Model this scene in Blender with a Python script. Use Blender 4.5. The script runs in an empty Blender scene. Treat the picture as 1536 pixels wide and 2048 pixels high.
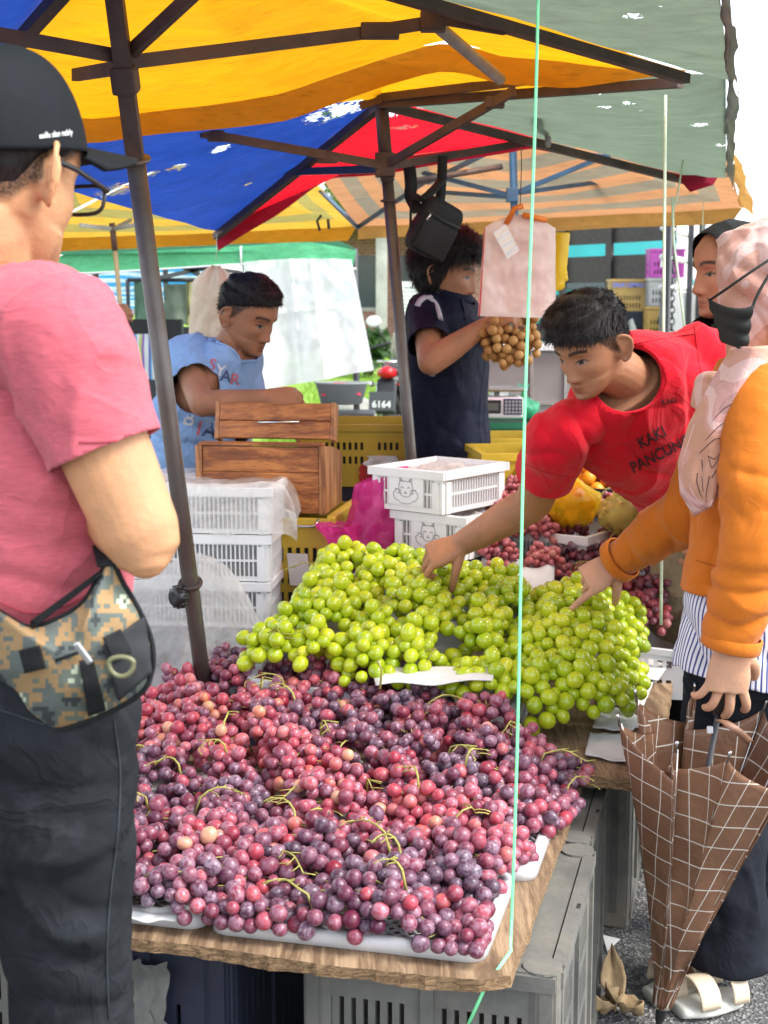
import bpy, bmesh, math, random
import numpy as np
from mathutils import Vector, Matrix, noise, Quaternion
from mathutils.kdtree import KDTree
from mathutils.bvhtree import BVHTree
R = math.radians
V = Vector
random.seed(7)
rng = np.random.default_rng(11)
scene = bpy.context.scene
col = scene.collection
H = 1.45
PITCH = R(8.5)
FPX = 2840.0
cp, sp = math.cos(PITCH), math.sin(PITCH)
cam_d = bpy.data.cameras.new('camera')
cam_d.sensor_fit = 'VERTICAL'
cam_d.sensor_height = 36.0
cam_d.lens = 36.0 * FPX / 2048.0
cam_d.clip_start = 0.05
cam_d.clip_end = 2000
cam = bpy.data.objects.new('camera', cam_d)
col.objects.link(cam)
cam.location = (0, 0, H)
cam.rotation_euler = (math.pi / 2 - PITCH, 0, 0)
scene.camera = cam
cam_d.dof.use_dof = True
cam_d.dof.focus_distance = 2.7
cam_d.dof.aperture_fstop = 9.0
def at(px, py, Y):
 u = (px - 768.0) / FPX
 v = -(py - 1024.0) / FPX
 t = Y / (cp + v * sp)
 return V((t * u, Y, H + t * (v * cp - sp)))
def ground(px, py, z=0.0):
 u = (px - 768.0) / FPX
 v = -(py - 1024.0) / FPX
 t = (z - H) / (v * cp - sp)
 return V((t * u, t * (cp + v * sp), z))
def ppm(Y, z=1.0):
 return FPX / (Y * cp - (z - H) * sp)
def tag(o, label=None, cat=None, group=None, kind=None):
 if label: o['label'] = label
 if cat: o['category'] = cat
 if group: o['group'] = group
 if kind: o['kind'] = kind
 return o
def world_of(p):
 m = p.matrix_basis.copy()
 if p.parent is not None:
  m = world_of(p.parent) @ p.matrix_parent_inverse @ m
 return m
def thing(name, label, cat, loc=(0, 0, 0), rz=0.0, group=None):
 o = bpy.data.objects.new(name, None)
 o.empty_display_size = 0.1
 col.objects.link(o)
 o.location = loc
 o.rotation_euler = (0, 0, rz)
 return tag(o, label, cat, group)
def copy_tree(o, parent=None):
 c = o.copy()
 col.objects.link(c)
 if parent is not None:
  c.parent = parent
 for ch in list(o.children):
  copy_tree(ch, c)
 return c
def frames(pts):
 n = len(pts)
 T = []
 for i in range(n):
  a = pts[max(0, i - 1)]
  b = pts[min(n - 1, i + 1)]
  d = (b - a)
  T.append(d.normalized() if d.length > 1e-9 else V((0, 0, 1)))
 up = V((0, 0, 1)) if abs(T[0].z) < 0.9 else V((0, 1, 0))
 x = T[0].cross(up).normalized()
 X = [x]
 for i in range(1, n):
  q = T[i - 1].rotation_difference(T[i])
  x = (q @ X[-1])
  x = (x - T[i] * x.dot(T[i])).normalized()
  X.append(x)
 return T, X
def catmull(pts, k=4):
 P = [np.array(p, float) for p in pts]
 if len(P) < 3:
  out = []
  for i in range(len(P) - 1):
   for s in range(k):
    out.append(P[i] + (P[i + 1] - P[i]) * s / k)
  out.append(P[-1])
  return out
 out = []
 for i in range(len(P) - 1):
  p0 = P[i - 1] if i > 0 else 2 * P[0] - P[1]
  p1, p2 = P[i], P[i + 1]
  p3 = P[i + 2] if i + 2 < len(P) else 2 * P[-1] - P[-2]
  for s in range(k):
   t = s / k
   out.append(0.5 * ((2 * p1) + (-p0 + p2) * t + (2 * p0 - 5 * p1 + 4 * p2 - p3) * t * t
        + (-p0 + 3 * p1 - 3 * p2 + p3) * t ** 3))
 out.append(P[-1])
 return out
class MB:
 def __init__(self):
  self.v = []
  self.f = []
  self.mi = []
  self.uv = None
 def add(self, vs, fs, m=0, uv=None):
  b = len(self.v)
  self.v.extend([tuple(p) for p in vs])
  if uv is not None:
   self.uv = self.uv or {}
   for k, q in enumerate(uv):
    self.uv[b + k] = q
  for f in fs:
   self.f.append(tuple(i + b for i in f))
   self.mi.append(m)
  return self
 def box(self, c, s, rot=None, m=0, rz=None):
  M = rot if rot is not None else (Matrix.Rotation(rz, 3, 'Z') if rz else Matrix.Identity(3))
  c = V(c)
  vs = [c + M @ V((sx * s[0] / 2, sy * s[1] / 2, sz * s[2] / 2)) for sx in (-1, 1) for sy in (-1, 1) for sz in (-1, 1)]
  return self.add(vs, [(0, 1, 3, 2), (4, 6, 7, 5), (0, 4, 5, 1), (2, 3, 7, 6), (0, 2, 6, 4), (1, 5, 7, 3)], m)
 def cbox(self, c, s, ch=0.005, rot=None, m=0, rz=None):
  M = rot if rot is not None else (Matrix.Rotation(rz, 3, 'Z') if rz else Matrix.Identity(3))
  bm = bmesh.new()
  bmesh.ops.create_cube(bm, size=1.0)
  bmesh.ops.scale(bm, vec=s, verts=bm.verts)
  bmesh.ops.bevel(bm, geom=bm.edges[:], offset=min(ch, min(s) * 0.45), segments=2, affect='EDGES', profile=0.6)
  bm.verts.ensure_lookup_table()
  vs = [V(c) + M @ v.co for v in bm.verts]
  fs = [tuple(v.index for v in f.verts) for f in bm.faces]
  bm.free()
  return self.add(vs, fs, m)
 def tube(self, pts, r, n=8, m=0, caps=True, flat=None, sq=False):
  pts = [V(p) for p in pts]
  T, X = frames(pts)
  rs = r if isinstance(r, (list, tuple, np.ndarray)) else [r] * len(pts)
  vs, fs = [], []
  off = math.pi / 4 if sq else 0
  for p, t, x, rr in zip(pts, T, X, rs):
   y = t.cross(x)
   for k in range(n):
    a = 2 * math.pi * k / n + off
    vs.append(p + x * (rr * math.cos(a)) + y * (rr * (flat or 1.0) * math.sin(a)))
  for i in range(len(pts) - 1):
   for k in range(n):
    k2 = (k + 1) % n
    fs.append((i * n + k, i * n + k2, (i + 1) * n + k2, (i + 1) * n + k))
  if caps:
   fs.append(tuple(range(n - 1, -1, -1)))
   b = (len(pts) - 1) * n
   fs.append(tuple(b + k for k in range(n)))
  return self.add(vs, fs, m)
 def bar(self, a, b, w, h=None, m=0, up=(0, 0, 1)):
  a, b = V(a), V(b)
  h = h or w
  t = (b - a).normalized()
  u = V(up)
  if abs(t.dot(u)) > 0.98:
   u = V((0, 1, 0))
  x = t.cross(u).normalized()
  y = x.cross(t)
  vs = []
  for p in (a, b):
   for sx, sy in ((-1, -1), (1, -1), (1, 1), (-1, 1)):
    vs.append(p + x * (sx * w / 2) + y * (sy * h / 2))
  return self.add(vs, [(3, 2, 1, 0), (4, 5, 6, 7), (0, 1, 5, 4), (1, 2, 6, 5), (2, 3, 7, 6), (3, 0, 4, 7)], m)
 def lathe(self, prof, n=24, M=None, m=0, caps=True):
  M = M or Matrix.Identity(4)
  vs, fs = [], []
  for r, z in prof:
   for k in range(n):
    a = 2 * math.pi * k / n
    vs.append(M @ V((r * math.cos(a), r * math.sin(a), z)))
  for i in range(len(prof) - 1):
   for k in range(n):
    k2 = (k + 1) % n
    fs.append((i * n + k, i * n + k2, (i + 1) * n + k2, (i + 1) * n + k))
  if caps:
   fs.append(tuple(range(n - 1, -1, -1)))
   b = (len(prof) - 1) * n
   fs.append(tuple(b + k for k in range(n)))
  return self.add(vs, fs, m)
 def grid(self, fn, nu, nv, m=0, uv=None, closed=False):
  vs = [fn(i / nu, j / nv) for j in range(nv + 1) for i in range(nu + 1)]
  fs = [(j * (nu + 1) + i, j * (nu + 1) + i + 1, (j + 1) * (nu + 1) + i + 1, (j + 1) * (nu + 1) + i)
    for j in range(nv) for i in range(nu)]
  return self.add(vs, fs, m, [(i / nu, j / nv) for j in range(nv + 1) for i in range(nu + 1)])
 def panel(self, xs, zs, solid, th, M, m=0):
  nx, nz = len(xs) - 1, len(zs) - 1
  S = [[bool(solid(i, j)) for j in range(nz)] for i in range(nx)]
  idx = {}
  vs, fs = [], []
  def vid(i, j, s):
   k = (i, j, s)
   if k not in idx:
    idx[k] = len(vs)
    vs.append(M @ V((xs[i], th / 2 if s else -th / 2, zs[j])))
   return idx[k]
  for i in range(nx):
   for j in range(nz):
    if not S[i][j]:
     continue
    fs.append((vid(i, j, 0), vid(i + 1, j, 0), vid(i + 1, j + 1, 0), vid(i, j + 1, 0)))
    fs.append((vid(i, j, 1), vid(i, j + 1, 1), vid(i + 1, j + 1, 1), vid(i + 1, j, 1)))
    for di, dj, a, b in ((-1, 0, (i, j), (i, j + 1)), (1, 0, (i + 1, j + 1), (i + 1, j)),
          (0, -1, (i + 1, j), (i, j)), (0, 1, (i, j + 1), (i + 1, j + 1))):
     ii, jj = i + di, j + dj
     if 0 <= ii < nx and 0 <= jj < nz and S[ii][jj]:
      continue
     fs.append((vid(*a, 0), vid(*b, 0), vid(*b, 1), vid(*a, 1))[::-1])
  return self.add(vs, fs, m)
 def build(self, name, mats, parent=None, smooth=False, loc=None, local=False):
  me = bpy.data.meshes.new(name)
  me.from_pydata(self.v, [], self.f)
  if not isinstance(mats, (list, tuple)):
   mats = [mats]
  for mt in mats:
   me.materials.append(mt)
  if any(self.mi):
   me.polygons.foreach_set('material_index', self.mi)
  if smooth:
   me.polygons.foreach_set('use_smooth', [True] * len(me.polygons))
  me.update()
  if self.uv:
   ul = me.uv_layers.new(name='UVMap')
   li = np.empty(len(me.loops), np.int32)
   me.loops.foreach_get('vertex_index', li)
   tab = np.zeros((len(self.v), 2), np.float32)
   for k, q in self.uv.items():
    tab[k] = q
   ul.data.foreach_set('uv', tab[li].ravel())
  o = bpy.data.objects.new(name, me)
  col.objects.link(o)
  if parent is not None:
   o.parent = parent
   if not local:
    o.matrix_parent_inverse = world_of(parent).inverted()
  return o
def smooth_by_angle(o, ang=40):
 bm = bmesh.new()
 bm.from_mesh(o.data)
 for f in bm.faces: f.smooth = True
 for e in bm.edges:
  if len(e.link_faces) == 2 and e.calc_face_angle(0) > R(ang):
   e.smooth = False
 bm.to_mesh(o.data)
 bm.free()
 return o
def evaluated(o):
 dg = bpy.context.evaluated_depsgraph_get()
 dg.update()
 me = bpy.data.meshes.new_from_object(o.evaluated_get(dg))
 old = o.data
 o.modifiers.clear()
 o.data = me
 me.name = o.name
 bpy.data.meshes.remove(old)
 return o
def text_geo(s, size=1.0, extrude=0.0, bold=0.0):
 cu = bpy.data.curves.new('lettering', 'FONT')
 cu.body = s
 cu.size = size
 cu.align_x = 'CENTER'
 cu.align_y = 'CENTER'
 cu.extrude = extrude
 cu.offset = bold
 cu.resolution_u = 3
 o = bpy.data.objects.new('lettering', cu)
 col.objects.link(o)
 dg = bpy.context.evaluated_depsgraph_get()
 dg.update()
 me = bpy.data.meshes.new_from_object(o.evaluated_get(dg))
 bm = bmesh.new()
 bm.from_mesh(me)
 bmesh.ops.triangulate(bm, faces=bm.faces[:])
 bmesh.ops.subdivide_edges(bm, edges=[e for e in bm.edges if e.calc_length() > size * 0.25], cuts=1)
 bm.verts.ensure_lookup_table()
 vs = [v.co.copy() for v in bm.verts]
 fs = [tuple(v.index for v in f.verts) for f in bm.faces]
 bm.free()
 bpy.data.objects.remove(o)
 bpy.data.curves.remove(cu)
 bpy.data.meshes.remove(me)
 return vs, fs
def new_mat(name):
 m = bpy.data.materials.new(name)
 m.use_nodes = True
 nt = m.node_tree
 b = nt.nodes['Principled BSDF']
 return m, nt, b
def N(nt, t, **kw):
 n = nt.nodes.new(t)
 for k, v in kw.items():
  if k in n.inputs.keys():
   n.inputs[k].default_value = v
  else:
   setattr(n, k, v)
 return n
def L(nt, a, b):
 nt.links.new(a, b)
def c4(c):
 return (c[0], c[1], c[2], 1.0)
def coords(nt, scale=(1, 1, 1), kind='Object', rot=(0, 0, 0)):
 tc = nt.nodes.new('ShaderNodeTexCoord')
 mp = nt.nodes.new('ShaderNodeMapping')
 mp.inputs['Scale'].default_value = scale
 mp.inputs['Rotation'].default_value = rot
 L(nt, tc.outputs[kind], mp.inputs['Vector'])
 return mp.outputs['Vector']
def tex_noise(nt, vec, scale, detail=4, rough=0.6, dist=0.0):
 n = nt.nodes.new('ShaderNodeTexNoise')
 n.inputs['Scale'].default_value = scale
 n.inputs['Detail'].default_value = detail
 n.inputs['Roughness'].default_value = rough
 n.inputs['Distortion'].default_value = dist
 if vec is not None: L(nt, vec, n.inputs['Vector'])
 return n.outputs['Fac']
def ramp(nt, fac, stops, interp='LINEAR'):
 r = nt.nodes.new('ShaderNodeValToRGB')
 r.color_ramp.interpolation = interp
 e = r.color_ramp.elements
 while len(e) < len(stops): e.new(0.5)
 for el, (p, c) in zip(e, stops):
  el.position = p
  el.color = c4(c) if len(c) == 3 else c
 L(nt, fac, r.inputs['Fac'])
 return r.outputs['Color']
def mixc(nt, fac, a, b, mode='MIX'):
 n = nt.nodes.new('ShaderNodeMix')
 n.data_type = 'RGBA'
 n.blend_type = mode
 for val, sock in ((fac, n.inputs[0]), (a, n.inputs[6]), (b, n.inputs[7])):
  if hasattr(val, 'is_output') or isinstance(val, bpy.types.NodeSocket):
   L(nt, val, sock)
  elif isinstance(val, (tuple, list)):
   sock.default_value = c4(val)
  else:
   sock.default_value = val
 return n.outputs[2]
def mth(nt, op, a, b=None, c=None, clamp=False):
 n = nt.nodes.new('ShaderNodeMath')
 n.operation = op
 n.use_clamp = clamp
 for i, x in enumerate((a, b, c)):
  if x is None: continue
  if isinstance(x, bpy.types.NodeSocket): L(nt, x, n.inputs[i])
  else: n.inputs[i].default_value = x
 return n.outputs[0]
def bump(nt, b, h, strength=0.3, dist=0.002):
 n = nt.nodes.new('ShaderNodeBump')
 n.inputs['Strength'].default_value = strength
 n.inputs['Distance'].default_value = dist
 L(nt, h, n.inputs['Height'])
 L(nt, n.outputs['Normal'], b.inputs['Normal'])
 return n
def scl(c, k):
 return tuple(min(1.0, x * k) for x in c)
def M_plain(name, c, rough=0.5, var=0.18, scale=6.0, bmp=0.15, bscale=60, metal=0.0, dirt=None, dirt_amt=0.5, spec=0.5, stretch=(1, 1, 1), trans=0.0):
 m, nt, b = new_mat(name)
 vec = coords(nt, stretch)
 n1 = tex_noise(nt, vec, scale, 5, 0.65)
 colr = ramp(nt, n1, [(0.3, scl(c, 1 - var)), (0.7, scl(c, 1 + var))])
 if dirt is not None:
  n2 = tex_noise(nt, vec, scale * 0.45, 6, 0.7, 0.6)
  f = ramp(nt, n2, [(0.45, (0, 0, 0)), (0.72, (dirt_amt,) * 3)])
  colr = mixc(nt, f, colr, dirt)
 L(nt, colr, b.inputs['Base Color'])
 b.inputs['Roughness'].default_value = rough
 b.inputs['Metallic'].default_value = metal
 b.inputs['Specular IOR Level'].default_value = spec
 if bmp:
  bump(nt, b, tex_noise(nt, vec, bscale, 4), bmp, 0.003)
 if trans:
  add_translucent(m, nt, b, colr, trans)
 return m
def add_translucent(m, nt, b, colr, amt):
 t = nt.nodes.new('ShaderNodeBsdfTranslucent')
 if isinstance(colr, bpy.types.NodeSocket): L(nt, colr, t.inputs['Color'])
 else: t.inputs['Color'].default_value = c4(colr)
 mx = nt.nodes.new('ShaderNodeMixShader')
 mx.inputs[0].default_value = amt
 L(nt, b.outputs[0], mx.inputs[1])
 L(nt, t.outputs[0], mx.inputs[2])
 L(nt, mx.outputs[0], nt.nodes['Material Output'].inputs['Surface'])
 return mx
def M_fabric(name, c, rough=0.9, var=0.12, weave=900, scale=9, fold=0.5, heather=0.0, stretch=(1, 1, 1), fade=None):
 m, nt, b = new_mat(name)
 vec = coords(nt, stretch)
 n1 = tex_noise(nt, vec, scale, 5, 0.6)
 colr = ramp(nt, n1, [(0.25, scl(c, 1 - var)), (0.75, scl(c, 1 + var))])
 if heather:
  v2 = coords(nt, (40, 40, 260))
  n3 = tex_noise(nt, v2, 1.6, 4, 0.75)
  colr = mixc(nt, ramp(nt, n3, [(0.35, (0, 0, 0)), (0.75, (heather,) * 3)]), colr, scl(c, 1.8))
 if fade is not None:
  n4 = tex_noise(nt, vec, 5.0, 6, 0.7, 0.8)
  colr = mixc(nt, ramp(nt, n4, [(0.5, (0, 0, 0)), (0.75, (0.6,) * 3)]), colr, fade)
 L(nt, colr, b.inputs['Base Color'])
 b.inputs['Roughness'].default_value = rough
 b.inputs['Specular IOR Level'].default_value = 0.25 if max(c) > .1 else 0.15
 b.inputs['Sheen Weight'].default_value = 0.12 if max(c) > .1 else 0.0
 rg = mth(nt, 'ABSOLUTE', mth(nt, 'SUBTRACT', tex_noise(nt, vec, 7, 3, 0.5, 1.4), 0.5))
 h = mth(nt, 'ADD', mth(nt, 'MULTIPLY', tex_noise(nt, vec, weave, 2), 0.12), mth(nt, 'ADD', mth(nt, 'MULTIPLY', tex_noise(nt, vec, 22, 4, 0.55, 1.2), fold * .5), mth(nt, 'MULTIPLY', mth(nt, 'POWER', mth(nt, 'MINIMUM', mth(nt, 'MULTIPLY', rg, 7.0), 1.0), 0.6), -1.1 * fold)))
 bump(nt, b, h, 0.6, 0.006)
 return m
def M_film(name, c, alpha=0.35, rough=0.25, trans=0.4, crumple=30, amt=0.6):
 m, nt, b = new_mat(name)
 b.inputs['Base Color'].default_value = c4(c)
 b.inputs['Roughness'].default_value = rough
 b.inputs['Specular IOR Level'].default_value = 0.7
 vec = coords(nt)
 nz = tex_noise(nt, vec, crumple, 5, 0.6, 0.5)
 bump(nt, b, nz, amt, 0.01)
 t = nt.nodes.new('ShaderNodeBsdfTranslucent')
 t.inputs['Color'].default_value = c4(c)
 tr = nt.nodes.new('ShaderNodeBsdfTransparent')
 tr.inputs['Color'].default_value = c4([0.5 + 0.5 * x for x in c])
 m1 = nt.nodes.new('ShaderNodeMixShader')
 m1.inputs[0].default_value = trans
 L(nt, b.outputs[0], m1.inputs[1]); L(nt, t.outputs[0], m1.inputs[2])
 m2 = nt.nodes.new('ShaderNodeMixShader')
 f = ramp(nt, nz, [(0.35, (1 - alpha + 0.12,) * 3), (0.65, (max(0, 1 - alpha - 0.15),) * 3)])
 L(nt, f, m2.inputs[0])
 L(nt, m1.outputs[0], m2.inputs[1]); L(nt, tr.outputs[0], m2.inputs[2])
 L(nt, m2.outputs[0], nt.nodes['Material Output'].inputs['Surface'])
 return m
def M_wood(name, dark, light, scale=3.0, axis=0, rough=0.6, knots=True):
 m, nt, b = new_mat(name)
 s = [9.0, 9.0, 9.0]
 s[axis] = 0.9
 vec = coords(nt, tuple(s))
 n1 = tex_noise(nt, vec, scale, 6, 0.65, 1.6)
 n2 = tex_noise(nt, vec, scale * 7, 4, 0.7, 0.3)
 f = mth(nt, 'ADD', mth(nt, 'MULTIPLY', n1, 0.7), mth(nt, 'MULTIPLY', n2, 0.3))
 colr = ramp(nt, f, [(0.32, scl(dark, 0.6)), (0.45, dark), (0.58, light), (0.72, scl(light, 1.2))])
 v3 = coords(nt, (1, 1, 1))
 n3 = tex_noise(nt, v3, 2.2, 5, 0.7, 0.5)
 colr = mixc(nt, ramp(nt, n3, [(0.5, (0, 0, 0)), (0.75, (0.55,) * 3)]), colr, scl(dark, 0.5))
 L(nt, colr, b.inputs['Base Color'])
 b.inputs['Roughness'].default_value = rough
 bump(nt, b, f, 0.35, 0.003)
 return m
SUN_EL, SUN_AZ = R(52), R(112)      # azimuth measured from +Y towards +X
world = bpy.data.worlds.new('World')
scene.world = world
world.use_nodes = True
wn = world.node_tree
bg = wn.nodes['Background']
sky = wn.nodes.new('ShaderNodeTexSky')
sky.sky_type = 'NISHITA'
sky.sun_disc = False
sky.sun_elevation = SUN_EL
sky.sun_rotation = SUN_AZ
sky.air_density = 1.0
sky.dust_density = 1.2
sky.ozone_density = 1.0
hs = wn.nodes.new('ShaderNodeHueSaturation')
hs.inputs['Saturation'].default_value = 0.35
wn.links.new(sky.outputs[0], hs.inputs['Color'])
wn.links.new(hs.outputs[0], bg.inputs['Color'])
bg.inputs['Strength'].default_value = 0.15
sd = bpy.data.lights.new('sun', 'SUN')
sd.energy = 1.25
sd.angle = R(24)
sd.color = (1.0, 0.96, 0.9)
so = bpy.data.objects.new('sun', sd)
col.objects.link(so)
sdir = V((math.sin(SUN_AZ) * math.cos(SUN_EL), math.cos(SUN_AZ) * math.cos(SUN_EL), math.sin(SUN_EL)))
so.rotation_euler = sdir.to_track_quat('Z', 'Y').to_euler()
scene.view_settings.view_transform = 'Standard'
scene.view_settings.look = 'None'
scene.view_settings.exposure = 1.86
scene.view_settings.gamma = 1.0
scene.view_settings.use_curve_mapping = False
scene.cycles.max_bounces = 8
scene.cycles.transparent_max_bounces = 12
scene.cycles.use_denoising = True
# ================================================================== SETTING AND BACKGROUND
def M_asphalt():
 m, nt, b = new_mat('asphalt')
 vec = coords(nt)
 v = nt.nodes.new('ShaderNodeTexVoronoi')
 v.inputs['Scale'].default_value = 150
 L(nt, vec, v.inputs['Vector'])
 sp1 = ramp(nt, v.outputs['Color'], [(0.2, (0.055, 0.056, 0.058)), (0.6, (0.12, 0.12, 0.12)), (0.85, (0.3, 0.29, 0.27))])
 big = tex_noise(nt, vec, 1.4, 5, 0.6)
 colr = mixc(nt, ramp(nt, big, [(0.35, (0, 0, 0)), (0.7, (0.55,) * 3)]), sp1, (0.075, 0.075, 0.075))
 L(nt, colr, b.inputs['Base Color'])
 b.inputs['Roughness'].default_value = 0.9
 bump(nt, b, v.outputs['Distance'], 0.9, 0.006)
 return m
m_asphalt = M_asphalt()
mb = MB()
mb.grid(lambda u, v: ((u - .5) * 900, -60 + v * 900, 0), 4, 4)
tag(mb.build('ground', m_asphalt), kind='structure')
def M_lawn():
 m, nt, b = new_mat('lawn')
 vec = coords(nt)
 n1 = tex_noise(nt, vec, 0.8, 6, 0.7)
 n2 = tex_noise(nt, vec, 40, 3, 0.7)
 c = ramp(nt, n1, [(0.3, (0.16, 0.3, 0.02)), (0.55, (0.26, 0.42, 0.03)), (0.75, (0.36, 0.46, 0.06))])
 c = mixc(nt, ramp(nt, n2, [(0.3, (0.5, 0.5, 0.5)), (0.7, (0, 0, 0))]), c, (0.1, 0.2, 0.015))
 L(nt, c, b.inputs['Base Color'])
 b.inputs['Roughness'].default_value = 0.9
 bump(nt, b, n2, 0.8, 0.03)
 return m
m_lawn = M_lawn()
def lawn_z(x, y):
 return 0.02 + 0.012 * max(0, y - 12) + 0.05 * noise.noise(V((x * .3, y * .3, 0)))
mb = MB()
mb.grid(lambda u, v: (-14 + u * 18.5, 11.5 + v * 60, lawn_z(-14 + u * 18.5, 11.5 + v * 60)), 30, 60)
tag(mb.build('lawn', m_lawn, smooth=True), kind='structure')
m_blade = M_plain('grass_blade', (0.2, 0.36, 0.03), 0.6, 0.4, 2.0, 0, trans=0.4)
mb = MB()
for k in range(9000):
 y = 12 + 26 * random.random() ** 1.6
 x = -1.2 + 2.4 * random.random() * (y / 16)
 z = lawn_z(x, y) - .01
 h = random.uniform(.04, .13)
 a = random.uniform(0, 6.28)
 w = .012
 dx, dy = math.cos(a), math.sin(a)
 lx, ly = random.uniform(-.06, .06), random.uniform(-.06, .06)
 mb.add([(x - dx * w, y - dy * w, z), (x + dx * w, y + dy * w, z), (x + lx, y + ly, z + h)], [(0, 1, 2)])
tag(mb.build('grass', m_blade), 'short bright green grass on the lawn behind the stalls', 'grass', kind='stuff')
def M_brick():
 m, nt, b = new_mat('brick')
 vec = coords(nt, (1, 1, 1), rot=(R(90), 0, 0))
 t = nt.nodes.new('ShaderNodeTexBrick')
 t.inputs['Scale'].default_value = 3.4
 t.inputs['Color1'].default_value = (0.22, 0.08, 0.07, 1)
 t.inputs['Color2'].default_value = (0.3, 0.13, 0.1, 1)
 t.inputs['Mortar'].default_value = (0.35, 0.3, 0.27, 1)
 t.inputs['Mortar Size'].default_value = 0.02
 L(nt, vec, t.inputs['Vector'])
 L(nt, t.outputs['Color'], b.inputs['Base Color'])
 b.inputs['Roughness'].default_value = 0.9
 return m
m_brick = M_brick()
m_conc = M_plain('concrete', (0.4, 0.39, 0.37), 0.9, 0.25, 2, 0.3, 30, dirt=(0.15, 0.14, 0.12))
m_dark = M_plain('dark_interior', (0.02, 0.02, 0.022), 0.6, 0.2)
m_glass = M_plain('window_glass', (0.05, 0.07, 0.08), 0.12, 0.1, bmp=0)
m_white = M_plain('white_paint', (0.78, 0.78, 0.77), 0.55, 0.05, 3, 0.1, dirt=(0.5, 0.5, 0.47), dirt_amt=0.3)
m_zinc = M_plain('zinc_sheet', (0.42, 0.43, 0.43), 0.45, 0.2, 2, 0.2, 20, metal=0.3, dirt=(0.2, 0.17, 0.14))
BY = 34.0
bz = lawn_z(0, BY)
bld = thing('brick_building', 'red brick building with dark openings beyond the lawn', 'building', (0.3, BY, bz))
mb = MB()
x0, x1 = at(560, 600, BY).x, at(1010, 600, BY).x
xs = [x0, x0 + 1.2, x0 + 2.4, at(796, 600, BY).x, at(835, 600, BY).x, x1]
zs = [bz - .2, bz + .9, bz + 2.2, bz + 3.2]
mb.panel(xs, zs, lambda i, j: not (j == 1 and i in (1, 3)), .3, Matrix.Translation((0, BY, 0)))
mb.build('wall', m_brick, bld)
for i in (1, 3):
 f = MB().box(((xs[i] + xs[i + 1]) / 2, BY, zs[1] + .04), (xs[i + 1] - xs[i] - .02, .26, .08)).build('window', m_conc, bld)
 MB().box(((xs[i] + xs[i + 1]) / 2, BY + .05, (zs[1] + zs[2]) / 2), (xs[i + 1] - xs[i] - .01, .03, zs[2] - zs[1] - .01)).build('pane', m_glass, f)
mb = MB()
mb.grid(lambda u, v: (x0 - .4 + u * (x1 - x0 + .8), BY - 1.7 + v * 5, bz + 2.75 + .35 * v + .03 * math.sin(u * 160)), 160, 2)
o = mb.build('roof', m_zinc, bld)
o.modifiers.new('thick', 'SOLIDIFY').thickness = .03
for px in (763, 858):
 p = at(px, 600, BY - 1.5)
 MB().cbox((p.x, BY - 1.5, bz + 1.37), (.26, .26, 2.72), .02).build('pillar', m_conc, bld)
p = at(822, 612, 30)
sg = thing('notice_board', 'white notice board with grey lines of print on two posts', 'sign', (p.x, 30, lawn_z(p.x, 30)))
mb = MB()
MB().cbox((p.x, 30, p.z + .1), (.62, .05, .8), .01).build('board', m_white, sg)
for dx in (-.25, .25):
 zb = lawn_z(p.x, 30) - .05
 MB().tube([(p.x + dx, 30.055, zb), (p.x + dx, 30.055, p.z + .4)], .025).build('post', m_zinc, sg)
mb = MB()
for k in range(7):
 w = .46 if k not in (0, 6) else .3
 mb.box((p.x, 29.972, p.z + .38 - k * .085), (w, .006, .03 if k else .055))
mb.build('print', M_plain('grey_print', (.3, .32, .36), .7, .05, bmp=0), sg)
def M_leaf(name, c, var=.5):
 m, nt, b = new_mat(name)
 oi = nt.nodes.new('ShaderNodeTexCoord')
 n = tex_noise(nt, oi.outputs['Object'], 3.0, 3)
 cc = ramp(nt, n, [(.3, scl(c, 1 - var)), (.7, scl(c, 1 + var))])
 L(nt, cc, b.inputs['Base Color'])
 b.inputs['Roughness'].default_value = .5
 add_translucent(m, nt, b, cc, .35)
 return m
m_leaf1 = M_leaf('leaf_light', (.16, .26, .03))
m_leaf2 = M_leaf('leaf_dark', (.05, .11, .025))
m_bark = M_plain('bark', (.14, .1, .07), .9, .3, 8, .5)
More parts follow.
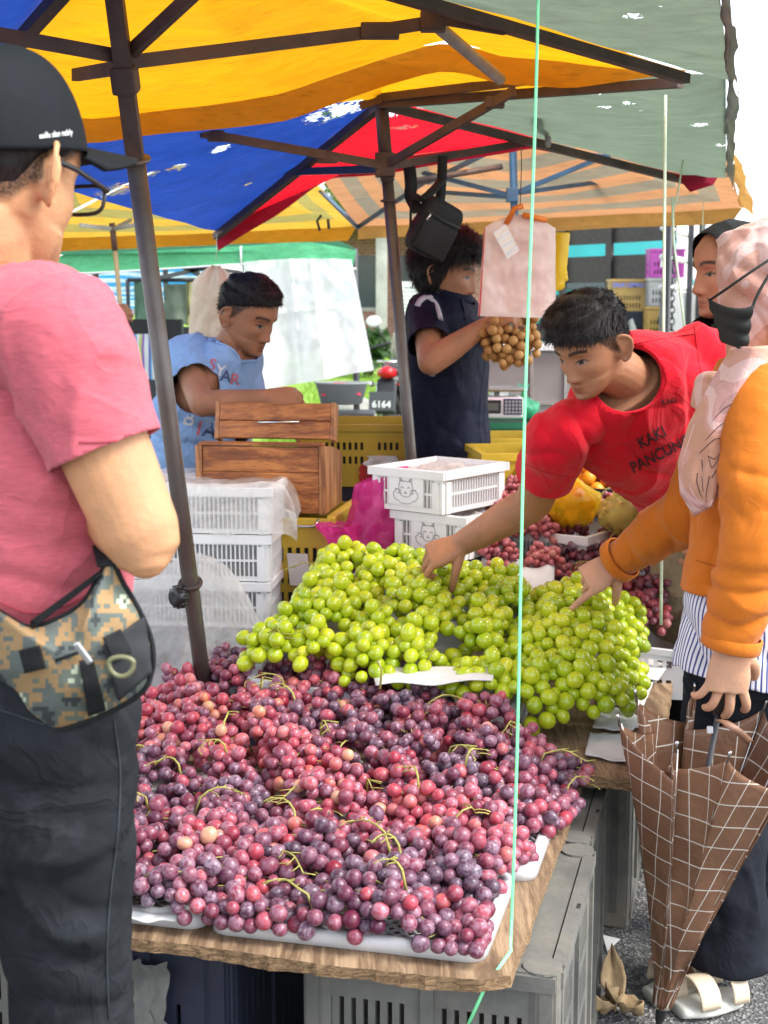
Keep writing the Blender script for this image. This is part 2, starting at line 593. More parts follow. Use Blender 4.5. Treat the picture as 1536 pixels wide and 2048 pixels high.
def tree(loc, h, r, label, cat='tree', name='tree', n=2600, leaf=.14, mt=None, trunk=True, group=None):
 t = thing(name, label, cat, loc, group=group)
 x, y, z = loc
 mb = MB()
 if trunk:
  mb.tube([(x, y, z - .1), (x + .1, y, z + h * .3), (x, y + .1, z + h * .75)], [r * .09, r * .07, r * .02], 10)
  for k in range(7):
   a = k * 2.4
   mb.tube([(x + .06, y, z + h * (.3 + .05 * k)), (x + math.cos(a) * r * .4, y + math.sin(a) * r * .4, z + h * (.5 + .04 * k)),
      (x + math.cos(a) * r * .8, y + math.sin(a) * r * .8, z + h * (.6 + .05 * k))], [r * .035, r * .02, r * .006], 6)
 else:
  for k in range(6):
   a = k * 1.1
   mb.tube([(x, y, z - .05), (x + math.cos(a) * r * .5, y + math.sin(a) * r * .5, z + h * .7)], [.02, .006], 5)
 mb.build('trunk' if trunk else 'stem', m_bark, t, True)
 mb = MB()
 cl = []
 for k in range(26):
  a, e = random.uniform(0, 6.28), random.uniform(-.5, 1)
  q = r * random.uniform(.35, .95)
  cz = z + h * (.62 if trunk else .5)
  cl.append((V((x + q * math.cos(a) * math.cos(e), y + q * math.sin(a) * math.cos(e), cz + h * (.36 if trunk else .45) * math.sin(e))), r * random.uniform(.22, .42)))
 for k in range(n):
  c, q = random.choice(cl)
  d = V((random.gauss(0, 1), random.gauss(0, 1), random.gauss(0, .8))).normalized() * q * random.uniform(.5, 1.05)
  p = c + d
  nrm = (d.normalized() + V((random.gauss(0, .5), random.gauss(0, .5), .4 + random.gauss(0, .5)))).normalized()
  t1 = nrm.orthogonal().normalized()
  t1 = Quaternion(nrm, random.uniform(0, 6.28)) @ t1
  t2 = nrm.cross(t1)
  s = leaf * random.uniform(.6, 1.3)
  mb.add([p - t1 * s, p + t2 * s * .45 - nrm * s * .1, p + t1 * s, p - t2 * s * .45 - nrm * s * .1], [(0, 1, 2, 3)])
 mb.build('crown' if trunk else 'foliage', mt or m_leaf1, t)
 return t
p = at(770, 600, 42); tree((p.x, 42, .3), 6.5, 2.8, 'yellow green leafy tree above the brick building roof', mt=m_leaf1, n=3200, leaf=.2)
p = at(880, 600, 46); tree((p.x, 46, .3), 7.0, 3.0, 'darker green tree to the side of the brick building', mt=m_leaf2, n=2600, leaf=.2)
p = ground(738, 655); p = at(740, 630, 24); tree((p.x, 24, lawn_z(p.x, 24)), .75, .45, 'spiky green garden plant at the lawn edge', 'plant', 'garden_plant', 320, .16, m_leaf2, False)
m_rock = M_plain('rock', (.42, .41, .38), .9, .35, 3, .6, 14, dirt=(.2, .2, .17))
bm = bmesh.new()
bmesh.ops.create_icosphere(bm, subdivisions=4, radius=1)
for v in bm.verts:
 v.co *= 1 + .28 * noise.noise(v.co * 1.3 + V((3, 1, 2))) + .08 * noise.noise(v.co * 5)
 v.co.x *= .3; v.co.y *= .3; v.co.z *= .26
p = at(700, 838, 15.5); p.z = .22
mb = MB(); bm.verts.ensure_lookup_table()
mb.add([v.co + p + V((0, 0, -.02)) for v in bm.verts], [tuple(v.index for v in f.verts) for f in bm.faces])
bm.free()
o = mb.build('rock', m_rock, smooth=True)
tag(o, 'pale rough stone on the lawn edge behind the yellow crate', 'rock')
m_steel = M_plain('steel_tube', (.3, .31, .3), .4, .15, 10, .1, metal=.8)
m_motor = M_plain('black_plastic', (.025, .026, .028), .42, .2, 5, .1)
m_chrome = M_plain('bright_metal', (.6, .6, .6), .25, .1, bmp=0, metal=1.0)
m_rub = M_plain('rubber', (.03, .03, .032), .8, .2, 10, .3, 80)
m_redlens = M_plain('red_lens', (.6, .01, .02), .15, .15, 20, .4, 120)
p = at(683, 792, 8.6)
tb = thing('plastic_tub', 'grey plastic tub with a red cloth in it below the white sheet', 'tub', (p.x, 8.6, p.z - .1))
mb = MB()
prof = [(.1, -.05), (.125, -.045), (.155, .07), (.165, .075), (.165, .085), (.145, .085), (.118, -.03), (.1, -.035)]
mb.lathe(prof, 28, Matrix.Translation(p) @ Matrix.Diagonal((1, .7, 1, 1)))
mb.build('basin', M_plain('grey_tub', (.2, .22, .22), .5, .1), tb, True)
mb = MB()
mb.grid(lambda u, v: (p.x + (u - .5) * .24, 8.6 + (v - .5) * .15, p.z + .075 + .03 * noise.noise(V((u * 5, v * 4, 1))) - .25 * max(abs(u - .5), abs(v - .5)) ** 2), 24, 16)
mb.build('cloth', M_fabric('red_cloth', (.5, .02, .06)), tb, True)
p2 = at(683, 812, 8.6)
q = MB(); q.cbox((p2.x, 8.65, (p2.z - .03) / 2), (.4, .35, p2.z - .045), .01)
tag(q.build('stand_box', m_dark), 'dark box standing under the grey tub', 'box')
def motorbike():
 Y = 13.0
 c = at(788, 835, Y)
 t = thing('motorbike', 'black motorbike with a red tail light and plate 6164, seen from behind', 'motorbike', (c.x, Y, 0), 0)
 rot = Matrix.Translation((c.x - .02, Y, 0)) @ Matrix.Rotation(R(-10), 4, 'Z')
 def W(p): return rot @ V(p)
 def wheel(y):
  w = MB()
  pr = [(.19, -.045), (.25, -.055), (.285, -.04), (.3, 0), (.285, .04), (.25, .055), (.19, .045)]
  w.lathe(pr + [pr[0]], 36, rot @ Matrix.Translation((0, y, .3)) @ Matrix.Rotation(R(90), 4, 'Y'), caps=False)
  wo = w.build('wheel', m_rub, t, True)
  r = MB()
  r.lathe([(.03, -.05), (.05, -.02), (.18, -.03), (.195, -.03), (.195, .03), (.18, .03), (.05, .02), (.03, .05)], 24, rot @ Matrix.Translation((0, y, .3)) @ Matrix.Rotation(R(90), 4, 'Y'))
  r.build('rim', m_chrome, wo, True)
 wheel(.0); wheel(1.22)
 b = MB()
 b.tube([W((0, -.22, .72)), W((0, .1, .72)), W((0, .5, .68)), W((0, .85, .62))], [.09, .13, .15, .1], 14, flat=.6)
 b.tube([W((0, .75, .7)), W((0, .9, .85)), W((0, 1.05, .8)), W((0, 1.1, .6))], [.1, .17, .16, .08], 14)
 b.tube([W((.06, .0, .3)), W((.08, .4, .42)), W((.05, .7, .4))], [.05, .09, .12], 10)
 b.tube([W((0, .55, .6)), W((0, .65, .35)), W((0, .8, .3))], [.12, .14, .1], 12)
 b.build('body', m_motor, t, True)
 s = MB(); s.tube([W((0, -.2, .8)), W((0, .1, .84)), W((0, .5, .79)), W((0, .7, .85))], [.06, .12, .12, .06], 14, flat=.45)
 s.build('seat', M_plain('seat_vinyl', (.03, .03, .03), .5, .2, 10, .2), t, True)
 rr = MB(); rr.tube([W((-.1, .1, .86)), W((-.1, -.16, .9)), W((0, -.24, .9)), W((.1, -.16, .9)), W((.1, .1, .86))], .012, 8)
 rr.build('grab_rail', m_chrome, t, True)
 tl = MB(); tl.tube([W((-.075, -.24, .8)), W((0, -.27, .81)), W((.075, -.24, .8))], [.035, .06, .035], 12)
 tl.build('tail_light', m_redlens, t, True)
 fd = MB(); fd.grid(lambda u, v: W(((u - .5) * .18, -.26 - .1 * v + .02, .74 - .3 * v)), 6, 8)
 o = fd.build('mudguard', m_motor, t, True); o.modifiers.new('t', 'SOLIDIFY').thickness = .012
 for sx in (-.15, .15):
  ind = MB(); ind.tube([W((sx * .4, -.24, .7)), W((sx, -.25, .7))], [.008, .008], 6); ind.tube([W((sx, -.28, .7)), W((sx, -.22, .7))], [.012, .03], 10)
  ind.build('indicator', m_redlens if sx > 0 else m_chrome, t, True)
 pm = rot @ Matrix.Translation((-.02, -.42, .56)) @ Matrix.Rotation(R(-12), 4, 'X')
 pl = MB()
 pl.cbox((0, 0, 0), (.23, .008, .17), .004)
 pl.v = [tuple(pm @ V(v)) for v in pl.v]
 po = pl.build('number_plate', M_plain('plate_black', (.06, .065, .07), .4, .1), t)
 vs, fs = text_geo('6164', .085, 0, .002)
 tx = MB().add([pm @ V((v.x, -.0065, v.y - .03)) for v in vs], fs)
 tx.build('digits', m_white, po)
 hb = MB(); hb.tube([W((-.36, .85, .98)), W((-.2, .98, 1.03)), W((.2, .98, 1.03)), W((.36, .85, .98))], .016, 8)
 hb.build('handlebar', m_motor, t, True)
 for sx in (-1, 1):
  m_ = MB(); m_.tube([W((sx * .22, .96, 1.03)), W((sx * .3, .93, 1.2))], .008, 6)
  mo = m_.build('mirror_stem', m_motor, t, True)
  g = MB(); g.lathe([(.001, -.02), (.05, -.014), (.065, 0), (.05, .006), (.001, .008)], 24, Matrix.Translation(W((sx * .34, .93, 1.24))) @ Matrix.Rotation(R(90), 4, 'X') @ Matrix.Diagonal((1.15, .85, 1, 1)))
  g.build('mirror', m_white, mo, True)
 ex = MB(); ex.tube([W((.16, -.1, .4)), W((.16, .35, .34)), W((.1, .6, .3))], [.05, .05, .025], 12)
 ex.build('exhaust', m_chrome, t, True)
 sf = MB()
 sf.tube([W((.12, .02, .3)), W((.12, -.02, .7))], .022, 8); sf.tube([W((-.12, .02, .3)), W((-.12, -.02, .7))], .022, 8)
 sf.tube([W((.09, 1.22, .3)), W((.09, 1.02, .95))], .022, 8); sf.tube([W((-.09, 1.22, .3)), W((-.09, 1.02, .95))], .022, 8)
 sf.build('suspension', m_chrome, t, True)
 h = MB(); h.lathe([(.13, -.1), (.145, -.02), (.13, .07), (.08, .125), (.001, .145)], 24, Matrix.Translation(W((.03, .62, 1.0))))
 tag(h.build('helmet', M_plain('grey_shell', (.32, .33, .36), .3, .15), None, True), 'grey crash helmet resting on the motorbike seat', 'helmet')
motorbike()
bm = bmesh.new(); bmesh.ops.create_icosphere(bm, subdivisions=4, radius=1)
p = at(826, 690, 13.5)
for v in bm.verts:
 v.co *= 1 + .2 * noise.noise(v.co * 2.2) + .09 * noise.noise(v.co * 6)
 v.co.x *= .2; v.co.y *= .2; v.co.z *= .2
mb = MB(); bm.verts.ensure_lookup_table(); mb.add([v.co + p for v in bm.verts], [tuple(v.index for v in f.verts) for f in bm.faces]); bm.free()
tag(mb.build('cloth_sack', M_fabric('sack_cloth', (.36, .32, .26), var=.3), None, True), 'crumpled beige cloth sack behind the helmet', 'sack')
def crate_geo(mb, Lx, Ly, Hz, hole=(.012, .05), gap=(.012, .02), th=.006, m=0, rim=.03, base=.03, edge=.035, blank=None, solid_mid=None):
 for side in range(4):
  w = Lx if side % 2 == 0 else Ly - 2 * th
  d = (Ly if side % 2 == 0 else Lx) / 2 - th / 2
  M = Matrix.Rotation(side * math.pi / 2, 4, 'Z') @ Matrix.Translation((0, -d, 0))
  xs, sx = [-w / 2, -w / 2 + edge], [True]
  x = xs[-1]
  while x + hole[0] + gap[0] < w / 2 - edge * .85:
   xs += [x + hole[0], x + hole[0] + gap[0]]
   sx += [False, True]
   x = xs[-1]
  xs.append(w / 2); sx.append(True)
  zs, sz = [0, base], [True]
  z = base
  while z + hole[1] < Hz - rim - .004:
   zs += [z + hole[1], min(z + hole[1] + gap[1], Hz)]
   sz += [False, True]
   z = zs[-1]
  if zs[-1] < Hz - 1e-6: zs.append(Hz); sz.append(True)
  def sol(i, j):
   if sx[i] or sz[j]: return True
   if solid_mid and side % 2 == 0:
    cx = (xs[i] + xs[i + 1]) / 2
    if abs(cx) < solid_mid[0] and solid_mid[1] < (zs[j] + zs[j + 1]) / 2 < solid_mid[2]: return True
   if blank:
    return blank(side, (xs[i] + xs[i + 1]) / 2, (zs[j] + zs[j + 1]) / 2)
   return False
  mb.panel(xs, zs, sol, th, M, m)
  mb.box(M @ V((0, -th / 2 - .004, Hz - .012)), (w + (.02 if side % 2 == 0 else .0), .010, .022), rot=M.to_3x3(), m=m)
  for k in (-1, 1):
   mb.box(M @ V((k * (w / 2 - .02), -th / 2 - .002, (Hz - .03) / 2)), (.02, .0055, Hz - .03), rot=M.to_3x3(), m=m)
 mb.box((0, 0, .004), (Lx - 2 * th - .001, Ly - 2 * th - .001, .006), m=m)
 return mb
def crate(label, cat, loc, rz, Lx, Ly, Hz, mt, group=None, name='plastic_crate', shade_filler=True, **kw):
 t = thing(name, label, cat, (0, 0, 0), 0, group)
 mb = crate_geo(MB(), Lx, Ly, Hz, **kw)
 mb.build('basket', mt, t)
 if shade_filler: mb = MB(); mb.cbox((0, 0, Hz * .42), (Lx - .03, Ly - .03, Hz * .76), .01); mb.build('shade_filler', m_dark, t)  # added opaque dark box stands in for the shade inside the slotted crate
 t.location = loc
 t.rotation_euler = (0, 0, rz)
 return t
m_ybrown = M_plain('tan_plastic', (.42, .27, .08), .5, .15, 5, .1, dirt=(.2, .14, .07))
m_ycrate = M_plain('yellow_plastic', (.66, .45, .04), .45, .12, 5, .1, dirt=(.35, .22, .05), dirt_amt=.5, trans=.08)
m_dcrate = M_plain('navy_plastic', (.02, .025, .045), .45, .2)
m_gcrate = M_plain('grey_plastic', (.38, .38, .37), .5, .15)
m_pcrate = M_plain('purple_plastic', (.5, .08, .42), .4, .12, trans=.1)
m_greenc = M_plain('green_plastic', (.02, .2, .1), .45, .15, trans=.08)
m_truckwood = M_wood('truck_boards', (.03, .022, .02), (.055, .045, .042), 3.0, 0)
m_truckmetal = M_plain('truck_paint', (.25, .26, .26), .4, .25, 3, .1, dirt=(.12, .1, .08))
m_dkmetal = M_plain('dark_steel', (.05, .05, .055), .45, .2, 5, .1, metal=.3)
TZ = 1.0
A = at(1060, 600, 15.4); B = at(1345, 600, 13.4)
Cc = at(1322, 600, 11.2); D = at(1392, 600, 13.0)
lorry = thing('lorry', 'stake bed lorry with dark boarded sides and crates in its open bed', 'lorry', ((A.x + B.x) / 2, 14.3, 0))
ab = V((B.x - A.x, B.y - A.y, 0)); ab.normalize()
ang = math.atan2(ab.y, ab.x)
def onab(s, z, off=0): return V((A.x, A.y, 0)) + ab * s + V((-ab.y, ab.x, 0)) * off + V((0, 0, z))
Lab = (V((B.x, B.y, 0)) - V((A.x, A.y, 0))).length
bed = MB(); cB = (A + B + Cc + D) / 4
bed.box(onab(Lab / 2, TZ - .06, -.8), (Lab + .1, 1.6, .11), rz=ang)
bed.build('bed_floor', m_truckwood, lorry)
hb = MB()
for z0_, z1_ in ((TZ + .02, TZ + .2), (TZ + .3, TZ + .5), (TZ + .62, TZ + .88), (TZ + 1.0, TZ + 1.5)):
 hb.box(onab(Lab / 2, (z0_ + z1_) / 2), (Lab, .03, z1_ - z0_), rz=ang)
hb.build('headboard', m_truckwood, lorry)
for s in (.08, .62, 1.38, Lab - .04):
 pb = MB(); pb.box(onab(s, TZ + .75, -.03), (.09, .035, 1.5), rz=ang).build('headboard_post', m_truckwood, lorry)
cd = V((D.x - Cc.x, D.y - Cc.y, 0)); Lcd = cd.length; cd.normalize()
ang2 = math.atan2(cd.y, cd.x)
def oncd(s, z, off=0): return V((Cc.x, Cc.y, 0)) + cd * s + V((-cd.y, cd.x, 0)) * off + V((0, 0, z))
sr = MB()
for z in (TZ + .55, TZ + .78, TZ + 1.0, TZ + 1.22):
 sr.tube([oncd(0, z), oncd(Lcd, z)], .025, 8)
sr.build('side_rails', m_white, lorry, True)
sr = MB()
for s, w in ((0.0, .1), (Lcd * .62, .05), (Lcd * .97, .12)):
 sr = MB(); sr.box(oncd(s, TZ + .7, -.045), (w, .045, 1.5), rz=ang2).build('side_post', m_dkmetal, lorry)
sr = MB(); sr.box(oncd(Lcd / 2, TZ + .2, .0), (Lcd - .06, .03, .62), rz=ang2)
sr.build('side_panel', m_truckmetal, lorry)
ch = MB()
for k in range(26):
 c = oncd(.16 + .03 * math.sin(k * .5), TZ + 1.0 - k * .045, -.06)
 a = (k % 2) * math.pi / 2
 ring = [c + V((math.cos(a) * .02 * math.sin(t_), math.sin(a) * .02 * math.sin(t_), .032 * math.cos(t_))) for t_ in np.linspace(0, 2 * math.pi, 9)]
 ch.tube(ring, .006, 5, caps=False)
ch.build('chain', m_dkmetal, lorry, True)
ws = MB()
for s, o_ in ((.5, -.35), (Lab - .4, -.35), (.5, -1.25), (Lab - .4, -1.25)):
 ws = MB(); ws.lathe([(.12, -.12), (.4, -.13), (.46, -.09), (.46, .09), (.4, .13), (.12, .12)], 28, Matrix.Translation(onab(s, .46, o_)) @ Matrix.Rotation(ang, 4, 'Z') @ Matrix.Rotation(R(90), 4, 'Y'))
 ws.build('wheel', m_rub, lorry, True)
ch = MB(); ch.box(onab(Lab / 2, TZ - .22, -.8), (Lab - .3, .9, .18), rz=ang); ch.build('chassis', m_dkmetal, lorry)
def crate_at(px0, px1, pyb, pyt, Y, mt, label, cat, rz=0, depth=None, name='plastic_crate', **kw):
 a, b_ = at(px0, pyb, Y), at(px1, pyb, Y)
 hz = at(px0, pyt, Y).z - a.z
 w = (b_ - a).length
 return crate(label, cat, ((a.x + b_.x) / 2, Y + (depth or w * .7) / 2, a.z), rz, w, depth or w * .7, hz, mt, name=name, **kw)
hz_kw = dict(hole=(.012, .04), gap=(.016, .03), rim=.1)
t1 = crate_at(1221, 1290, 622, 558, 13.2, m_ybrown, 'tan crate with a blue print, on the dark navy crate in the lorry', 'crate', group='crates in the lorry', **hz_kw)
t2 = crate_at(1238, 1296, 702, 624, 13.2, m_dcrate, 'dark navy crate with a torn white label in the lorry', 'crate', group='crates in the lorry', **hz_kw)
t3 = crate_at(1292, 1345, 702, 613, 13.0, m_ybrown, 'tan crate with dark lettering, under the pale grey basket in the lorry', 'crate', group='crates in the lorry', **hz_kw)
t4 = crate_at(1297, 1352, 612, 556, 13.05, m_gcrate, 'pale grey basket under the purple basket in the lorry', 'basket', name='plastic_basket', group='crates in the lorry', **hz_kw)
t5 = crate_at(1300, 1368, 555, 497, 13.1, m_pcrate, 'purple basket topping the stack by the lorry rails', 'basket', name='plastic_basket', group='crates in the lorry', **hz_kw)
def stick_text(par, s, size, M, mt, nm='lettering', bold=.0, ex=.0):
 vs, fs = text_geo(s, size, ex, bold)
 return MB().add([M @ V((v.x, 0, v.y)) for v in vs], fs).build(nm, mt, par)
m_ink = M_plain('dark_ink', (.05, .05, .06), .8, .1, bmp=0)
m_blueink = M_plain('blue_ink', (.16, .2, .5), .8, .1, bmp=0)
bpy.context.view_layer.update()
def face_M(t, z, dx=0, off=.018, d=None):
 w = t.matrix_world
 dims = [c for c in t.children][0].data
 ys = min(v.co.y for v in dims.vertices)
 return w @ Matrix.Translation((dx, ys - off + .008, z))
stick_text(t1, 'DUA LIMAU', .055, face_M(t1, .235), m_blueink, bold=.003)
stick_text(t3, 'BOM 105', .05, face_M(t3, .15), m_ink, bold=.002)
stick_text(t3, '\u0e15\u0e39\u0e49', .1, face_M(t3, .28), m_ink, bold=.002)
MB().add([face_M(t2, 0) @ V(p) for p in ((-.1, -.002, .25), (-.02, -.002, .3), (.02, -.002, .2), (-.06, -.002, .14))], [(0, 1, 2, 3)]).build('paper_label', m_white, t2)
MB().add([face_M(t5, 0) @ V(p) for p in ((-.06, -.002, .17), (.03, -.002, .18), (.03, -.002, .1), (-.07, -.002, .09))], [(0, 1, 2, 3)]).build('paper_label', m_white, t5)
a, b_ = at(1225, 702, 13.3), at(1362, 702, 13.3)
q = MB(); q.cbox(((a.x + b_.x) / 2, 13.45, (a.z + TZ) / 2 - .002), (b_.x - a.x, .55, abs(a.z - TZ) - .006), .01)
tag(q.build('wooden_pallet', m_truckwood), 'dark wooden pallet under the crates in the lorry', 'pallet')
m_teal = M_plain('teal_paint', (.01, .3, .32), .4, .12, 2, .05)
m_tealL = M_plain('pale_teal_sheet', (.07, .45, .45), .4, .1, 2, .05)
a, b_ = at(1040, 600, 19), at(1350, 600, 18.5)
sh = thing('teal_van', 'teal panel van with a dark window and pale roof behind the lorry', 'van', ((a.x + b_.x) / 2, 19, 0))
mb = MB(); mb.cbox(((a.x + b_.x) / 2, 20.2, 1.35), (b_.x - a.x + .3, 2.2, 2.1), .12)
mb.build('body', m_teal, sh, True)
mb = MB(); mb.cbox(((a.x + b_.x) / 2, 20.2, 2.53), (b_.x - a.x + .3, 2.25, .25), .08); mb.build('roof', m_tealL, sh, True)
mb = MB(); mb.cbox((at(1190, 530, 19).x, 19.09, 1.75), (.72, .03, .34), .01); mb.build('window', m_glass, sh)
for dx in (-.7, .7):
 w = MB(); w.lathe([(.1, -.1), (.3, -.1), (.33, 0), (.3, .1), (.1, .1)], 24, Matrix.Translation(((a.x + b_.x) / 2 + dx, 19.3, .33)) @ Matrix.Rotation(R(90), 4, 'Y')); w.build('wheel', m_rub, sh, True)
p = at(1412, 640, 26)
mb = MB(); mb.cbox((p.x, 26, 1.0), (.5, 1.0, 1.7), .15)
tag(mb.build('parked_car', m_tealL, None, True), 'pale teal vehicle glimpsed past the lorry corner', 'car')
p = at(1400, 660, 18)
tree((p.x, 18, 0), 1.15, .4, 'bushy green plant past the lorry corner', 'plant', 'roadside_plant', 300, .1, m_leaf2, False)
# ================================================================== CANOPIES, POLES AND THINGS THAT HANG
def M_canopy(name, c, trans=.5, holes=(), stripes=None, stain=(.12, .09, .05), sat=1.0, weave=True):
 m, nt, b = new_mat(name)
 vec = coords(nt)
 v2 = coords(nt, (1, 3, 3))
 n1 = tex_noise(nt, v2, 5, 6, .65, 1.0)
 colr = ramp(nt, n1, [(.3, scl(c, .82)), (.7, scl(c, 1.12))])
 if stripes:
  uvv = nt.nodes.new('ShaderNodeTexCoord')
  sx = nt.nodes.new('ShaderNodeSeparateXYZ')
  L(nt, uvv.outputs['UV'], sx.inputs[0])
  fr = mth(nt, 'FRACT', mth(nt, 'MULTIPLY', sx.outputs[1], stripes[1]))
  f = mth(nt, 'GREATER_THAN', fr, .5)
  c2 = ramp(nt, n1, [(.3, scl(stripes[0], .8)), (.7, scl(stripes[0], 1.15))])
  colr = mixc(nt, f, colr, c2)
 n2 = tex_noise(nt, vec, 2.2, 6, .75, .8)
 colr = mixc(nt, ramp(nt, n2, [(.48, (0, 0, 0)), (.78, (.7,) * 3)]), colr, scl(tuple(a * .45 + b_ * .55 for a, b_ in zip(c, stain)), 1))
 n3 = tex_noise(nt, coords(nt, (14, 60, 60)), 1.2, 3, .6)
 colr = mixc(nt, ramp(nt, n3, [(.58, (0, 0, 0)), (.72, (.38,) * 3)]), colr, scl(c, .4))
 L(nt, colr, b.inputs['Base Color'])
 b.inputs['Roughness'].default_value = .55
 b.inputs['Specular IOR Level'].default_value = .3
 h = mth(nt, 'ADD', mth(nt, 'MULTIPLY', tex_noise(nt, v2, 6, 5, .6, 1.5), 1.0), mth(nt, 'MULTIPLY', tex_noise(nt, vec, 300, 1), .05))
 bump(nt, b, h, .5, .02)
 mx = add_translucent(m, nt, b, colr, trans)
 if holes:
  tot = None
  tc = nt.nodes.new('ShaderNodeTexCoord')
  for (p, rad, kind) in holes:
   d = nt.nodes.new('ShaderNodeVectorMath'); d.operation = 'DISTANCE'
   L(nt, tc.outputs['Object'], d.inputs[0]); d.inputs[1].default_value = p
   fall = mth(nt, 'SUBTRACT', 1.0, mth(nt, 'DIVIDE', d.outputs['Value'], rad), clamp=True)
   nz = tex_noise(nt, coords(nt, kind), 30, 5, .75, 1.2)
   hole = mth(nt, 'GREATER_THAN', mth(nt, 'MULTIPLY', mth(nt, 'SUBTRACT', nz, .38), mth(nt, 'MULTIPLY', fall, 5)), .42)
   tot = hole if tot is None else mth(nt, 'MAXIMUM', tot, hole)
  tr = nt.nodes.new('ShaderNodeBsdfTransparent')
  m2 = nt.nodes.new('ShaderNodeMixShader')
  L(nt, tot, m2.inputs[0]); L(nt, mx.outputs[0], m2.inputs[1]); L(nt, tr.outputs[0], m2.inputs[2])
  L(nt, m2.outputs[0], nt.nodes['Material Output'].inputs['Surface'])
 return m
def cloth_quad(a, b, c, d, nu=36, nv=24, sag=.04, rip=.008, seed=0, ripf=5.0):
 a, b, c, d = V(a), V(b), V(c), V(d)
 def f(u, v):
  p = a.lerp(b, u).lerp(d.lerp(c, u), v)
  s = math.sin(math.pi * u) * math.sin(math.pi * min(1, v * .85 + .1))
  p.z -= sag * s
  q = rip * noise.noise(V((u * ripf, v * ripf * 1.3, seed)))
  p.z += q
  return p
 mb = MB()
 mb.grid(f, nu, nv)
 return mb
def valance(pts, drop, seed=0, k=8, rip=.015, out=V((0, 0, 0)), tp=.001):
 P = [V(p) for p in catmull([tuple(p) for p in pts], k)] if len(pts) > 2 else [V(pts[0]).lerp(V(pts[1]), i / 24) for i in range(25)]
 n = len(P) - 1
 def f(u, v):
  i = min(n - 1, int(u * n)); t = u * n - i
  p = P[i].lerp(P[i + 1], t)
  q = rip * v * noise.noise(V((u * 9, v * .6, seed)))
  return p + V((q * .3, q, -drop * v * min(1, .03 + (1 - u) / tp, 1) * (1 + .12 * noise.noise(V((u * 5, 3, seed)))))) + out * v
 mb = MB(); mb.grid(f, max(n, 40), 6)
 return mb
m_rust = M_plain('rusty_steel', (.085, .058, .052), .65, .4, 9, .3, 60, metal=.25, dirt=(.2, .08, .03))
m_pole = M_plain('pole_steel', (.13, .115, .105), .42, .25, 7, .15, 50, metal=.45, dirt=(.12, .05, .03), dirt_amt=.6)
m_bluepole = M_plain('blue_paint', (.05, .13, .22), .45, .25, 8, .1, dirt=(.08, .06, .05))
m_knob = M_plain('black_knob', (.015, .015, .017), .35, .1, bmp=0)
m_greysteel = M_plain('grey_steel', (.3, .31, .3), .5, .2, 7, .1, dirt=(.15, .1, .06))
ap = V((-.40, 2.35, 2.07))
fl, fr_ = at(-110, 232, 3.42), at(1372, 140, 3.42)
nl, nr = V((-1.05, 1.28, 1.80)), at(1408, -320, 2.0)
out1 = at(1458, 160, 3.46)
c1 = thing('market_canopy', 'nearest market canopy with yellow and blue panels on a rusty leaning pole', 'canopy', (at(395, 1290, 3.15).x, 3.15, 0))
hl1 = [(tuple(at(1262, 35, 3.0)), .1, (1, 1, 1))]
m_yel = M_canopy('yellow_tarp', (.80, .34, .006), .56, stain=(.5, .25, .02))
m_blue = M_canopy('blue_tarp', (.016, .062, .34), .5, stain=(.02, .03, .08))
m_gg = M_canopy('grey_green_tarp', (.19, .25, .175), .42, stain=(.12, .12, .1))
m_red = M_canopy('red_tarp', (.85, .008, .02), .68, stain=(.4, .01, .03))
m_val = M_canopy('shaded_yellow_valance', (.62, .27, .015), .42, stain=(.3, .14, .02))  # yellow valance cloth with its shade darkened into the colour
mid_far = at(900, 80, 3.42)
def peak_h(peak, u):
 pts = [(0, 0)] + list(peak) + [(1, 0)]
 for (u0, h0), (u1, h1) in zip(pts, pts[1:]):
  if u <= u1: return h0 + (h1 - h0) * (u - u0) / max(1e-6, u1 - u0)
 return 0
def eave_peaks(a, b, pix, Y):
 out = []
 for px, py in pix:
  p = at(px, py, Y); u = (p.x - a.x) / (b.x - a.x); e = V(a).lerp(V(b), u)
  out.append((u, at(px, py, e.y).z - e.z))
 return out
def curved_panel(a, b, apex, peak=None, nu=40, nv=22, sag=.03, seed=0):
 a, b, apex = V(a), V(b), V(apex)
 def f(u, v):
  e = a.lerp(b, u)
  if peak is not None:
   e = e + V((0, 0, peak_h(peak, u)))
  p = e.lerp(apex, v)
  p.z -= sag * math.sin(math.pi * u) * math.sin(math.pi * min(1, v * .9 + .05)) * (1 - .3 * v)
  p.z += .006 * noise.noise(V((u * 7, v * 5, seed))) + .012 * noise.noise(V((u * 2.4, v * 2, seed + 3)))
  return p
 mb = MB(); mb.grid(f, nu, nv)
 return mb
def eave_pts(a, b, peak, n=24):
 a, b = V(a), V(b); out = []
 for i in range(n + 1):
  u = i / n; e = a.lerp(b, u)
  if peak:
   e = e + V((0, 0, peak_h(peak, u)))
  out.append(e)
 return out
pk = eave_peaks(fl, fr_, [(190, 232), (560, 188), (790, 110), (900, 82), (1000, 112), (1180, 128)], 3.42)
curved_panel(fl, fr_, ap, pk, 60, 30, .02, 1).build('yellow_panel', m_yel, c1, True)
curved_panel(nl, fl, ap, None, 30, 20, .02, 2).build('blue_panel', m_blue, c1, True)
mb = MB()
def gp1(u, v):
 e = fr_.lerp(out1, u / .15) if u < .15 else out1.lerp(nr, (u - .15) / .85)
 p = e.lerp(ap, v)
 p.z += .008 * noise.noise(V((u * 8, v * 6, 3))) - .015 * math.sin(math.pi * u) * math.sin(math.pi * v)
 return p
mb.grid(gp1, 60, 24); gp1_ = mb.build('green_panel', m_gg, c1, True)
curved_panel(nr, nl, ap, None, 30, 20, .02, 4).build('near_panel', m_gg, c1, True)
valance(eave_pts(fl, fr_, pk), .062, 1, 2, .03, tp=.16).build('valance', m_val, c1, True)
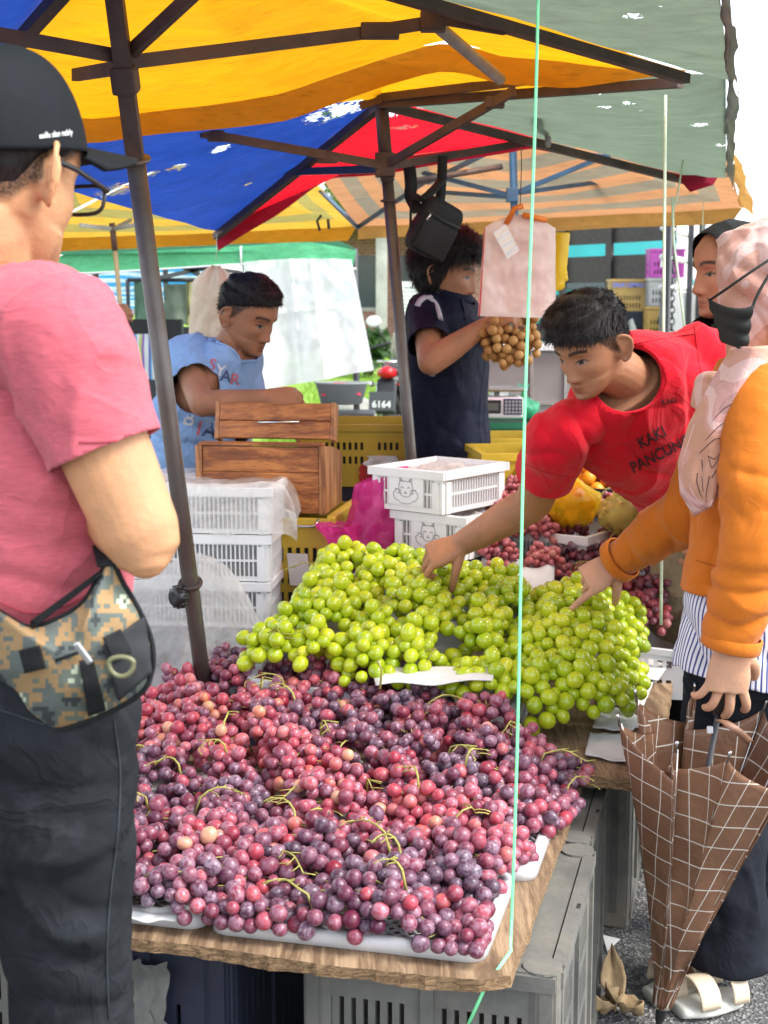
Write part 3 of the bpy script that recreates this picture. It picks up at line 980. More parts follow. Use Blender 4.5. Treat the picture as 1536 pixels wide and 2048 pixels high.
m_silver = M_plain('silver_tarp', (.27, .28, .275), .4, .25, 9, .6, 25, metal=.3, dirt=(.5, .5, .5))
e0, e1 = out1, nr
def edge_strip(P0, P1, w, drop, seed, n=60):
 mb = MB()
 def f(u, v):
  p = V(P0).lerp(V(P1), u)
  q = .006 * noise.noise(V((u * 14, v * 2, seed))) + .016 * noise.noise(V((u * 4, v, seed + 2)))
  return p + V((w * v + q, q * .5, -drop * v ** 1.5 * (1 + .7 * noise.noise(V((u * 9, 0, seed)))) + q * .5 + .012 * math.sin(math.pi * v)))
 mb.grid(f, n, 8)
 return mb
edge_strip(e0, e1, .024, .04, 5).build('frayed_edge', m_silver, c1, True)
def lerp3(a, b, t): return V(a).lerp(V(b), t)
for nm, a, b in (('rafter', ap, fl), ('rafter', ap, fr_), ('rafter', ap, nl), ('rafter', ap, nr)):
 MB().bar(V(a) - V((0, 0, .025)), V(b) - V((0, 0, .02)), .026, .022).build(nm, m_rust, c1)
PB, PT = at(398, 1300, 3.15), at(222, -60, 2.58)
base1 = PB + (PB - PT).normalized() * ((PB.z - .0) / (PT - PB).normalized().z)
pd = (PT - base1).normalized()
MB().tube([base1, PB.lerp(PT, .775)], .0185, 16).build('pole', m_pole, c1, True)
MB().tube([PB.lerp(PT, .770), PT], .0215, 4, sq=True).build('pole_sleeve', m_rust, c1)
o = MB().lathe([(.02, -.003), (.027, -.004), (.029, 0), (.027, .004), (.02, .003)], 20, Matrix.Translation(PB.lerp(PT, .772)) @ pd.to_track_quat('Z', 'Y').to_matrix().to_4x4()).build('collar', m_pole, c1, True)
MB().lathe([(.019, -.003), (.026, -.005), (.028, 0), (.026, .005), (.019, .003)], 20, Matrix.Translation(PB.lerp(PT, .125)) @ pd.to_track_quat('Z', 'Y').to_matrix().to_4x4()).build('lock_ring', m_rust, c1, True)
kp = PB.lerp(PT, .105) + V((-.026, -.03, 0))
km = Matrix.Translation(kp) @ V((.55, .5, 0)).to_track_quat('Z', 'Y').to_matrix().to_4x4()
kn = MB(); kn.lathe([(.008, -.012), (.018, -.014), (.023, -.008), (.024, .004), (.022, .014), (.008, .018), (.006, .045)], 24, km)
for k in range(10):
 a = k * math.pi / 5
 kn.tube([km @ V((.0235 * math.cos(a), .0235 * math.sin(a), -.008)), km @ V((.0235 * math.cos(a), .0235 * math.sin(a), .012))], .003, 6)
kn.build('knob', m_knob, c1, True)
hub = PB.lerp(PT, .872)
MB().cbox(hub, (.046, .046, .05), .008, rot=pd.to_track_quat('Z', 'Y').to_matrix()).build('slider', m_rust, c1)
hy = hub.y
struts = [(at(262, 124, hy), at(726, 66, 2.86)), (at(726, 66, 2.86), at(868, 44, 2.9)), (at(245, 114, hy), at(-20, 66, 2.55)), (at(262, 104, hy), at(395, -20, 2.5)),
   (at(236, 136, hy), at(150, 150, 2.95))]
for i, (a, b) in enumerate(struts):
 MB().bar(a, b, .014, .024).build('strut', m_rust, c1)
MB().cbox(at(760, 62, 2.86), (.075, .03, .03), .004).build('bracket', m_rust, c1)
MB().cbox(at(866, 42, 2.9), (.05, .04, .04), .004).build('bracket', m_rust, c1)
MB().tube([at(866, 45, 2.92), at(1000, 158, 3.36)], .0135, 12).build('slide_tube', m_greysteel, c1, True)
MB().bar(at(868, 36, 2.9), at(1010, 60, 2.98), .012, .02).build('strut', m_rust, c1)
MB().tube([V((1.9, 1.75, 0)), nr], .017, 10).build('pole', m_pole, c1, True)
MB().tube([V((-1.32, .9, 0)), V((-1.06, 1.27, 1.8))], .017, 10).build('pole', m_pole, c1, True)
ap2 = at(762, 196, 4.3)
f2l, f2r = at(120, 262, 3.5), at(1362, 148, 3.56)
f2m = at(110, 372, 4.1)
b2l, b2r = at(432, 462, 5.5), at(1378, 352, 5.4)
c2 = thing('market_canopy', 'middle market canopy with blue, red and grey green panels on a rusty central pole', 'canopy', (at(822, 930, 4.4).x, 4.4, 0))
curved_panel(f2l, f2r, ap2, eave_peaks(f2l, f2r, [(200, 215), (560, 160), (800, 96), (900, 88), (1150, 118)], 3.53), 60, 24, -.02, 11).build('yellow_panel', m_yel, c2, True)
mb = MB()
def bpan(u, v):
 e = b2l.lerp(f2m, u / .7) if u < .7 else f2m.lerp(f2l, (u - .7) / .3)
 p = e.lerp(ap2, v)
 p.z += .008 * noise.noise(V((u * 7, v * 6, 12))) - .03 * math.sin(math.pi * min(1, u / .8)) * math.sin(math.pi * min(1, v * .9 + .05)) * (1 - v)
 return p
mb.grid(bpan, 60, 32)
bp2 = mb.build('blue_panel', m_blue, c2, True)
pk2 = eave_peaks(b2l, b2r, [(560, 385), (650, 322), (770, 318), (1060, 280), (1200, 312)], 5.45)
rp2 = curved_panel(b2r, b2l, ap2, pk2, 50, 30, .01, 13).build('red_panel', m_red, c2, True)
out_f, out_b = at(1452, 150, 3.7), at(1452, 356, 5.2)
mb = MB()
def gpan(u, v):
 e = V(out_f).lerp(V(out_b), u)
 inn = V(f2r).lerp(V(b2r), u)
 p = ap2.lerp(inn, min(1, v * 1.12)) if v < .893 else inn.lerp(e, (v - .893) / .107)
 p.z += .008 * noise.noise(V((u * 6, v * 6, 14))) - .02 * math.sin(math.pi * u) * math.sin(math.pi * v)
 return p
mb.grid(gpan, 50, 40); gp2 = mb.build('green_panel', m_gg, c2, True)
edge_strip(out_f + V((0, 0, .01)), out_b + V((0, 0, .0)), .03, .04, 15).build('frayed_edge', m_silver, c2, True)
m_maroon = M_canopy('maroon_valance', (.33, .01, .035), .35, stain=(.15, .02, .03))
valance(eave_pts(b2l, b2r, pk2), .075, 16, 2, .03, tp=.9).build('valance', m_maroon, c2, True)
mb = MB()
mb.add([b2l + V((-.02, 0, .02)), b2l + V((.27, -.05, .27)), b2l + V((.34, 0, .23)), b2l + V((.06, .02, -.03))], [(0, 1, 2, 3)])
mb.build('corner_flap', m_maroon, c2)
mb = MB(); q = at(1400, 350, 5.3)
mb.add([q + V((-.09, 0, .0)), q + V((.07, 0, 0)), q + V((.05, 0, -.035)), q + V((-.03, .02, -.06))], [(0, 1, 2, 3)])
mb.build('corner_flap', m_maroon, c2)
for a, b in ((ap2, b2l), (ap2, b2r), (ap2 + V((0, -.02, 0)), f2r)):
 MB().bar(V(a) - V((0, 0, .02)), V(b) - V((0, 0, .02)), .026, .024).build('rafter', m_rust, c2)
P2b, P2t = at(824, 935, 4.42), at(762, 200, 4.3)
d2 = (P2t - P2b).normalized(); base2 = P2b - d2 * (P2b.z / d2.z)
MB().tube([base2, at(775, 360, 4.33)], .0175, 14).build('pole', m_pole, c2, True)
MB().tube([at(775, 362, 4.33), P2t], .0205, 14).build('pole_sleeve', m_rust, c2, True)
MB().lathe([(.02, -.004), (.027, 0), (.02, .004)], 18, Matrix.Translation(at(777, 402, 4.335))).build('collar', m_rust, c2, True)
MB().cbox(at(770, 330, 4.31), (.06, .06, .07), .006).build('slider', m_rust, c2)
for a, b, mm in ((at(765, 330, 4.29), at(402, 266, 4.0), m_rust), (at(775, 328, 4.29), at(1028, 182, 3.8), m_rust), (at(760, 338, 4.33), at(572, 344, 4.9), m_dkmetal),
    (at(780, 332, 4.33), at(1105, 276, 4.9), m_rust), (at(765, 195, 4.26), at(1212, 142, 3.6), m_rust), (at(720, 212, 4.25), at(766, 196, 4.26), m_rust)):
 MB().bar(a, b, .014, .024).build('strut', mm, c2)
MB().cbox(at(990, 205, 3.88), (.05, .03, .03), .004).build('bracket', m_rust, c2)
MB().cbox(at(432, 272, 4.02), (.045, .03, .03), .004).build('bracket', m_rust, c2)
MB().cbox(at(655, 316, 4.2), (.06, .03, .03), .004).build('bracket', m_rust, c2)
MB().tube([at(1083, 222, 4.3), at(1096, 258, 4.6)], .014, 10).build('peg', m_greysteel, c2, True)
MB().tube([at(1096, 258, 4.6), at(1096, 290, 4.75)], .01, 8).build('peg', m_greysteel, c2, True)
def torn(o, name, c, tr, stain, spots):
 bpy.context.view_layer.update()
 dg = bpy.context.evaluated_depsgraph_get(); bv = BVHTree.FromObject(o, dg); Mi = o.matrix_world.inverted(); C = V((0, 0, H)); hs_ = []
 for px, py, rad, kd in spots:
  h = bv.ray_cast(Mi @ C, Mi.to_3x3() @ (at(px, py, 2) - C).normalized())
  if h[0] is not None: hs_.append((tuple(h[0]), rad, kd))
 o.data.materials[0] = M_canopy(name, c, tr, hs_, stain=stain)
torn(bp2, 'torn_blue_tarp', (.016, .062, .34), .5, (.02, .03, .08), [(665, 222, .16, (1, 2, 2)), (700, 215, .10, (1, 2, 2)), (235, 380, .12, (1, 3, 3)), (355, 335, .06, (1, 2, 2)), (440, 298, .05, (1, 2, 2)), (300, 348, .05, (1, 3, 3)), (495, 368, .03, (1, 1, 1))])
torn(rp2, 'torn_red_tarp', (.85, .008, .02), .68, (.4, .01, .03), [(795, 225, .12, (2, 1, 1)), (810, 255, .08, (2, 1, 1)), (780, 215, .08, (2, 1, 1))])
torn(gp2, 'torn_green_tarp', (.19, .25, .175), .42, (.12, .12, .1), [(1193, 185, .045, (2.5, 1, 1)), (1208, 214, .035, (2, 1, 1)), (1256, 206, .035, (2, 1, 1)), (1275, 222, .03, (1, 1, 1)), (1400, 250, .05, (3.5, 1, 1)), (1438, 290, .035, (3.5, 1, 1)), (850, 192, .06, (1, 3, 3))])
torn(gp1_, 'torn_green_tarp', (.19, .25, .175), .42, (.12, .12, .1), [(1262, 32, .045, (1.5, 1, 1)), (1320, 12, .02, (1, 1, 1))])
m_str1 = M_canopy('orange_grey_stripe', (.56, .27, .12), .5, stripes=((.27, .235, .16), 5.2), stain=(.3, .2, .1))
m_str2 = M_canopy('yellow_olive_stripe', (.7, .42, .05), .5, stripes=((.36, .32, .09), 4.2), stain=(.3, .2, .05))
m_val2 = M_canopy('tan_valance', (.5, .27, .07), .42, stain=(.25, .14, .04))
c3 = thing('market_canopy', 'orange and grey striped market canopy on a blue pole behind the man with long hair', 'canopy', (at(1034, 840, 6.4).x, 6.4, 0))
g_l, g_r = at(716, 452, 7.6), at(1484, 416, 7.0)
g_nr, g_nl = at(1452, 300, 5.9), at(560, 240, 5.7)
ap3 = at(1000, 255, 6.3)
curved_panel(g_l, g_r, ap3, None, 50, 26, .06, 21).build('far_panel', m_str1, c3, True)
curved_panel(g_r, g_nr, ap3, None, 40, 26, .04, 22).build('side_panel', m_str1, c3, True)
curved_panel(g_nl, g_l, ap3, None, 40, 26, .04, 23).build('side_panel', m_str1, c3, True)
valance([g_l, g_r], .07, 24, rip=.02).build('valance', m_val2, c3, True)
edge_strip(g_nr, g_r, .07, .06, 25).build('frayed_edge', m_val2, c3, True)
bp0, bp1 = at(1040, 900, 6.45), at(1025, 268, 6.3)
dd = (bp1 - bp0).normalized()
MB().tube([bp0 - dd * (bp0.z / dd.z), bp1], .017, 12).build('pole', m_bluepole, c3, True)
for a, b in ((at(1022, 388, 6.32), at(1272, 354, 7.0)), (at(1022, 390, 6.32), at(1220, 308, 6.1)), (at(1018, 390, 6.32), at(845, 345, 6.7)), (at(1018, 394, 6.32), at(860, 383, 6.9)),
    (at(1220, 318, 6.15), at(1060, 285, 6.0)), (at(855, 365, 6.8), at(985, 300, 6.0)), (at(715, 455, 7.55), at(870, 350, 6.8)), (at(715, 455, 7.55), at(640, 380, 6.8))):
 MB().bar(a, b, .012, .02).build('strut', m_bluepole, c3)
MB().cbox(at(1024, 390, 6.31), (.05, .05, .06), .005).build('slider', m_bluepole, c3)
MB().tube([at(820, 364, 6.2), at(1004, 333, 6.3)], .013, 8).build('cross_bar', m_rust, c3, True)
c4_ = thing('market_canopy', 'yellow and olive striped market canopy on a tan pole behind the pink shirted man', 'canopy', (at(240, 620, 7.2).x, 7.2, 0))
k_l, k_r = at(40, 478, 8.2), at(713, 452, 7.9)
k_nr, k_nl = at(600, 330, 6.2), at(-60, 350, 6.4)
ap4 = at(330, 330, 7.1)
curved_panel(k_l, k_r, ap4, None, 50, 26, .05, 31).build('far_panel', m_str2, c4_, True)
curved_panel(k_r, k_nr, ap4, None, 40, 26, .04, 32).build('side_panel', m_str2, c4_, True)
curved_panel(k_nl, k_l, ap4, None, 40, 26, .04, 33).build('side_panel', m_str2, c4_, True)
valance([k_l, k_r], .075, 34, rip=.03).build('valance', m_val, c4_, True)
m_tanpole = M_plain('tan_pole', (.36, .27, .15), .5, .2, 7, .15, dirt=(.15, .09, .05))
tp0, tp1 = at(243, 640, 7.25), at(224, 446, 7.2)
dd = (tp1 - tp0).normalized()
MB().tube([tp0 - dd * (tp0.z / dd.z), at(230, 500, 7.2)], .012, 10).build('pole', m_tanpole, c4_, True)
MB().tube([at(230, 501, 7.2), tp1], .018, 4, sq=True).build('pole_sleeve', m_rust, c4_, True)
for q in (at(160, 450, 7.0), at(262, 440, 7.4), at(290, 446, 7.0)):
 MB().bar(at(226, 458, 7.2), q, .012, .018).build('strut', m_greysteel, c4_)
mb = MB(); mb.tube([at(643, 430, 7.5), at(634, 442, 7.5), at(640, 462, 7.5)], .008, 6); mb.tube([at(656, 438, 7.5), at(658, 458, 7.5)], .008, 6)
mb.build('hook', m_dkmetal, c4_, True)
m_greent = M_canopy('green_tarp', (.16, .62, .30), .45, stain=(.03, .2, .1))
m_dgreen = M_canopy('dark_green_roof', (.01, .13, .05), .35, stain=(.01, .05, .03))
c5 = thing('market_canopy', 'green market canopy with white piping over the hanging white sheet', 'canopy', (at(420, 700, 9).x, 9.0, 0))
q0, q1 = at(100, 526, 9.2), at(482, 502, 9.0)
q2, q3 = at(605, 488, 8.9), at(712, 500, 8.9)
vt = valance([q0 + V((0, 0, .04)), q1 + V((0, 0, .03)), q2 + V((0, 0, .012)), q3], .115, 41, 10, .03)
vt.build('valance', m_greent, c5, True)
pp = [V(p) + V((0, -.012, -.115 * (1 + .12 * noise.noise(V((i / 30 * 5, 3, 41)))))) for i, p in enumerate(catmull([tuple(q0 + V((0, 0, .04))), tuple(q1 + V((0, 0, .03))), tuple(q2 + V((0, 0, .012))), tuple(q3)], 10))]
mb = MB(); mb.tube(pp, .006, 6); mb.tube([q1 + V((0, -.012, .03)), q1 + V((0, -.012, -.09))], .006, 6); mb.build('piping', m_white, c5, True)
rf = curved_panel(q0 + V((-.3, 0, .04)), q3 + V((0, 0, .01)), V((-1.2, 10.6, 2.25)), None, 30, 16, .02, 42); rf.build('roof_panel', m_dgreen, c5, True)
rf = curved_panel(V((-2.9, 12.2, 1.75)), V((-.2, 12.2, 1.75)), V((-1.2, 10.6, 2.25)), None, 30, 16, .02, 43); rf.build('roof_panel', m_dgreen, c5, True)
for a, b in ((at(106, 530, 9.2), at(190, 546, 9.6)), (at(190, 546, 9.6), at(300, 518, 9.6))):
 MB().bar(a, b, .02, .03).build('strut', m_greysteel, c5)
for a, b in ((at(300, 520, 10), at(480, 545, 11)), (at(300, 560, 11), at(480, 520, 10)), (at(340, 520, 10), at(420, 560, 11)), (at(120, 560, 11), at(260, 520, 10))):
 MB().bar(a, b, .02, .03).build('strut', m_dkmetal, c5)
for px, Yp, mt_ in ((490, 9.05, m_greysteel), (190, 9.7, m_dkmetal), (330, 11, m_dkmetal), (709, 8.95, m_dkmetal)):
 a = at(px, 530, Yp); MB().tube([V((a.x + .02, Yp, 0)), V((a.x, Yp, a.z + .1))], .02, 10).build('pole', mt_, c5, True)
m_sheet = M_film('white_sheet', (.93, .95, .93), .98, .3, .5, 9, .35)
s_l, s_r, s_br, s_bl = at(487, 524, 8.85), at(703, 519, 8.8), at(748, 740, 8.7), at(498, 786, 8.8)
mb = MB()
def shf(u, v):
 p = s_l.lerp(s_r, u).lerp(s_bl.lerp(s_br, u), v)
 fold = .02 * math.exp(-((u - .62) / .02) ** 2) + .02 * math.exp(-((u - .43) / .015) ** 2) + .012 * math.exp(-((v - .42) / .02) ** 2)
 p.y -= fold + .05 * noise.noise(V((u * 4, v * 3, 5))) + .02 * noise.noise(V((u * 12, v * 10, 5))) + .04 * v * math.sin(u * 14)
 p.z += .05 * (1 - v) * (.25 - (u - .5) ** 2)
 return p
mb.grid(shf, 70, 70)
tag(mb.build('plastic_sheet', m_sheet, None, True), 'large crumpled white plastic sheet hanging below the green canopy edge', 'sheet')
m_bluestripe = M_canopy('blue_white_tarp', (.05, .35, .7), .55, stripes=((.65, .78, .85), 9))
mb = cloth_quad(at(60, 622, 14), at(420, 612, 14), at(440, 520, 13.4), at(60, 520, 13.4), 30, 30, .03, .05, 51)
tag(mb.build('striped_tarp', m_bluestripe, None, True), 'bright blue and white striped tarp behind the green canopy', 'tarp')
def hang_cloth(px0, px1, py0, py1, Y, mt, label, name='hanging_cloth', cat='cloth', group=None, seed=0, folds=3):
 a, b, c, d = at(px0, py0, Y), at(px1, py0, Y), at(px1, py1, Y), at(px0, py1, Y)
 mb = MB()
 def f(u, v):
  p = a.lerp(b, u).lerp(d.lerp(c, u), v)
  p.y += .03 * math.sin(u * folds * 6.28 + seed) * (.4 + .6 * v) + .02 * noise.noise(V((u * 3, v * 3, seed)))
  return p
 mb.grid(f, 28, 28)
 o = mb.build(name, mt, None, True)
 o.modifiers.new('t', 'SOLIDIFY').thickness = .006
 return tag(o, label, cat, group)
Yc = 10.4
hang_cloth(268, 305, 562, 652, Yc, M_fabric('sage_cloth', (.14, .25, .17)), 'sage green cloth with a black print hanging on the dim rack', seed=1, folds=1)
hang_cloth(328, 372, 568, 648, Yc, M_fabric('grey_green_cloth', (.2, .25, .19)), 'grey green cloth hanging on the rack between pole and pale bags', seed=2, folds=1)
hang_cloth(372, 392, 562, 650, Yc + .1, M_fabric('olive_cloth', (.3, .3, .14)), 'olive cloth with a teal edge hanging behind the pale bags', seed=3, folds=1)
def M_stripes(name, cols, n, axis=0):
 m, nt, b = new_mat(name)
 uvv = nt.nodes.new('ShaderNodeTexCoord')
 sx = nt.nodes.new('ShaderNodeSeparateXYZ'); L(nt, uvv.outputs['UV'], sx.inputs[0])
 fr = mth(nt, 'FRACT', mth(nt, 'MULTIPLY', sx.outputs[axis], n))
 cc = ramp(nt, fr, [(i / len(cols), c) for i, c in enumerate(cols)], 'CONSTANT')
 L(nt, cc, b.inputs['Base Color']); b.inputs['Roughness'].default_value = .85
 return m
hang_cloth(262, 322, 668, 760, 9.8, M_stripes('stripe_cloth', [(.75, .8, .82), (.1, .1, .45), (.2, .5, .75), (.8, .8, .8), (.5, .6, .15), (.3, .15, .5), (.75, .78, .8)], 2), 'colourful striped cloth hanging low beside the leaning pole', seed=4, folds=1)
rk = thing('clothes_rack', 'dim metal clothes rack with the green cloths on it', 'rack', (at(330, 600, Yc).x, Yc, 0))
a, b = at(255, 560, Yc), at(398, 560, Yc)
MB().tube([a, b], .015, 8).build('rail', m_dkmetal, rk, True)
for q in (a, b): MB().tube([V((q.x, Yc, 0)), q], .015, 8).build('post', m_dkmetal, rk, True)
mb = MB()
a, b = at(262, 662, 9.9), at(320, 662, 9.9)
mb.box(((a.x + b.x) / 2, 9.95, a.z - .0), (b.x - a.x + .3, .1, .16));
tag(mb.build('dark_shelf', m_dark), 'dark shelf edge above the colourful striped cloth', 'shelf')
a, b = at(60, 650, 12), at(420, 650, 12)
mb = MB(); mb.cbox(((a.x + b.x) / 2, 12.2, .62), (b.x - a.x, .4, 1.2), .02)
tag(mb.build('covered_table', M_fabric('dark_cover', (.05, .055, .06)), None), 'dark covered market table under the green canopy', 'table')
m_string = M_plain('green_string', (.2, .72, .34), .35, .15, 30, .1, 200)
m_string2 = M_plain('pale_string', (.55, .68, .48), .4, .15, 30, .1, 200)
def ribbon(pts, w, th, mt, label, name='string', seed=0):
 P = [V(p) for p in pts]
 mb = MB(); mb.tube(P, w / 2, 8, flat=th / w)
 return tag(mb.build(name, mt, None, True), label, 'string', 'plastic strings tied to the canopies')
sb, stp = at(1021, 1893, 1.97), at(1077, -70, 2.15)
P = [sb.lerp(stp, t) + V((.0015 * math.sin(t * 9), 0, 0)) for t in np.linspace(0, 1, 30)]
ribbon([at(925, 2075, 1.93), at(970, 1975, 1.92), sb - V((0, .012, .0))] + P, .0052, .0022, m_string, 'bright green plastic string stretched from the canopy to the front of the board')
ribbon([at(1331, 190, 3.5).lerp(at(1322, 1250, 3.3), t) for t in np.linspace(0, 1, 20)], .0075, .003, m_string2, 'pale green string hanging from the canopy corner past the red shirt')
ribbon([at(1345, 395, 4.9), at(1347, 480, 4.9), at(1362, 600, 4.9), at(1375, 700, 4.9)], .008, .004, m_string2, 'thin pale string slanting in front of the lorry rails')
ribbon([at(1366, 320, 4.9), at(1356, 385, 4.9), at(1342, 440, 4.9)], .006, .003, m_string2, 'short frayed string end under the grey green canopy')
ribbon([at(1407, 405, 6.5), at(1404, 490, 6.5)], .004, .003, m_string2, 'hair thin string hanging from the striped canopy edge')
def wire(a, b, sag, r, label):
 P = [V(a).lerp(V(b), t) - V((0, 0, sag * 4 * t * (1 - t))) for t in np.linspace(0, 1, 16)]
 tag(MB().tube(P, r, 6).build('power_line', m_dark, None, True), label, 'wire')
wire(at(1380, 207, 40), at(1900, 205, 40), .3, .012, 'thin overhead power line crossing the white sky')
m_bagf = M_fabric('black_nylon', (.022, .024, .027), .55, .2, 1200, 12, .3)
bagY = 4.35
tb = thing('shoulder_bag', 'black shoulder bag hung by its strap from the canopy strut', 'bag', at(868, 450, bagY))
bc = at(868, 457, bagY); k = 1 / ppm(bagY, 1.65)
bm = bmesh.new(); bmesh.ops.create_cube(bm, size=1)
bmesh.ops.subdivide_edges(bm, edges=bm.edges[:], cuts=6, use_grid_fill=True)
Mb = Matrix.Translation(bc) @ Matrix.Rotation(R(27), 4, 'Y') @ Matrix.Rotation(R(20), 4, 'Z')
for v in bm.verts:
 x, y, z = v.co
 r_ = 1 - .12 * (abs(x * 2) ** 6) * (abs(z * 2) ** 6)
 v.co = V((x * .125 * r_, y * (.055 + .02 * math.cos(x * 3) * math.cos(z * 3)), z * .168 * r_))
 v.co += v.co.normalized() * .004 * noise.noise(v.co * 30)
bm.verts.ensure_lookup_table()
mb = MB(); mb.add([Mb @ v.co for v in bm.verts], [tuple(v.index for v in f.verts) for f in bm.faces]); bm.free()
mb.build('pouch', m_bagf, tb, True)
fp = MB(); fp.cbox((0, 0, 0), (.112, .012, .10), .006); fp.v = [tuple(Mb @ V((v[0] + .002, v[1] - .042, v[2] - .028))) for v in fp.v]
fp.build('front_pocket', m_bagf, tb, True)
zp = MB(); zp.tube([Mb @ V((-.06, -.045, .035)), Mb @ V((0, -.05, .03)), Mb @ V((.06, -.044, .035))], .003, 6); zp.build('zip', m_motor, tb, True)
zp = MB(); zp.tube([Mb @ V((-.05, -.052, .03)), Mb @ V((-.052, -.054, .008))], .004, 6); zp.build('zip_pull', m_chrome, tb, True)
def strap(pts, w, th, mt, par, name='strap'):
 P = [V(p) for p in catmull([tuple(q) for q in pts], 6)]
 mb = MB()
 T, X = frames(P)
 vs = []
 for p, t, x in zip(P, T, X):
  side = V((1, 0, 0)) - t * t.x
  side = (side.normalized() if side.length > .2 else x)
  nrm = side.cross(t).normalized()
  for sx, sy in ((-1, -1), (1, -1), (1, 1), (-1, 1)): vs.append(p + side * sx * w / 2 + nrm * sy * th / 2)
 fs = [(i * 4 + a, i * 4 + (a + 1) % 4, (i + 1) * 4 + (a + 1) % 4, (i + 1) * 4 + a) for i in range(len(P) - 1) for a in range(4)]
 fs += [(3, 2, 1, 0), tuple(len(vs) - 4 + i for i in range(4))]
 mb.add(vs, fs)
 return mb.build(name, mt, par, True)
strap([at(816, 320, 4.42), at(820, 345, 4.41), at(822, 370, 4.4), at(822, 395, 4.38), at(838, 424, 4.34)], .038, .004, m_bagf, tb)
strap([at(885, 312, 4.44), at(884, 350, 4.43), at(880, 400, 4.42), at(872, 418, 4.4)], .03, .004, m_bagf, tb)
strap([at(822, 388, 4.36), at(845, 398, 4.34), at(868, 378, 4.36), at(884, 358, 4.42)], .026, .004, m_bagf, tb)
zp = MB(); zp.tube([at(822, 395, 4.35), at(821, 450, 4.34), at(823, 486, 4.34)], .004, 6); zp.build('loose_strap', m_bagf, tb, True)
def bag_bundle(label, pts, Y, mt, n, top, seed=0, thick=.05, nk=.06):
 t = thing('bag_bundle', label, 'plastic bags', at(*top, Y))
 tl, tr, br, bl = [at(*p, Y) for p in pts]
 for k in range(n):
  mb = MB()
  off = thick * (k / max(1, n - 1) - .5)
  jx = random.uniform(-.01, .01)
  def f(u, v):
   p = tl.lerp(tr, u).lerp(bl.lerp(br, u), v)
   neck = max(0, 1 - v / nk) ** 1.4
   cx = at(*top, Y).x
   p.x = p.x + (cx - p.x) * .82 * neck
   p.y += off * (1 - neck) + .012 * noise.noise(V((u * 4, v * 5, seed + k))) + .006 * noise.noise(V((u * 14, v * 14, seed + k)))
   p.x += jx * v
   p.z += neck * (at(*top, Y).z - p.z) * .55
   return p
  mb.grid(f, 26, 30)
  mb.build('bag', mt[k % len(mt)], t, True)
 return t
m_pinkbag = M_film('pinkish_bag', (.97, .88, .83), .93, .35, .5, 8, .3)
m_clearbag = M_film('clear_bag', (.85, .8, .78), .55, .2, .4, 14, .6)
m_redbag = M_film('red_bag', (.85, .12, .14), .8, .3, .5, 10, .4)
m_yelbag = M_film('yellow_bag', (.9, .68, .01), .95, .3, .5, 12, .5)
m_creambag = M_film('cream_bag', (.86, .78, .62), .97, .35, .45, 16, .4)
t = bag_bundle('bundle of pale pink clear plastic bags on an orange hanger', ((970, 442), (1110, 445), (1104, 636), (962, 632)), 4.15, [m_pinkbag, m_pinkbag, m_redbag, m_clearbag], 4, (1040, 418), seed=1)
mb = MB(); mb.tube([at(1012, 448, 4.13), at(1030, 416, 4.12), at(1046, 412, 4.12)], .008, 8); mb.tube([at(1046, 430, 4.12), at(1093, 440, 4.13)], .008, 8)
mb.build('hanger', M_plain('orange_plastic', (.8, .22, .02), .4, .1, trans=.2), t, True)
q = [at(986, 465, 4.09), at(1012, 449, 4.09), at(1039, 500, 4.09), at(1015, 518, 4.09)]
mb = MB(); mb.grid(lambda u, v: q[0].lerp(q[1], u).lerp(q[3].lerp(q[2], u), v) + V((0, .004 * math.sin(v * 22), 0)), 8, 24)
o = mb.build('label', m_white, t, True)
zp = MB(); zp.tube([at(1040, 420, 4.13), at(1043, 330, 4.2), at(1042, 292, 4.4)], .0015, 5); zp.build('hanging_wire', m_rust, t, True)
q = [at(1108, 468, 4.45), at(1128, 465, 4.45), at(1136, 560, 4.45), at(1098, 590, 4.45)]
mb = MB(); mb.grid(lambda u, v: q[0].lerp(q[1], u).lerp(q[3].lerp(q[2], u), v) + V((0, .01 * math.sin(u * 7 + v * 3), 0)), 16, 20)
tag(mb.build('yellow_bags', m_yelbag, None, True), 'flat stack of bright yellow plastic bags behind the pale pink bundle', 'plastic bags').modifiers.new('t', 'SOLIDIFY').thickness = .02
t = bag_bundle('bundle of cream plastic carrier bags hung from the canopy corner', ((388, 542), (476, 548), (466, 690), (378, 700)), 5.4, [m_creambag], 4, (432, 520), seed=9, thick=.08, nk=.16)
zp = MB(); zp.tube([at(434, 468, 5.45), at(432, 522, 5.4)], .0015, 5); zp.build('hanging_wire', m_string2, t, True)
# ================================================================== TABLES, CRATES AND GOODS
TR = R(-14)
O2 = V((.147, 1.95, 0))
E1 = V((math.cos(TR), math.sin(TR), 0))
E2 = V((-math.sin(TR), math.cos(TR), 0))
def T(u, v, z=0.0): return O2 + E1 * u + E2 * v + V((0, 0, z))
RotT = Matrix.Rotation(TR, 3, 'Z')
BZ = .49
m_board = M_wood('weathered_plywood', (.16, .095, .05), (.34, .23, .135), 3.2, 1, .8)
m_boardedge = M_wood('plywood_edge', (.13, .075, .035), (.36, .23, .12), 16, 0, .9)
m_whitepl = M_plain('white_plastic', (.66, .66, .68), .38, .05, 4, .08, dirt=(.42, .4, .38), dirt_amt=.35)
m_paper = M_plain('white_paper', (.8, .8, .79), .8, .04, 6, .2, 12, trans=.15)
m_concgrey = M_plain('grey_crate_plastic', (.115, .115, .105), .8, .35, 5, .6, 40, dirt=(.24, .22, .17), dirt_amt=.85)
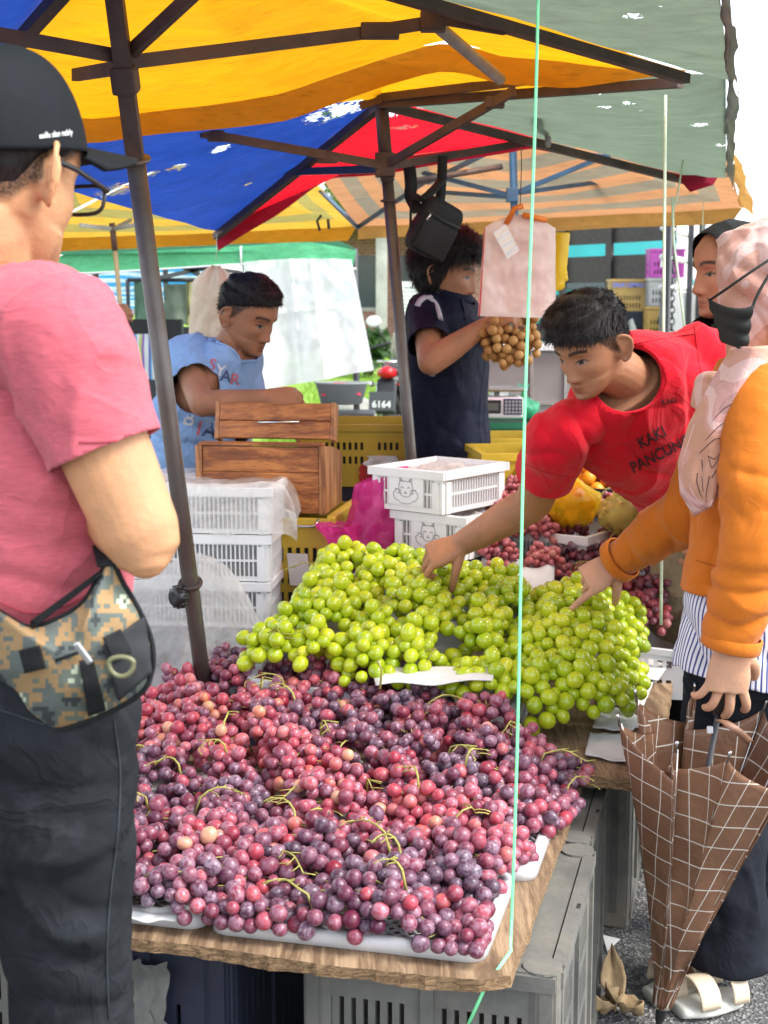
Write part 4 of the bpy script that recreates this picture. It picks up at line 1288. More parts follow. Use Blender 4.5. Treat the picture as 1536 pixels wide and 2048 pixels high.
def board(label, uvs, z, th, name='plywood_board', seed=0):
 n = len(uvs)
 P = []
 for i in range(n):
  a, b = uvs[i], uvs[(i + 1) % n]
  L_ = math.hypot(b[0] - a[0], b[1] - a[1]); m_ = max(2, int(L_ / .012))
  for k in range(m_):
   t = k / m_
   u, v = a[0] + (b[0] - a[0]) * t, a[1] + (b[1] - a[1]) * t
   q = .003 * noise.noise(V((u * 9, v * 9, seed))) + .003 * noise.noise(V((u * 60, v * 60, seed)))
   P.append((u + q, v + q))
 N_ = len(P)
 mb = MB()
 vs = [T(u, v, z) for u, v in P] + [T(u + .002 * noise.noise(V((u * 80, v * 80, 3))), v + .004 * noise.noise(V((u * 90, v * 90, 7))), z - th * (1 + .25 * noise.noise(V((u * 12, v * 12, 1))))) for u, v in P]
 mb.add(vs, [tuple(range(N_))], 0)
 mb.add(vs[N_:], [tuple(range(N_ - 1, -1, -1))], 0)
 mb.add(vs, [((i + 1) % N_, i, N_ + i, N_ + (i + 1) % N_) for i in range(N_)], 1)
 return tag(mb.build(name, [m_board, m_boardedge]), label, 'board')
board('weathered plywood board carrying the white trays of red grapes', [(-1.35, -.05), (-.45, -.04), (-.2, -.055), (.0, -.045), (.040, -.022), (.046, .3), (.052, .82), (-1.35, .86)], BZ, .02)
board('weathered plywood board under the green grapes and white papers', [(-.6, .80), (.05, .80), (.18, .80), (.205, .84), (.2, 1.25), (.19, 1.95), (-.6, 1.95)], BZ + .026, .024, seed=4)
def tray(u0, v0, w, d, label, group):
 t = thing('grape_tray', label, 'tray', T(u0 + w / 2, v0 + d / 2, BZ), TR, group)
 mb = MB()
 def bx(c, s, **k): mb.cbox(c, s, .004, **k)
 h = .022
 r_ = .03
 loop = []
 for cx, cy, a0 in ((w / 2 - r_, d / 2 - r_, 0), (-w / 2 + r_, d / 2 - r_, 90), (-w / 2 + r_, -d / 2 + r_, 180), (w / 2 - r_, -d / 2 + r_, 270)):
  for k in range(7):
   a = R(a0 + 15 * k); loop.append((cx + r_ * math.cos(a), cy + r_ * math.sin(a)))
 prof = [(0, .0), (0, h * .8), (-.004, h), (-.016, h), (-.02, h * .85), (-.02, .003), (-.016, 0)]
 n, m_ = len(loop), len(prof)
 vs = []
 for i in range(n):
  x, y = loop[i]
  x0, y0 = loop[i - 1]; x1, y1 = loop[(i + 1) % n]
  nx, ny = (y1 - y0), -(x1 - x0); l_ = math.hypot(nx, ny); nx /= l_; ny /= l_
  for o_, z in prof: vs.append((x + nx * o_, y + ny * o_, z + .001))
 fs = [(i * m_ + k, ((i + 1) % n) * m_ + k, ((i + 1) % n) * m_ + (k + 1) % m_, i * m_ + (k + 1) % m_) for i in range(n) for k in range(m_)]
 mb.add(vs, fs)
 mb.build('rim', m_whitepl, t, True, local=True)
 lt = MB()
 iw, idp = w - .036, d - .036
 st = .022
 k = -int((iw + idp) / st)
 for sgn in (1, -1):
  c = -(iw + idp) / 2
  while c < (iw + idp) / 2:
   pts = []
   for y in (-idp / 2, idp / 2):
    x = c - sgn * y
    if abs(x) <= iw / 2: pts.append((x, y))
   for x in (-iw / 2, iw / 2):
    y = (c - x) * sgn
    if abs(y) < idp / 2: pts.append((x, y))
   if len(pts) >= 2:
    a, b = pts[0], pts[1]
    if math.hypot(a[0] - b[0], a[1] - b[1]) > .01 and not (min(abs(a[0]), abs(b[0])) > iw / 2 - .06 and min(abs(a[1]), abs(b[1])) > idp / 2 - .06):
     lt.bar((*a, .012 + .002 * sgn), (*b, .012 + .002 * sgn), .003, .0035)
   c += st
 for sx in (-1, 1):
  for sy in (-1, 1):
   lt.bar((sx * iw / 2, sy * (idp / 2 - .055), .013), (sx * (iw / 2 - .055), sy * idp / 2, .013), .006, .012)
 lt.build('lattice', m_whitepl, t, local=True)
 return t
gt = 'white lattice trays under the red grapes'
tray(-.43, 0, .43, .30, 'white lattice tray at the front corner of the board, beside the green string', gt)
tray(-.40, .31, .43, .28, 'second white lattice tray along the open side of the board', gt)
tray(-.42, .60, .43, .27, 'third white lattice tray along the open side, next to the green grapes', gt)
tray(-.87, .005, .43, .30, 'white lattice tray at the front edge, beside the dark trousers', gt)
tray(-1.31, .01, .43, .30, 'white lattice tray at the front edge, beyond the man in dark trousers', gt)
def slot_crate(label, cat, u0, u1, v0, v1, h, mt, slot=(.008, .07), gap=(.011, .022), name='plastic_crate', z0=0.0, blocks=2, group=None):
 t = thing(name, label, cat, T((u0 + u1) / 2, (v0 + v1) / 2, z0), TR, group)
 mb = MB()
 Lx, Ly = u1 - u0, v1 - v0
 for side in range(4):
  w = Lx if side % 2 == 0 else Ly - .03
  d = (Ly if side % 2 == 0 else Lx) / 2
  M = Matrix.Rotation(side * math.pi / 2, 4, 'Z') @ Matrix.Translation((0, -d + .006, 0))
  xs, sx = [-w / 2], []
  nb = blocks if side % 2 == 0 else max(2, int(w / .2))
  bw = (w - .03) / nb
  for bk in range(nb):
   x0 = -w / 2 + .015 + bk * bw + .022
   xs.append(x0); sx.append(True)
   while x0 + slot[0] + gap[0] < -w / 2 + .015 + (bk + 1) * bw - .022:
    xs += [x0 + slot[0], x0 + slot[0] + gap[0]]; sx += [False, True]; x0 = xs[-1]
  xs.append(w / 2); sx.append(True)
  zs, sz = [0, .045], [True]; z = .045
  while z + slot[1] < h - .03:
   zs += [z + slot[1], min(h, z + slot[1] + gap[1])]; sz += [False, True]; z = zs[-1]
  if zs[-1] < h - 1e-5: zs.append(h); sz.append(True)
  mb.panel(xs, zs, lambda i, j: sx[i] or sz[j], .012, M)
  for bk in range(nb + 1):
   x = -w / 2 + .015 + bk * bw
   mb.box(M @ V((x, -.009, h / 2)), (.02, .008, h - .004), rot=M.to_3x3())
  mb.box(M @ V((0, -.0095, h - .014)), (w - .002, .010, .024), rot=M.to_3x3())
  mb.box(M @ V((0, -.0095, .02)), (w - .002, .010, .03), rot=M.to_3x3())
 for sx_ in (-1, 1):
  for sy_ in (-1, 1):
   mb.lathe([(.03, 0), (.03, h + .002)], 14, Matrix.Translation((sx_ * (Lx / 2 - .024), sy_ * (Ly / 2 - .024), 0)))
 mb.box((0, 0, h - .008), (Lx - .03, Ly - .03, .012))
 mb.build('basket', mt, t, local=True)
 return t
gc = 'worn grey crates that carry the boards'
slot_crate('worn grey slotted crate under the front corner of the board, string tied to its corner', 'crate', -.29, .10, .045, .56, BZ - .026, m_concgrey, group=gc)
slot_crate('worn grey slotted crate behind the dark trousers at the lower edge', 'crate', -1.2, -.73, .03, .5, BZ - .026, m_concgrey, group=gc)
dk = slot_crate('dark navy crate with a peeling paper label under the board', 'crate', -.70, -.42, .06, .5, BZ - .026, m_dcrate, gap=(.02, .04))
mb = MB()
def lab(u, v):
 q = .02 * noise.noise(V((u * 6, v * 5, 2))) + .01 * noise.noise(V((u * 30, v * 30, 2)))
 return T(-.635 + .12 * u + q, .035 + .004 * noise.noise(V((u * 4, v * 4, 9))), .41 - (.12 + .12 * (u > .55)) * v + q)
mb.grid(lab, 20, 14)
mb.build('peeling_label', M_plain('old_paper', (.17, .17, .155), .9, .4, 12, .3, dirt=(.05, .05, .055), dirt_amt=.9), dk)
slot_crate('grey slotted crate under the rear board beside the asphalt', 'crate', -.25, .12, 1.25, 1.7, BZ - .004, m_concgrey, group=gc)
slot_crate('worn grey slotted crate standing right behind the front one', 'crate', -.26, .088, .575, .93, BZ - .026, m_concgrey, group=gc)
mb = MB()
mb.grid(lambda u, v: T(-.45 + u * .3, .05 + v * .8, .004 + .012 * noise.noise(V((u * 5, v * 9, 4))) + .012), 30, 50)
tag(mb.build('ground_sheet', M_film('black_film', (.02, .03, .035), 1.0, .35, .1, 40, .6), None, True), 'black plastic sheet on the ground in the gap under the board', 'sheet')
mb = MB()
for k in range(9):
 p0 = T(.155 + .01 * math.sin(k), .04, .39 - .012 * k * .5)
 pts = [p0]
 for j in range(5):
  pts.append(pts[-1] + V((random.gauss(0, .018), random.gauss(-.004, .008), random.gauss(-.022, .02))))
 mb.tube([V(q) for q in catmull([tuple(q) for q in pts], 4)], .0016, 5)
tag(mb.build('string_tangle', m_string2, None, True), 'tangle of green and grey string ends tied to the front crate corner', 'string')
m_deadleaf = M_plain('dead_leaf', (.34, .24, .13), .8, .3, 20, .3, trans=.1)
for k, (px, py) in enumerate(((1225, 2020), (1248, 2034), (1205, 2040))):
 g = ground(px, py); mb = MB()
 def lf(u, v):
  w = .026 * math.sin(math.pi * min(1, v * 1.02)) ** .8
  a = k * 1.3
  x, y = (u - .5) * 2 * w, (v - .5) * .11
  z = .004 + .05 * abs(u - .5) + .06 * (v - .4) ** 2 + (.08 if k == 0 else .02) * v + .012 * noise.noise(V((u * 5, v * 5, k)))
  return g + V((x * math.cos(a) - y * math.sin(a) * .7, x * math.sin(a) + y * math.cos(a) * .6, z))
 mb.grid(lf, 8, 16)
 tag(mb.build('dead_leaf', m_deadleaf, None, True), ['curled brown dead leaf standing up beside the grey crate', 'brown dead leaf lying nearest the shoes', 'brown dead leaf close against the crate foot'][k], 'leaf', 'dead leaves on the asphalt').modifiers.new('t', 'SOLIDIFY').thickness = .002
mb = MB(); g = ground(1228, 1895)
mb.add([g + V(p) for p in ((-.02, -.03, .005), (.02, .03, .006), (-.02, .04, .012))], [(0, 1, 2)])
tag(mb.build('paper_scrap', m_paper), 'small white paper scrap on the asphalt', 'paper')
def gz_left(x, y): return .60 + .235 * (y - 3.0)
def gz_right(x, y): return BZ + .045 + .27 * max(0, y - 2.95)
def gz_back(x, y): return .60 + .36 * max(0, y - 3.4)
def gz_red(x, y):
 return BZ + .016
def slab_tray(name, label, cat, pts, zf, h, mt, group=None):
 t = thing(name, label, cat, (sum(p[0] for p in pts) / 4, sum(p[1] for p in pts) / 4, BZ), 0, group)
 mb = MB()
 for i in range(4):
  a, b = V((*pts[i], 0)), V((*pts[(i + 1) % 4], 0))
  d = (b - a); w = d.length; d.normalize()
  n_ = max(4, int(w / .02));
  xs = [0]; sx = []
  x = .02; xs.append(x); sx.append(True)
  while x + .022 < w - .015: xs += [x + .013, x + .022]; sx += [False, True]; x = xs[-1]
  xs.append(w); sx.append(True)
  zs = [0, .25, .4, .5, .65, .8, 1]; sz = [True, False, True, True, False, True]
  idx = {}; vs = []; fs = []
  nrm = V((d.y, -d.x, 0)) * .004
  def vid(i_, j_, s):
   if (i_, j_, s) not in idx:
    p = a + d * xs[i_]; top = zf(p.x, p.y); bot = top - h
    idx[(i_, j_, s)] = len(vs); q = p + nrm * (1 if s else -1); vs.append((q.x, q.y, bot + (top - bot) * zs[j_]))
   return idx[(i_, j_, s)]
  for ii in range(len(xs) - 1):
   for jj in range(6):
    if sx[ii] or sz[jj]:
     fs.append((vid(ii, jj, 1), vid(ii + 1, jj, 1), vid(ii + 1, jj + 1, 1), vid(ii, jj + 1, 1)))
     fs.append((vid(ii, jj, 0), vid(ii, jj + 1, 0), vid(ii + 1, jj + 1, 0), vid(ii + 1, jj, 0)))
  mb.add(vs, fs)
  mb.bar(V((a.x, a.y, zf(a.x, a.y) - .006)), V((b.x, b.y, zf(b.x, b.y) - .006)), .016, .014)
 mb.build('basket', mt, t)
 mb = MB(); mb.add([V((*p, zf(*p) - h + .012)) for p in pts], [(0, 1, 2, 3)]); mb.build('bottom', mt, t)
 return t
slab_tray('fruit_crate', 'low white crate tilted under the left heap of green grapes', 'crate', [(-.30, 3.10), (.27, 2.93), (.42, 3.5), (-.17, 3.68)], lambda x, y: gz_left(x, y) - .015, .10, m_whitepl)
def paper(label, quad, z=None, seed=0, droop=0.0, nu=14, nv=14, rip=.01):
 mb = MB()
 a, b, c, d = [V(p) for p in quad]
 def f(u, v):
  p = a.lerp(b, u).lerp(d.lerp(c, u), v)
  p.z += rip * noise.noise(V((u * 3, v * 3, seed))) - droop * u * u
  return p
 mb.grid(f, nu, nv)
 o = mb.build('paper_sheet', m_paper, None, True)
 o.modifiers.new('t', 'SOLIDIFY').thickness = .0025
 return tag(o, label, 'paper', 'white papers laid under the grapes')
zb = BZ + .034
def pz(px, py, z): return ground(px, py, z)
paper('white paper sheet jutting out beside the umbrella, lowest of the fan', [pz(1180, 1465, zb), pz(1272, 1470, zb), pz(1276, 1530, zb), pz(1170, 1510, zb)], seed=1)
paper('white paper sheet jutting out, second from the umbrella', [pz(1200, 1405, zb + .006), pz(1298, 1440, zb + .006), pz(1262, 1464, zb + .006), pz(1185, 1455, zb + .006)], seed=2)
paper('white paper sheet jutting out in the middle of the fan', [pz(1210, 1350, zb + .012), pz(1306, 1366, zb + .014), pz(1288, 1412, zb + .014), pz(1200, 1410, zb + .012)], seed=3)
paper('white paper sheet jutting out highest, against the dark red grapes', [pz(1240, 1300, zb + .03), pz(1337, 1330, zb + .03), pz(1316, 1362, zb + .02), pz(1215, 1360, zb + .02)], seed=4)
paper('white paper hanging over the front of the left green heap', [at(742, 1338, 3.06), at(992, 1334, 3.0), at(985, 1362, 2.92), at(752, 1372, 2.96)], seed=5, rip=.008)
paper('white paper curling up at the back corner of the left green heap', [at(560, 1262, 3.40), at(690, 1150, 3.72), at(708, 1180, 3.70), at(600, 1290, 3.34)], seed=6, rip=.03)
paper('white paper showing between the two green heaps', [at(1020, 1135, 3.62), at(1108, 1138, 3.62), at(1104, 1250, 3.42), at(1010, 1300, 3.2)], seed=7, rip=.02)
paper('white paper behind the left green heap under the red man\'s arm', [at(900, 1125, 3.75), at(1050, 1120, 3.75), at(1100, 1170, 3.65), at(900, 1180, 3.6)], seed=8, rip=.02)
paper('white paper under the red grapes on the left', [pz(262, 1535, BZ + .03), pz(420, 1545, BZ + .03), pz(420, 1610, BZ + .03), pz(262, 1600, BZ + .03)], seed=9)
paper('white paper poking out at the front tray rim', [pz(225, 1835, BZ + .024), pz(370, 1842, BZ + .024), pz(380, 1815, BZ + .03), pz(230, 1805, BZ + .03)], seed=10)
m_whitecr = M_plain('white_crate', (.82, .82, .83), .4, .04, 4, .08, dirt=(.5, .5, .48), dirt_amt=.3)
def cat_mark(par, M, s):
 mb = MB()
 def ln(pts, w=.0016):
  P = [M @ V((x * s, -.0012, y * s)) for x, y in catmull(pts, 5)] if len(pts) > 2 else [M @ V((x * s, -.0012, y * s)) for x, y in pts]
  mb.tube(P, w * .5, 4)
 ln([(-.42, .62), (-.5, .3), (-.46, 0), (-.25, -.22), (0, -.28), (.25, -.22), (.46, 0), (.5, .3), (.42, .62)])
 ln([(-.42, .62), (-.4, .82), (-.18, .62)]); ln([(.42, .62), (.4, .82), (.18, .62)]); ln([(-.18, .62), (0, .66), (.18, .62)])
 for sx in (-1, 1):
  ln([(sx * .36, .2), (sx * .24, .32), (sx * .12, .22)])
  for k in (-.05, .05): ln([(sx * .3, .0 + k), (sx * .62, .06 + k * 2.4)])
  ln([(sx * .75, .05), (sx * .9, -.1), (sx * .8, -.4), (sx * .45, -.55)])
  ln([(sx * .62, .12), (sx * .72, .18), (sx * .75, .05)])
  mb.add([M @ V((x * s, -.001, y * s)) for x, y in ((sx * .36, .6), (sx * .37, .74), (sx * .24, .62))], [(0, 1, 2)])
 ln([(-.1, -.02), (-.04, -.07), (0, -.02), (.04, -.07), (.1, -.02)]); ln([(-.03, .06), (.03, .06)])
 ln([(-.4, -.6), (-.2, -.68), (0, -.66), (.2, -.68), (.4, -.6)])
 return mb.build('cat_emblem', m_ink2, par)
m_ink2 = M_plain('grey_ink', (.28, .28, .32), .8, .1, bmp=0)
m_greyfilm = M_film('grey_film', (.42, .42, .42), .85, .25, .2, 40, .7)
def white_crate(label, loc, rz, Lx, Ly, Hz, emblem=True, group='white grape crates', fill=True):
 t = thing('fruit_crate', label, 'crate', (0, 0, 0), 0, group)
 mb = crate_geo(MB(), Lx, Ly, Hz, hole=(.0085, (Hz - .046) / 2), gap=(.0036, .006), th=.005, rim=.014, base=.013, edge=.018,
     solid_mid=(Lx * .24, .012, Hz - .02) if emblem else None)
 mb.build('basket', m_whitecr, t)
 if emblem:
  M = Matrix.Translation((0, -Ly / 2 - .0045, Hz * .45))
  MB().box((0, -Ly / 2 - .003, Hz * .48), (Lx * .5, .002, Hz * .68)).build('emblem_plate', m_whitecr, t)
  cat_mark(t, M, Hz * .40)
 if fill:
  mb = MB()
  mb.grid(lambda u, v: ((u - .5) * (Lx - .02), (v - .5) * (Ly - .02), Hz - .016 + .012 * noise.noise(V((u * 7, v * 7, Lx * 9))) + .008 * noise.noise(V((u * 25, v * 25, 1)))), 40, 40)
  mb.build('film_liner', m_clearbag, t, True)
  mb = MB()
  mb.grid(lambda u, v: ((u - .5) * (Lx - .012), -Ly / 2 + .008 + .003 * noise.noise(V((u * 20, v * 8, 2))), .01 + v * (Hz - .03)), 30, 10)
  mb.grid(lambda u, v: (Lx / 2 - .008 + .003 * noise.noise(V((u * 20, v * 8, 5))), (u - .5) * (Ly - .02), .01 + v * (Hz - .03)), 30, 10)
  mb.build('inner_film', m_greyfilm, t, True)
 t.location = loc
 t.rotation_euler = (0, 0, rz)
 return t
cA = at(884, 1030, 3.72)
def crate_corner(corner, rz, Lx, Ly):
 M = Matrix.Rotation(rz, 3, 'Z')
 return V(corner) - M @ V((Lx / 2, -Ly / 2, 0))
rzA = R(-38)
t = white_crate('white crate with a cat face emblem, upper of the two behind the reaching arm', crate_corner(cA, rzA, .235, .30), rzA, .235, .30, .115)
cBb = at(930, 1118, 3.70)
t = white_crate('white crate with a cat face emblem, lower of the two behind the reaching arm', V(crate_corner(V((cBb.x, cBb.y, cA.z - .118)), rzA, .235, .30)), rzA, .235, .30, .115)
zz = cA.z - .118
q = MB(); pc = crate_corner(V((cBb.x, cBb.y, 0)), rzA, .235, .3); q.cbox((pc.x, pc.y + .03, zz / 2), (.3, .3, zz - .003), .01)
tag(q.build('support_box', m_dcrate), 'dark box carrying the two emblem crates', 'box')
for i, (yb, lb) in enumerate(((1252, 'lowest white crate of the stack behind the plastic sheet'), (1172, 'middle white crate of the stack behind the plastic sheet'), (1092, 'top white crate of the stack, under a translucent film'))):
 pr = at(553, 1240, 3.75)
 zc_ = .575 + i * .128
 white_crate(lb, (pr.x - .24 + .004 * i, 3.75 + .16, zc_), R(-6), .47, .30, .125, emblem=False)
q = MB(); q.cbox((pr.x - .25, 3.92, .284), (.5, .32, .566), .01)
tag(q.build('support_box', m_dcrate), 'dark box carrying the stack of white crates', 'box')
m_filmw = M_film('milky_film', (.96, .97, .96), .45, .22, .6, 9, .3)
def film_cover(x0, x1, y0, y1, z0, z1, over, seed):
 mb = MB()
 def f(u, v):
  x = x0 + (x1 - x0) * u
  if v < .35:
   t = v / .35; y = y0 - .012 - .02 * (1 - t); z = z0 + (z1 - z0) * t
  else:
   t = (v - .35) / .65; y = y0 - .012 + (y1 - y0 + .02) * t; z = z1 + .006 - .03 * math.sin(math.pi * t) * math.sin(math.pi * u)
  if u > .86:
   k = (u - .86) / .14
   z -= k ** 2 * (over if v > .2 else over * .2); x -= k ** 3 * .02
  q = noise.noise(V((u * 7, v * 7, seed))) * .012 + noise.noise(V((u * 18, v * 18, seed))) * .005
  return V((x + q * .4, y - abs(q), z + q))
 mb.grid(f, 60, 50)
 return mb
xr = at(553, 1000, 3.75).x
mb = film_cover(xr - .5, xr + .075, 3.75, 4.06, .575 + .256 + .005, .575 + .384 + .004, .10, 3)
tag(mb.build('plastic_film', m_filmw, None, True), 'milky plastic film draped over the top white crate', 'plastic film')
mb = MB()
tp = [(235, 1175), (300, 1150), (350, 1120), (400, 1102), (440, 1118), (480, 1165), (510, 1225), (540, 1292)]
def shp(u, v):
 k = u * (len(tp) - 1); i = min(len(tp) - 2, int(k)); t = k - i
 px = tp[i][0] + (tp[i + 1][0] - tp[i][0]) * t
 py = tp[i][1] + (tp[i + 1][1] - tp[i][1]) * t
 Yt = 3.62
 top = at(px, py, Yt)
 bot = V((top.x * .97 - .0, 3.22, BZ + .05))
 p = bot.lerp(top, v)
 p.y += -.05 * math.sin(math.pi * v) + .03 * noise.noise(V((u * 5, v * 4, 8)))
 q = noise.noise(V((u * 8, v * 6, 4))) * .02 + noise.noise(V((u * 22, v * 18, 4))) * .007
 p += V((q * .3, -q, q * .8))
 return p
mb.grid(shp, 70, 50)
mb.grid(lambda u, v: shp(u, 1) + V((0, .12 * v, -.25 * v * v)), 70, 10)
tag(mb.build('plastic_sheet', m_filmw, None, True), 'large crumpled milky plastic sheet behind the leaning pole', 'sheet')
pr = at(690, 1030, 3.98)
yc = crate('yellow slotted crate with a wire handle under the wooden box', 'crate', (pr.x - .25, 4.12, .5), R(-10), .50, .34, pr.z - .5, m_ycrate, 'yellow slotted crates', hole=(.012, .04), gap=(.012, .024), rim=.035)
mb = MB(); M = Matrix.Translation((pr.x - .25, 4.12, .5)) @ Matrix.Rotation(R(-10), 4, 'Z')
hh = pr.z - .5
mb.tube([M @ V(p) for p in catmull([(.14, -.175, hh + .003), (.142, -.19, hh - .008), (.15, -.196, hh - .018), (.2, -.197, hh - .018), (.21, -.19, hh - .01), (.212, -.175, hh - .002)], 4)], .004, 8)
mb.build('wire_handle', m_chrome, yc, True)
mb = MB(); mb.grid(lambda u, v: M @ V((.12 + .06 * u + .01 * v, -.176 - .008 * v, hh - .1 - .09 * v)), 4, 6); mb.build('price_tag', m_paper, yc, True)
for sgn in (1,):
 mb = MB(); mb.cbox(V(M @ V((.248, 0, hh - .004))), (.028, .35, .026), .006, rot=M.to_3x3()); mb.build('rim_flange', m_ycrate, yc)
q = MB(); q.cbox((pr.x - .25, 4.12, .248), (.46, .3, .494), .01)
tag(q.build('support_box', m_dcrate), 'dark box under the yellow crate with the wire handle', 'box')
m_boxwood = M_wood('orange_brown_wood', (.22, .065, .018), (.50, .19, .05), 2.4, 0, .38)
m_boxwood2 = M_wood('orange_end_wood', (.24, .09, .03), (.5, .23, .09), 2.4, 2, .42)
wbz = pr.z + .006
wl, wr = at(407, 1010, 4.0), at(640, 1010, 3.96)
W_ = (wr - wl).length
box = thing('cash_box', 'old varnished wooden money box with its plank lid raised', 'box', ((wl.x + wr.x) / 2, 4.1, wbz))
rw = R(-8)
Mw = Matrix.Translation(((wl.x + wr.x) / 2, 3.98, wbz)) @ Matrix.Rotation(rw, 4, 'Z')
hB = at(500, 892, 3.97).z - wbz
def wcb(mb, c, s, ch=.003): mb.cbox(V(Mw @ V(c)), s, ch, rot=Mw.to_3x3()); return mb
dB = .26
wcb(MB(), (0, 0, hB * .31), (W_, .02, hB * .6)).build('front_plank', m_boxwood, box)
wcb(MB(), (0, 0.001, hB * .80), (W_ - .002, .02, hB * .375)).build('front_plank', m_boxwood, box)
for sx in (-1, 1):
 mb = MB(); x = sx * (W_ / 2 + .0095)
 prof = [(-.012, 0), (dB, 0), (dB, hB * .78), (dB * .5, hB * .93), (.01, hB * 1.0), (-.012, hB * 1.0)]
 vs = [Mw @ V((x - .009, y, z)) for y, z in prof] + [Mw @ V((x + .009, y, z)) for y, z in prof]
 n_ = len(prof)
 mb.add(vs, [tuple(range(n_)), tuple(range(2 * n_ - 1, n_ - 1, -1))] + [(i, i + n_, (i + 1) % n_ + n_, (i + 1) % n_) for i in range(n_)])
 mb.build('side_board', m_boxwood2, box)
wcb(MB(), (0, dB + .0, hB * .39), (W_, .018, hB * .77)).build('back_plank', m_boxwood, box)
wcb(MB(), (0, dB / 2, .008), (W_ - .01, dB - .03, .012)).build('bottom_board', m_boxwood, box)
wcb(MB(), (0, .012, hB + .004), (W_ + .02, .045, .008), .002).build('top_strip', m_boxwood, box)
ll, lr = at(438, 905, 4.06), at(660, 898, 4.02)
Ml = Matrix.Translation(((ll.x + lr.x) / 2, 4.05, wbz + hB + .012)) @ Matrix.Rotation(rw, 4, 'Z') @ Matrix.Rotation(R(-14), 4, 'X')
hL = .104; wL = (lr - ll).length
lid = MB(); lid.cbox(V(Ml @ V((0, 0, hL * .25))), (wL, .016, hL * .485), .003, rot=Ml.to_3x3()); lid.cbox(V(Ml @ V((0, .001, hL * .75))), (wL, .016, hL * .49), .003, rot=Ml.to_3x3())
lo = lid.build('lid', m_boxwood, box)
for sx in (-1, 1):
 MB().cbox(V(Ml @ V((sx * (wL / 2 + .007), .02, hL / 2))), (.013, .055, hL + .004), .002, rot=Ml.to_3x3()).build('lid_end', m_boxwood2, lo)
hd = MB(); hd.tube([Ml @ V((-.045, -.022, hL * .42)), Ml @ V((.075, -.022, hL * .45))], .0035, 8)
for x in (-.03, .055): hd.tube([Ml @ V((x, -.022, hL * .43)), Ml @ V((x, -.002, hL * .43))], .003, 6)
hd.build('handle', m_chrome, lo, True)
a = at(600, 975, 4.8); b = at(836, 975, 4.8)
zt = at(700, 850, 4.8).z
y2 = crate('yellow slotted crate with a red 84 mark, behind the wooden box', 'crate', ((a.x + b.x) / 2, 5.0, a.z), R(-3), b.x - a.x, .36, zt - a.z, m_ycrate, 'yellow slotted crates', hole=(.01, .026), gap=(.01, .022), rim=.03,
   blank=lambda s, x, z: z < .075 or abs(x - .05) < .02)
bpy.context.view_layer.update()
stick_text(y2, '84', .085, face_M(y2, .045, .055), M_plain('red_ink', (.55, .03, .03), .7, .1, bmp=0), bold=.006)
mb = MB(); Mf = face_M(y2, 0, 0, .022)
mb.grid(lambda u, v: Mf @ V((.035 + .1 * u + .012 * math.sin(v * 9), -.004 - .012 * v - .006 * math.sin(u * 9), .11 - (.05 + .03 * u) * v)), 12, 8); mb.build('paper_scrap', m_paper, y2, True)
q = MB(); q.cbox(((a.x + b.x) / 2, 5.02, a.z / 2 - .002), (.42, .34, a.z - .006), .01)
tag(q.build('support_crate', m_dcrate), 'dark crate carrying the yellow crate with the red mark', 'crate')
a = at(958, 985, 4.25); b = at(1085, 985, 4.25)
y3 = crate('open yellow crate in front of the long haired man', 'crate', ((a.x + b.x) / 2, 4.42, .72), R(6), b.x - a.x, .3, at(1000, 908, 4.25).z - .72, m_ycrate, 'yellow slotted crates', hole=(.012, .035), gap=(.02, .03), rim=.04)
a = at(975, 950, 4.75); b = at(1085, 950, 4.75)
y4 = crate('yellow crate with a dark rim behind the open yellow one', 'crate', ((a.x + b.x) / 2, 4.95, .80), R(4), b.x - a.x + .02, .3, at(1000, 880, 4.75).z - .80, m_ycrate, 'yellow slotted crates', hole=(.012, .035), gap=(.02, .03), rim=.05)
a = at(1045, 1070, 4.15); b = at(1140, 1070, 4.15)
y5 = crate('pale yellow crate behind the red shirted man\'s arm', 'crate', ((a.x + b.x) / 2, 4.3, .62), R(-4), b.x - a.x, .28, at(1080, 945, 4.15).z - .62, m_ycrate, 'yellow slotted crates', hole=(.01, .05), gap=(.01, .02), rim=.03)
for px0, px1, Yq, zq, lb in ((958, 1085, 4.42, .72, 'dark crate under the open yellow crate'), (975, 1085, 4.95, .8, 'dark crate under the rear yellow crate'), (1045, 1140, 4.3, .62, 'dark crate under the pale yellow crate')):
 a, b = at(px0, 900, Yq), at(px1, 900, Yq); q = MB(); q.cbox(((a.x + b.x) / 2, Yq, zq / 2 - .003), (b.x - a.x - .02, .26, zq - .008), .01)
 tag(q.build('support_crate', m_dcrate), lb, 'crate')
m_chest = M_plain('grey_laminate', (.25, .23, .22), .4, .12, 2, .05, dirt=(.15, .12, .1), metal=.1)
a = at(962, 840, 6.0); b = at(1150, 840, 6.0); zt = at(1000, 702, 6.0).z
ch = thing('steel_chest', 'large grey metal chest with a white top behind the fruit scale', 'chest', ((a.x + b.x) / 2, 6.25, 0))
mb = MB(); mb.cbox(((a.x + b.x) / 2, 6.25, (zt + a.z) / 2), (b.x - a.x, .5, zt - a.z), .008); mb.build('body', m_chest, ch)
mb = MB(); mb.cbox(((a.x + b.x) / 2, 6.24, zt + .012), (b.x - a.x + .03, .54, .022), .006); mb.build('top', m_white, ch)
for px in (1062, 1130):
 x = at(px, 800, 6).x; MB().box((x, 5.995, (zt + a.z) / 2), (.012, .012, zt - a.z - .01)).build('edge_strip', m_chrome, ch)
MB().box(((a.x + b.x) / 2, 5.996, a.z + .07), (b.x - a.x - .02, .008, .012)).build('edge_strip', m_chrome, ch)
for px in (970, 1140):
 x = at(px, 800, 6).x
 for yy in (6.05, 6.45): MB().box((x, yy, a.z / 2), (.05, .05, a.z - .004)).build('leg', m_dkmetal, ch)
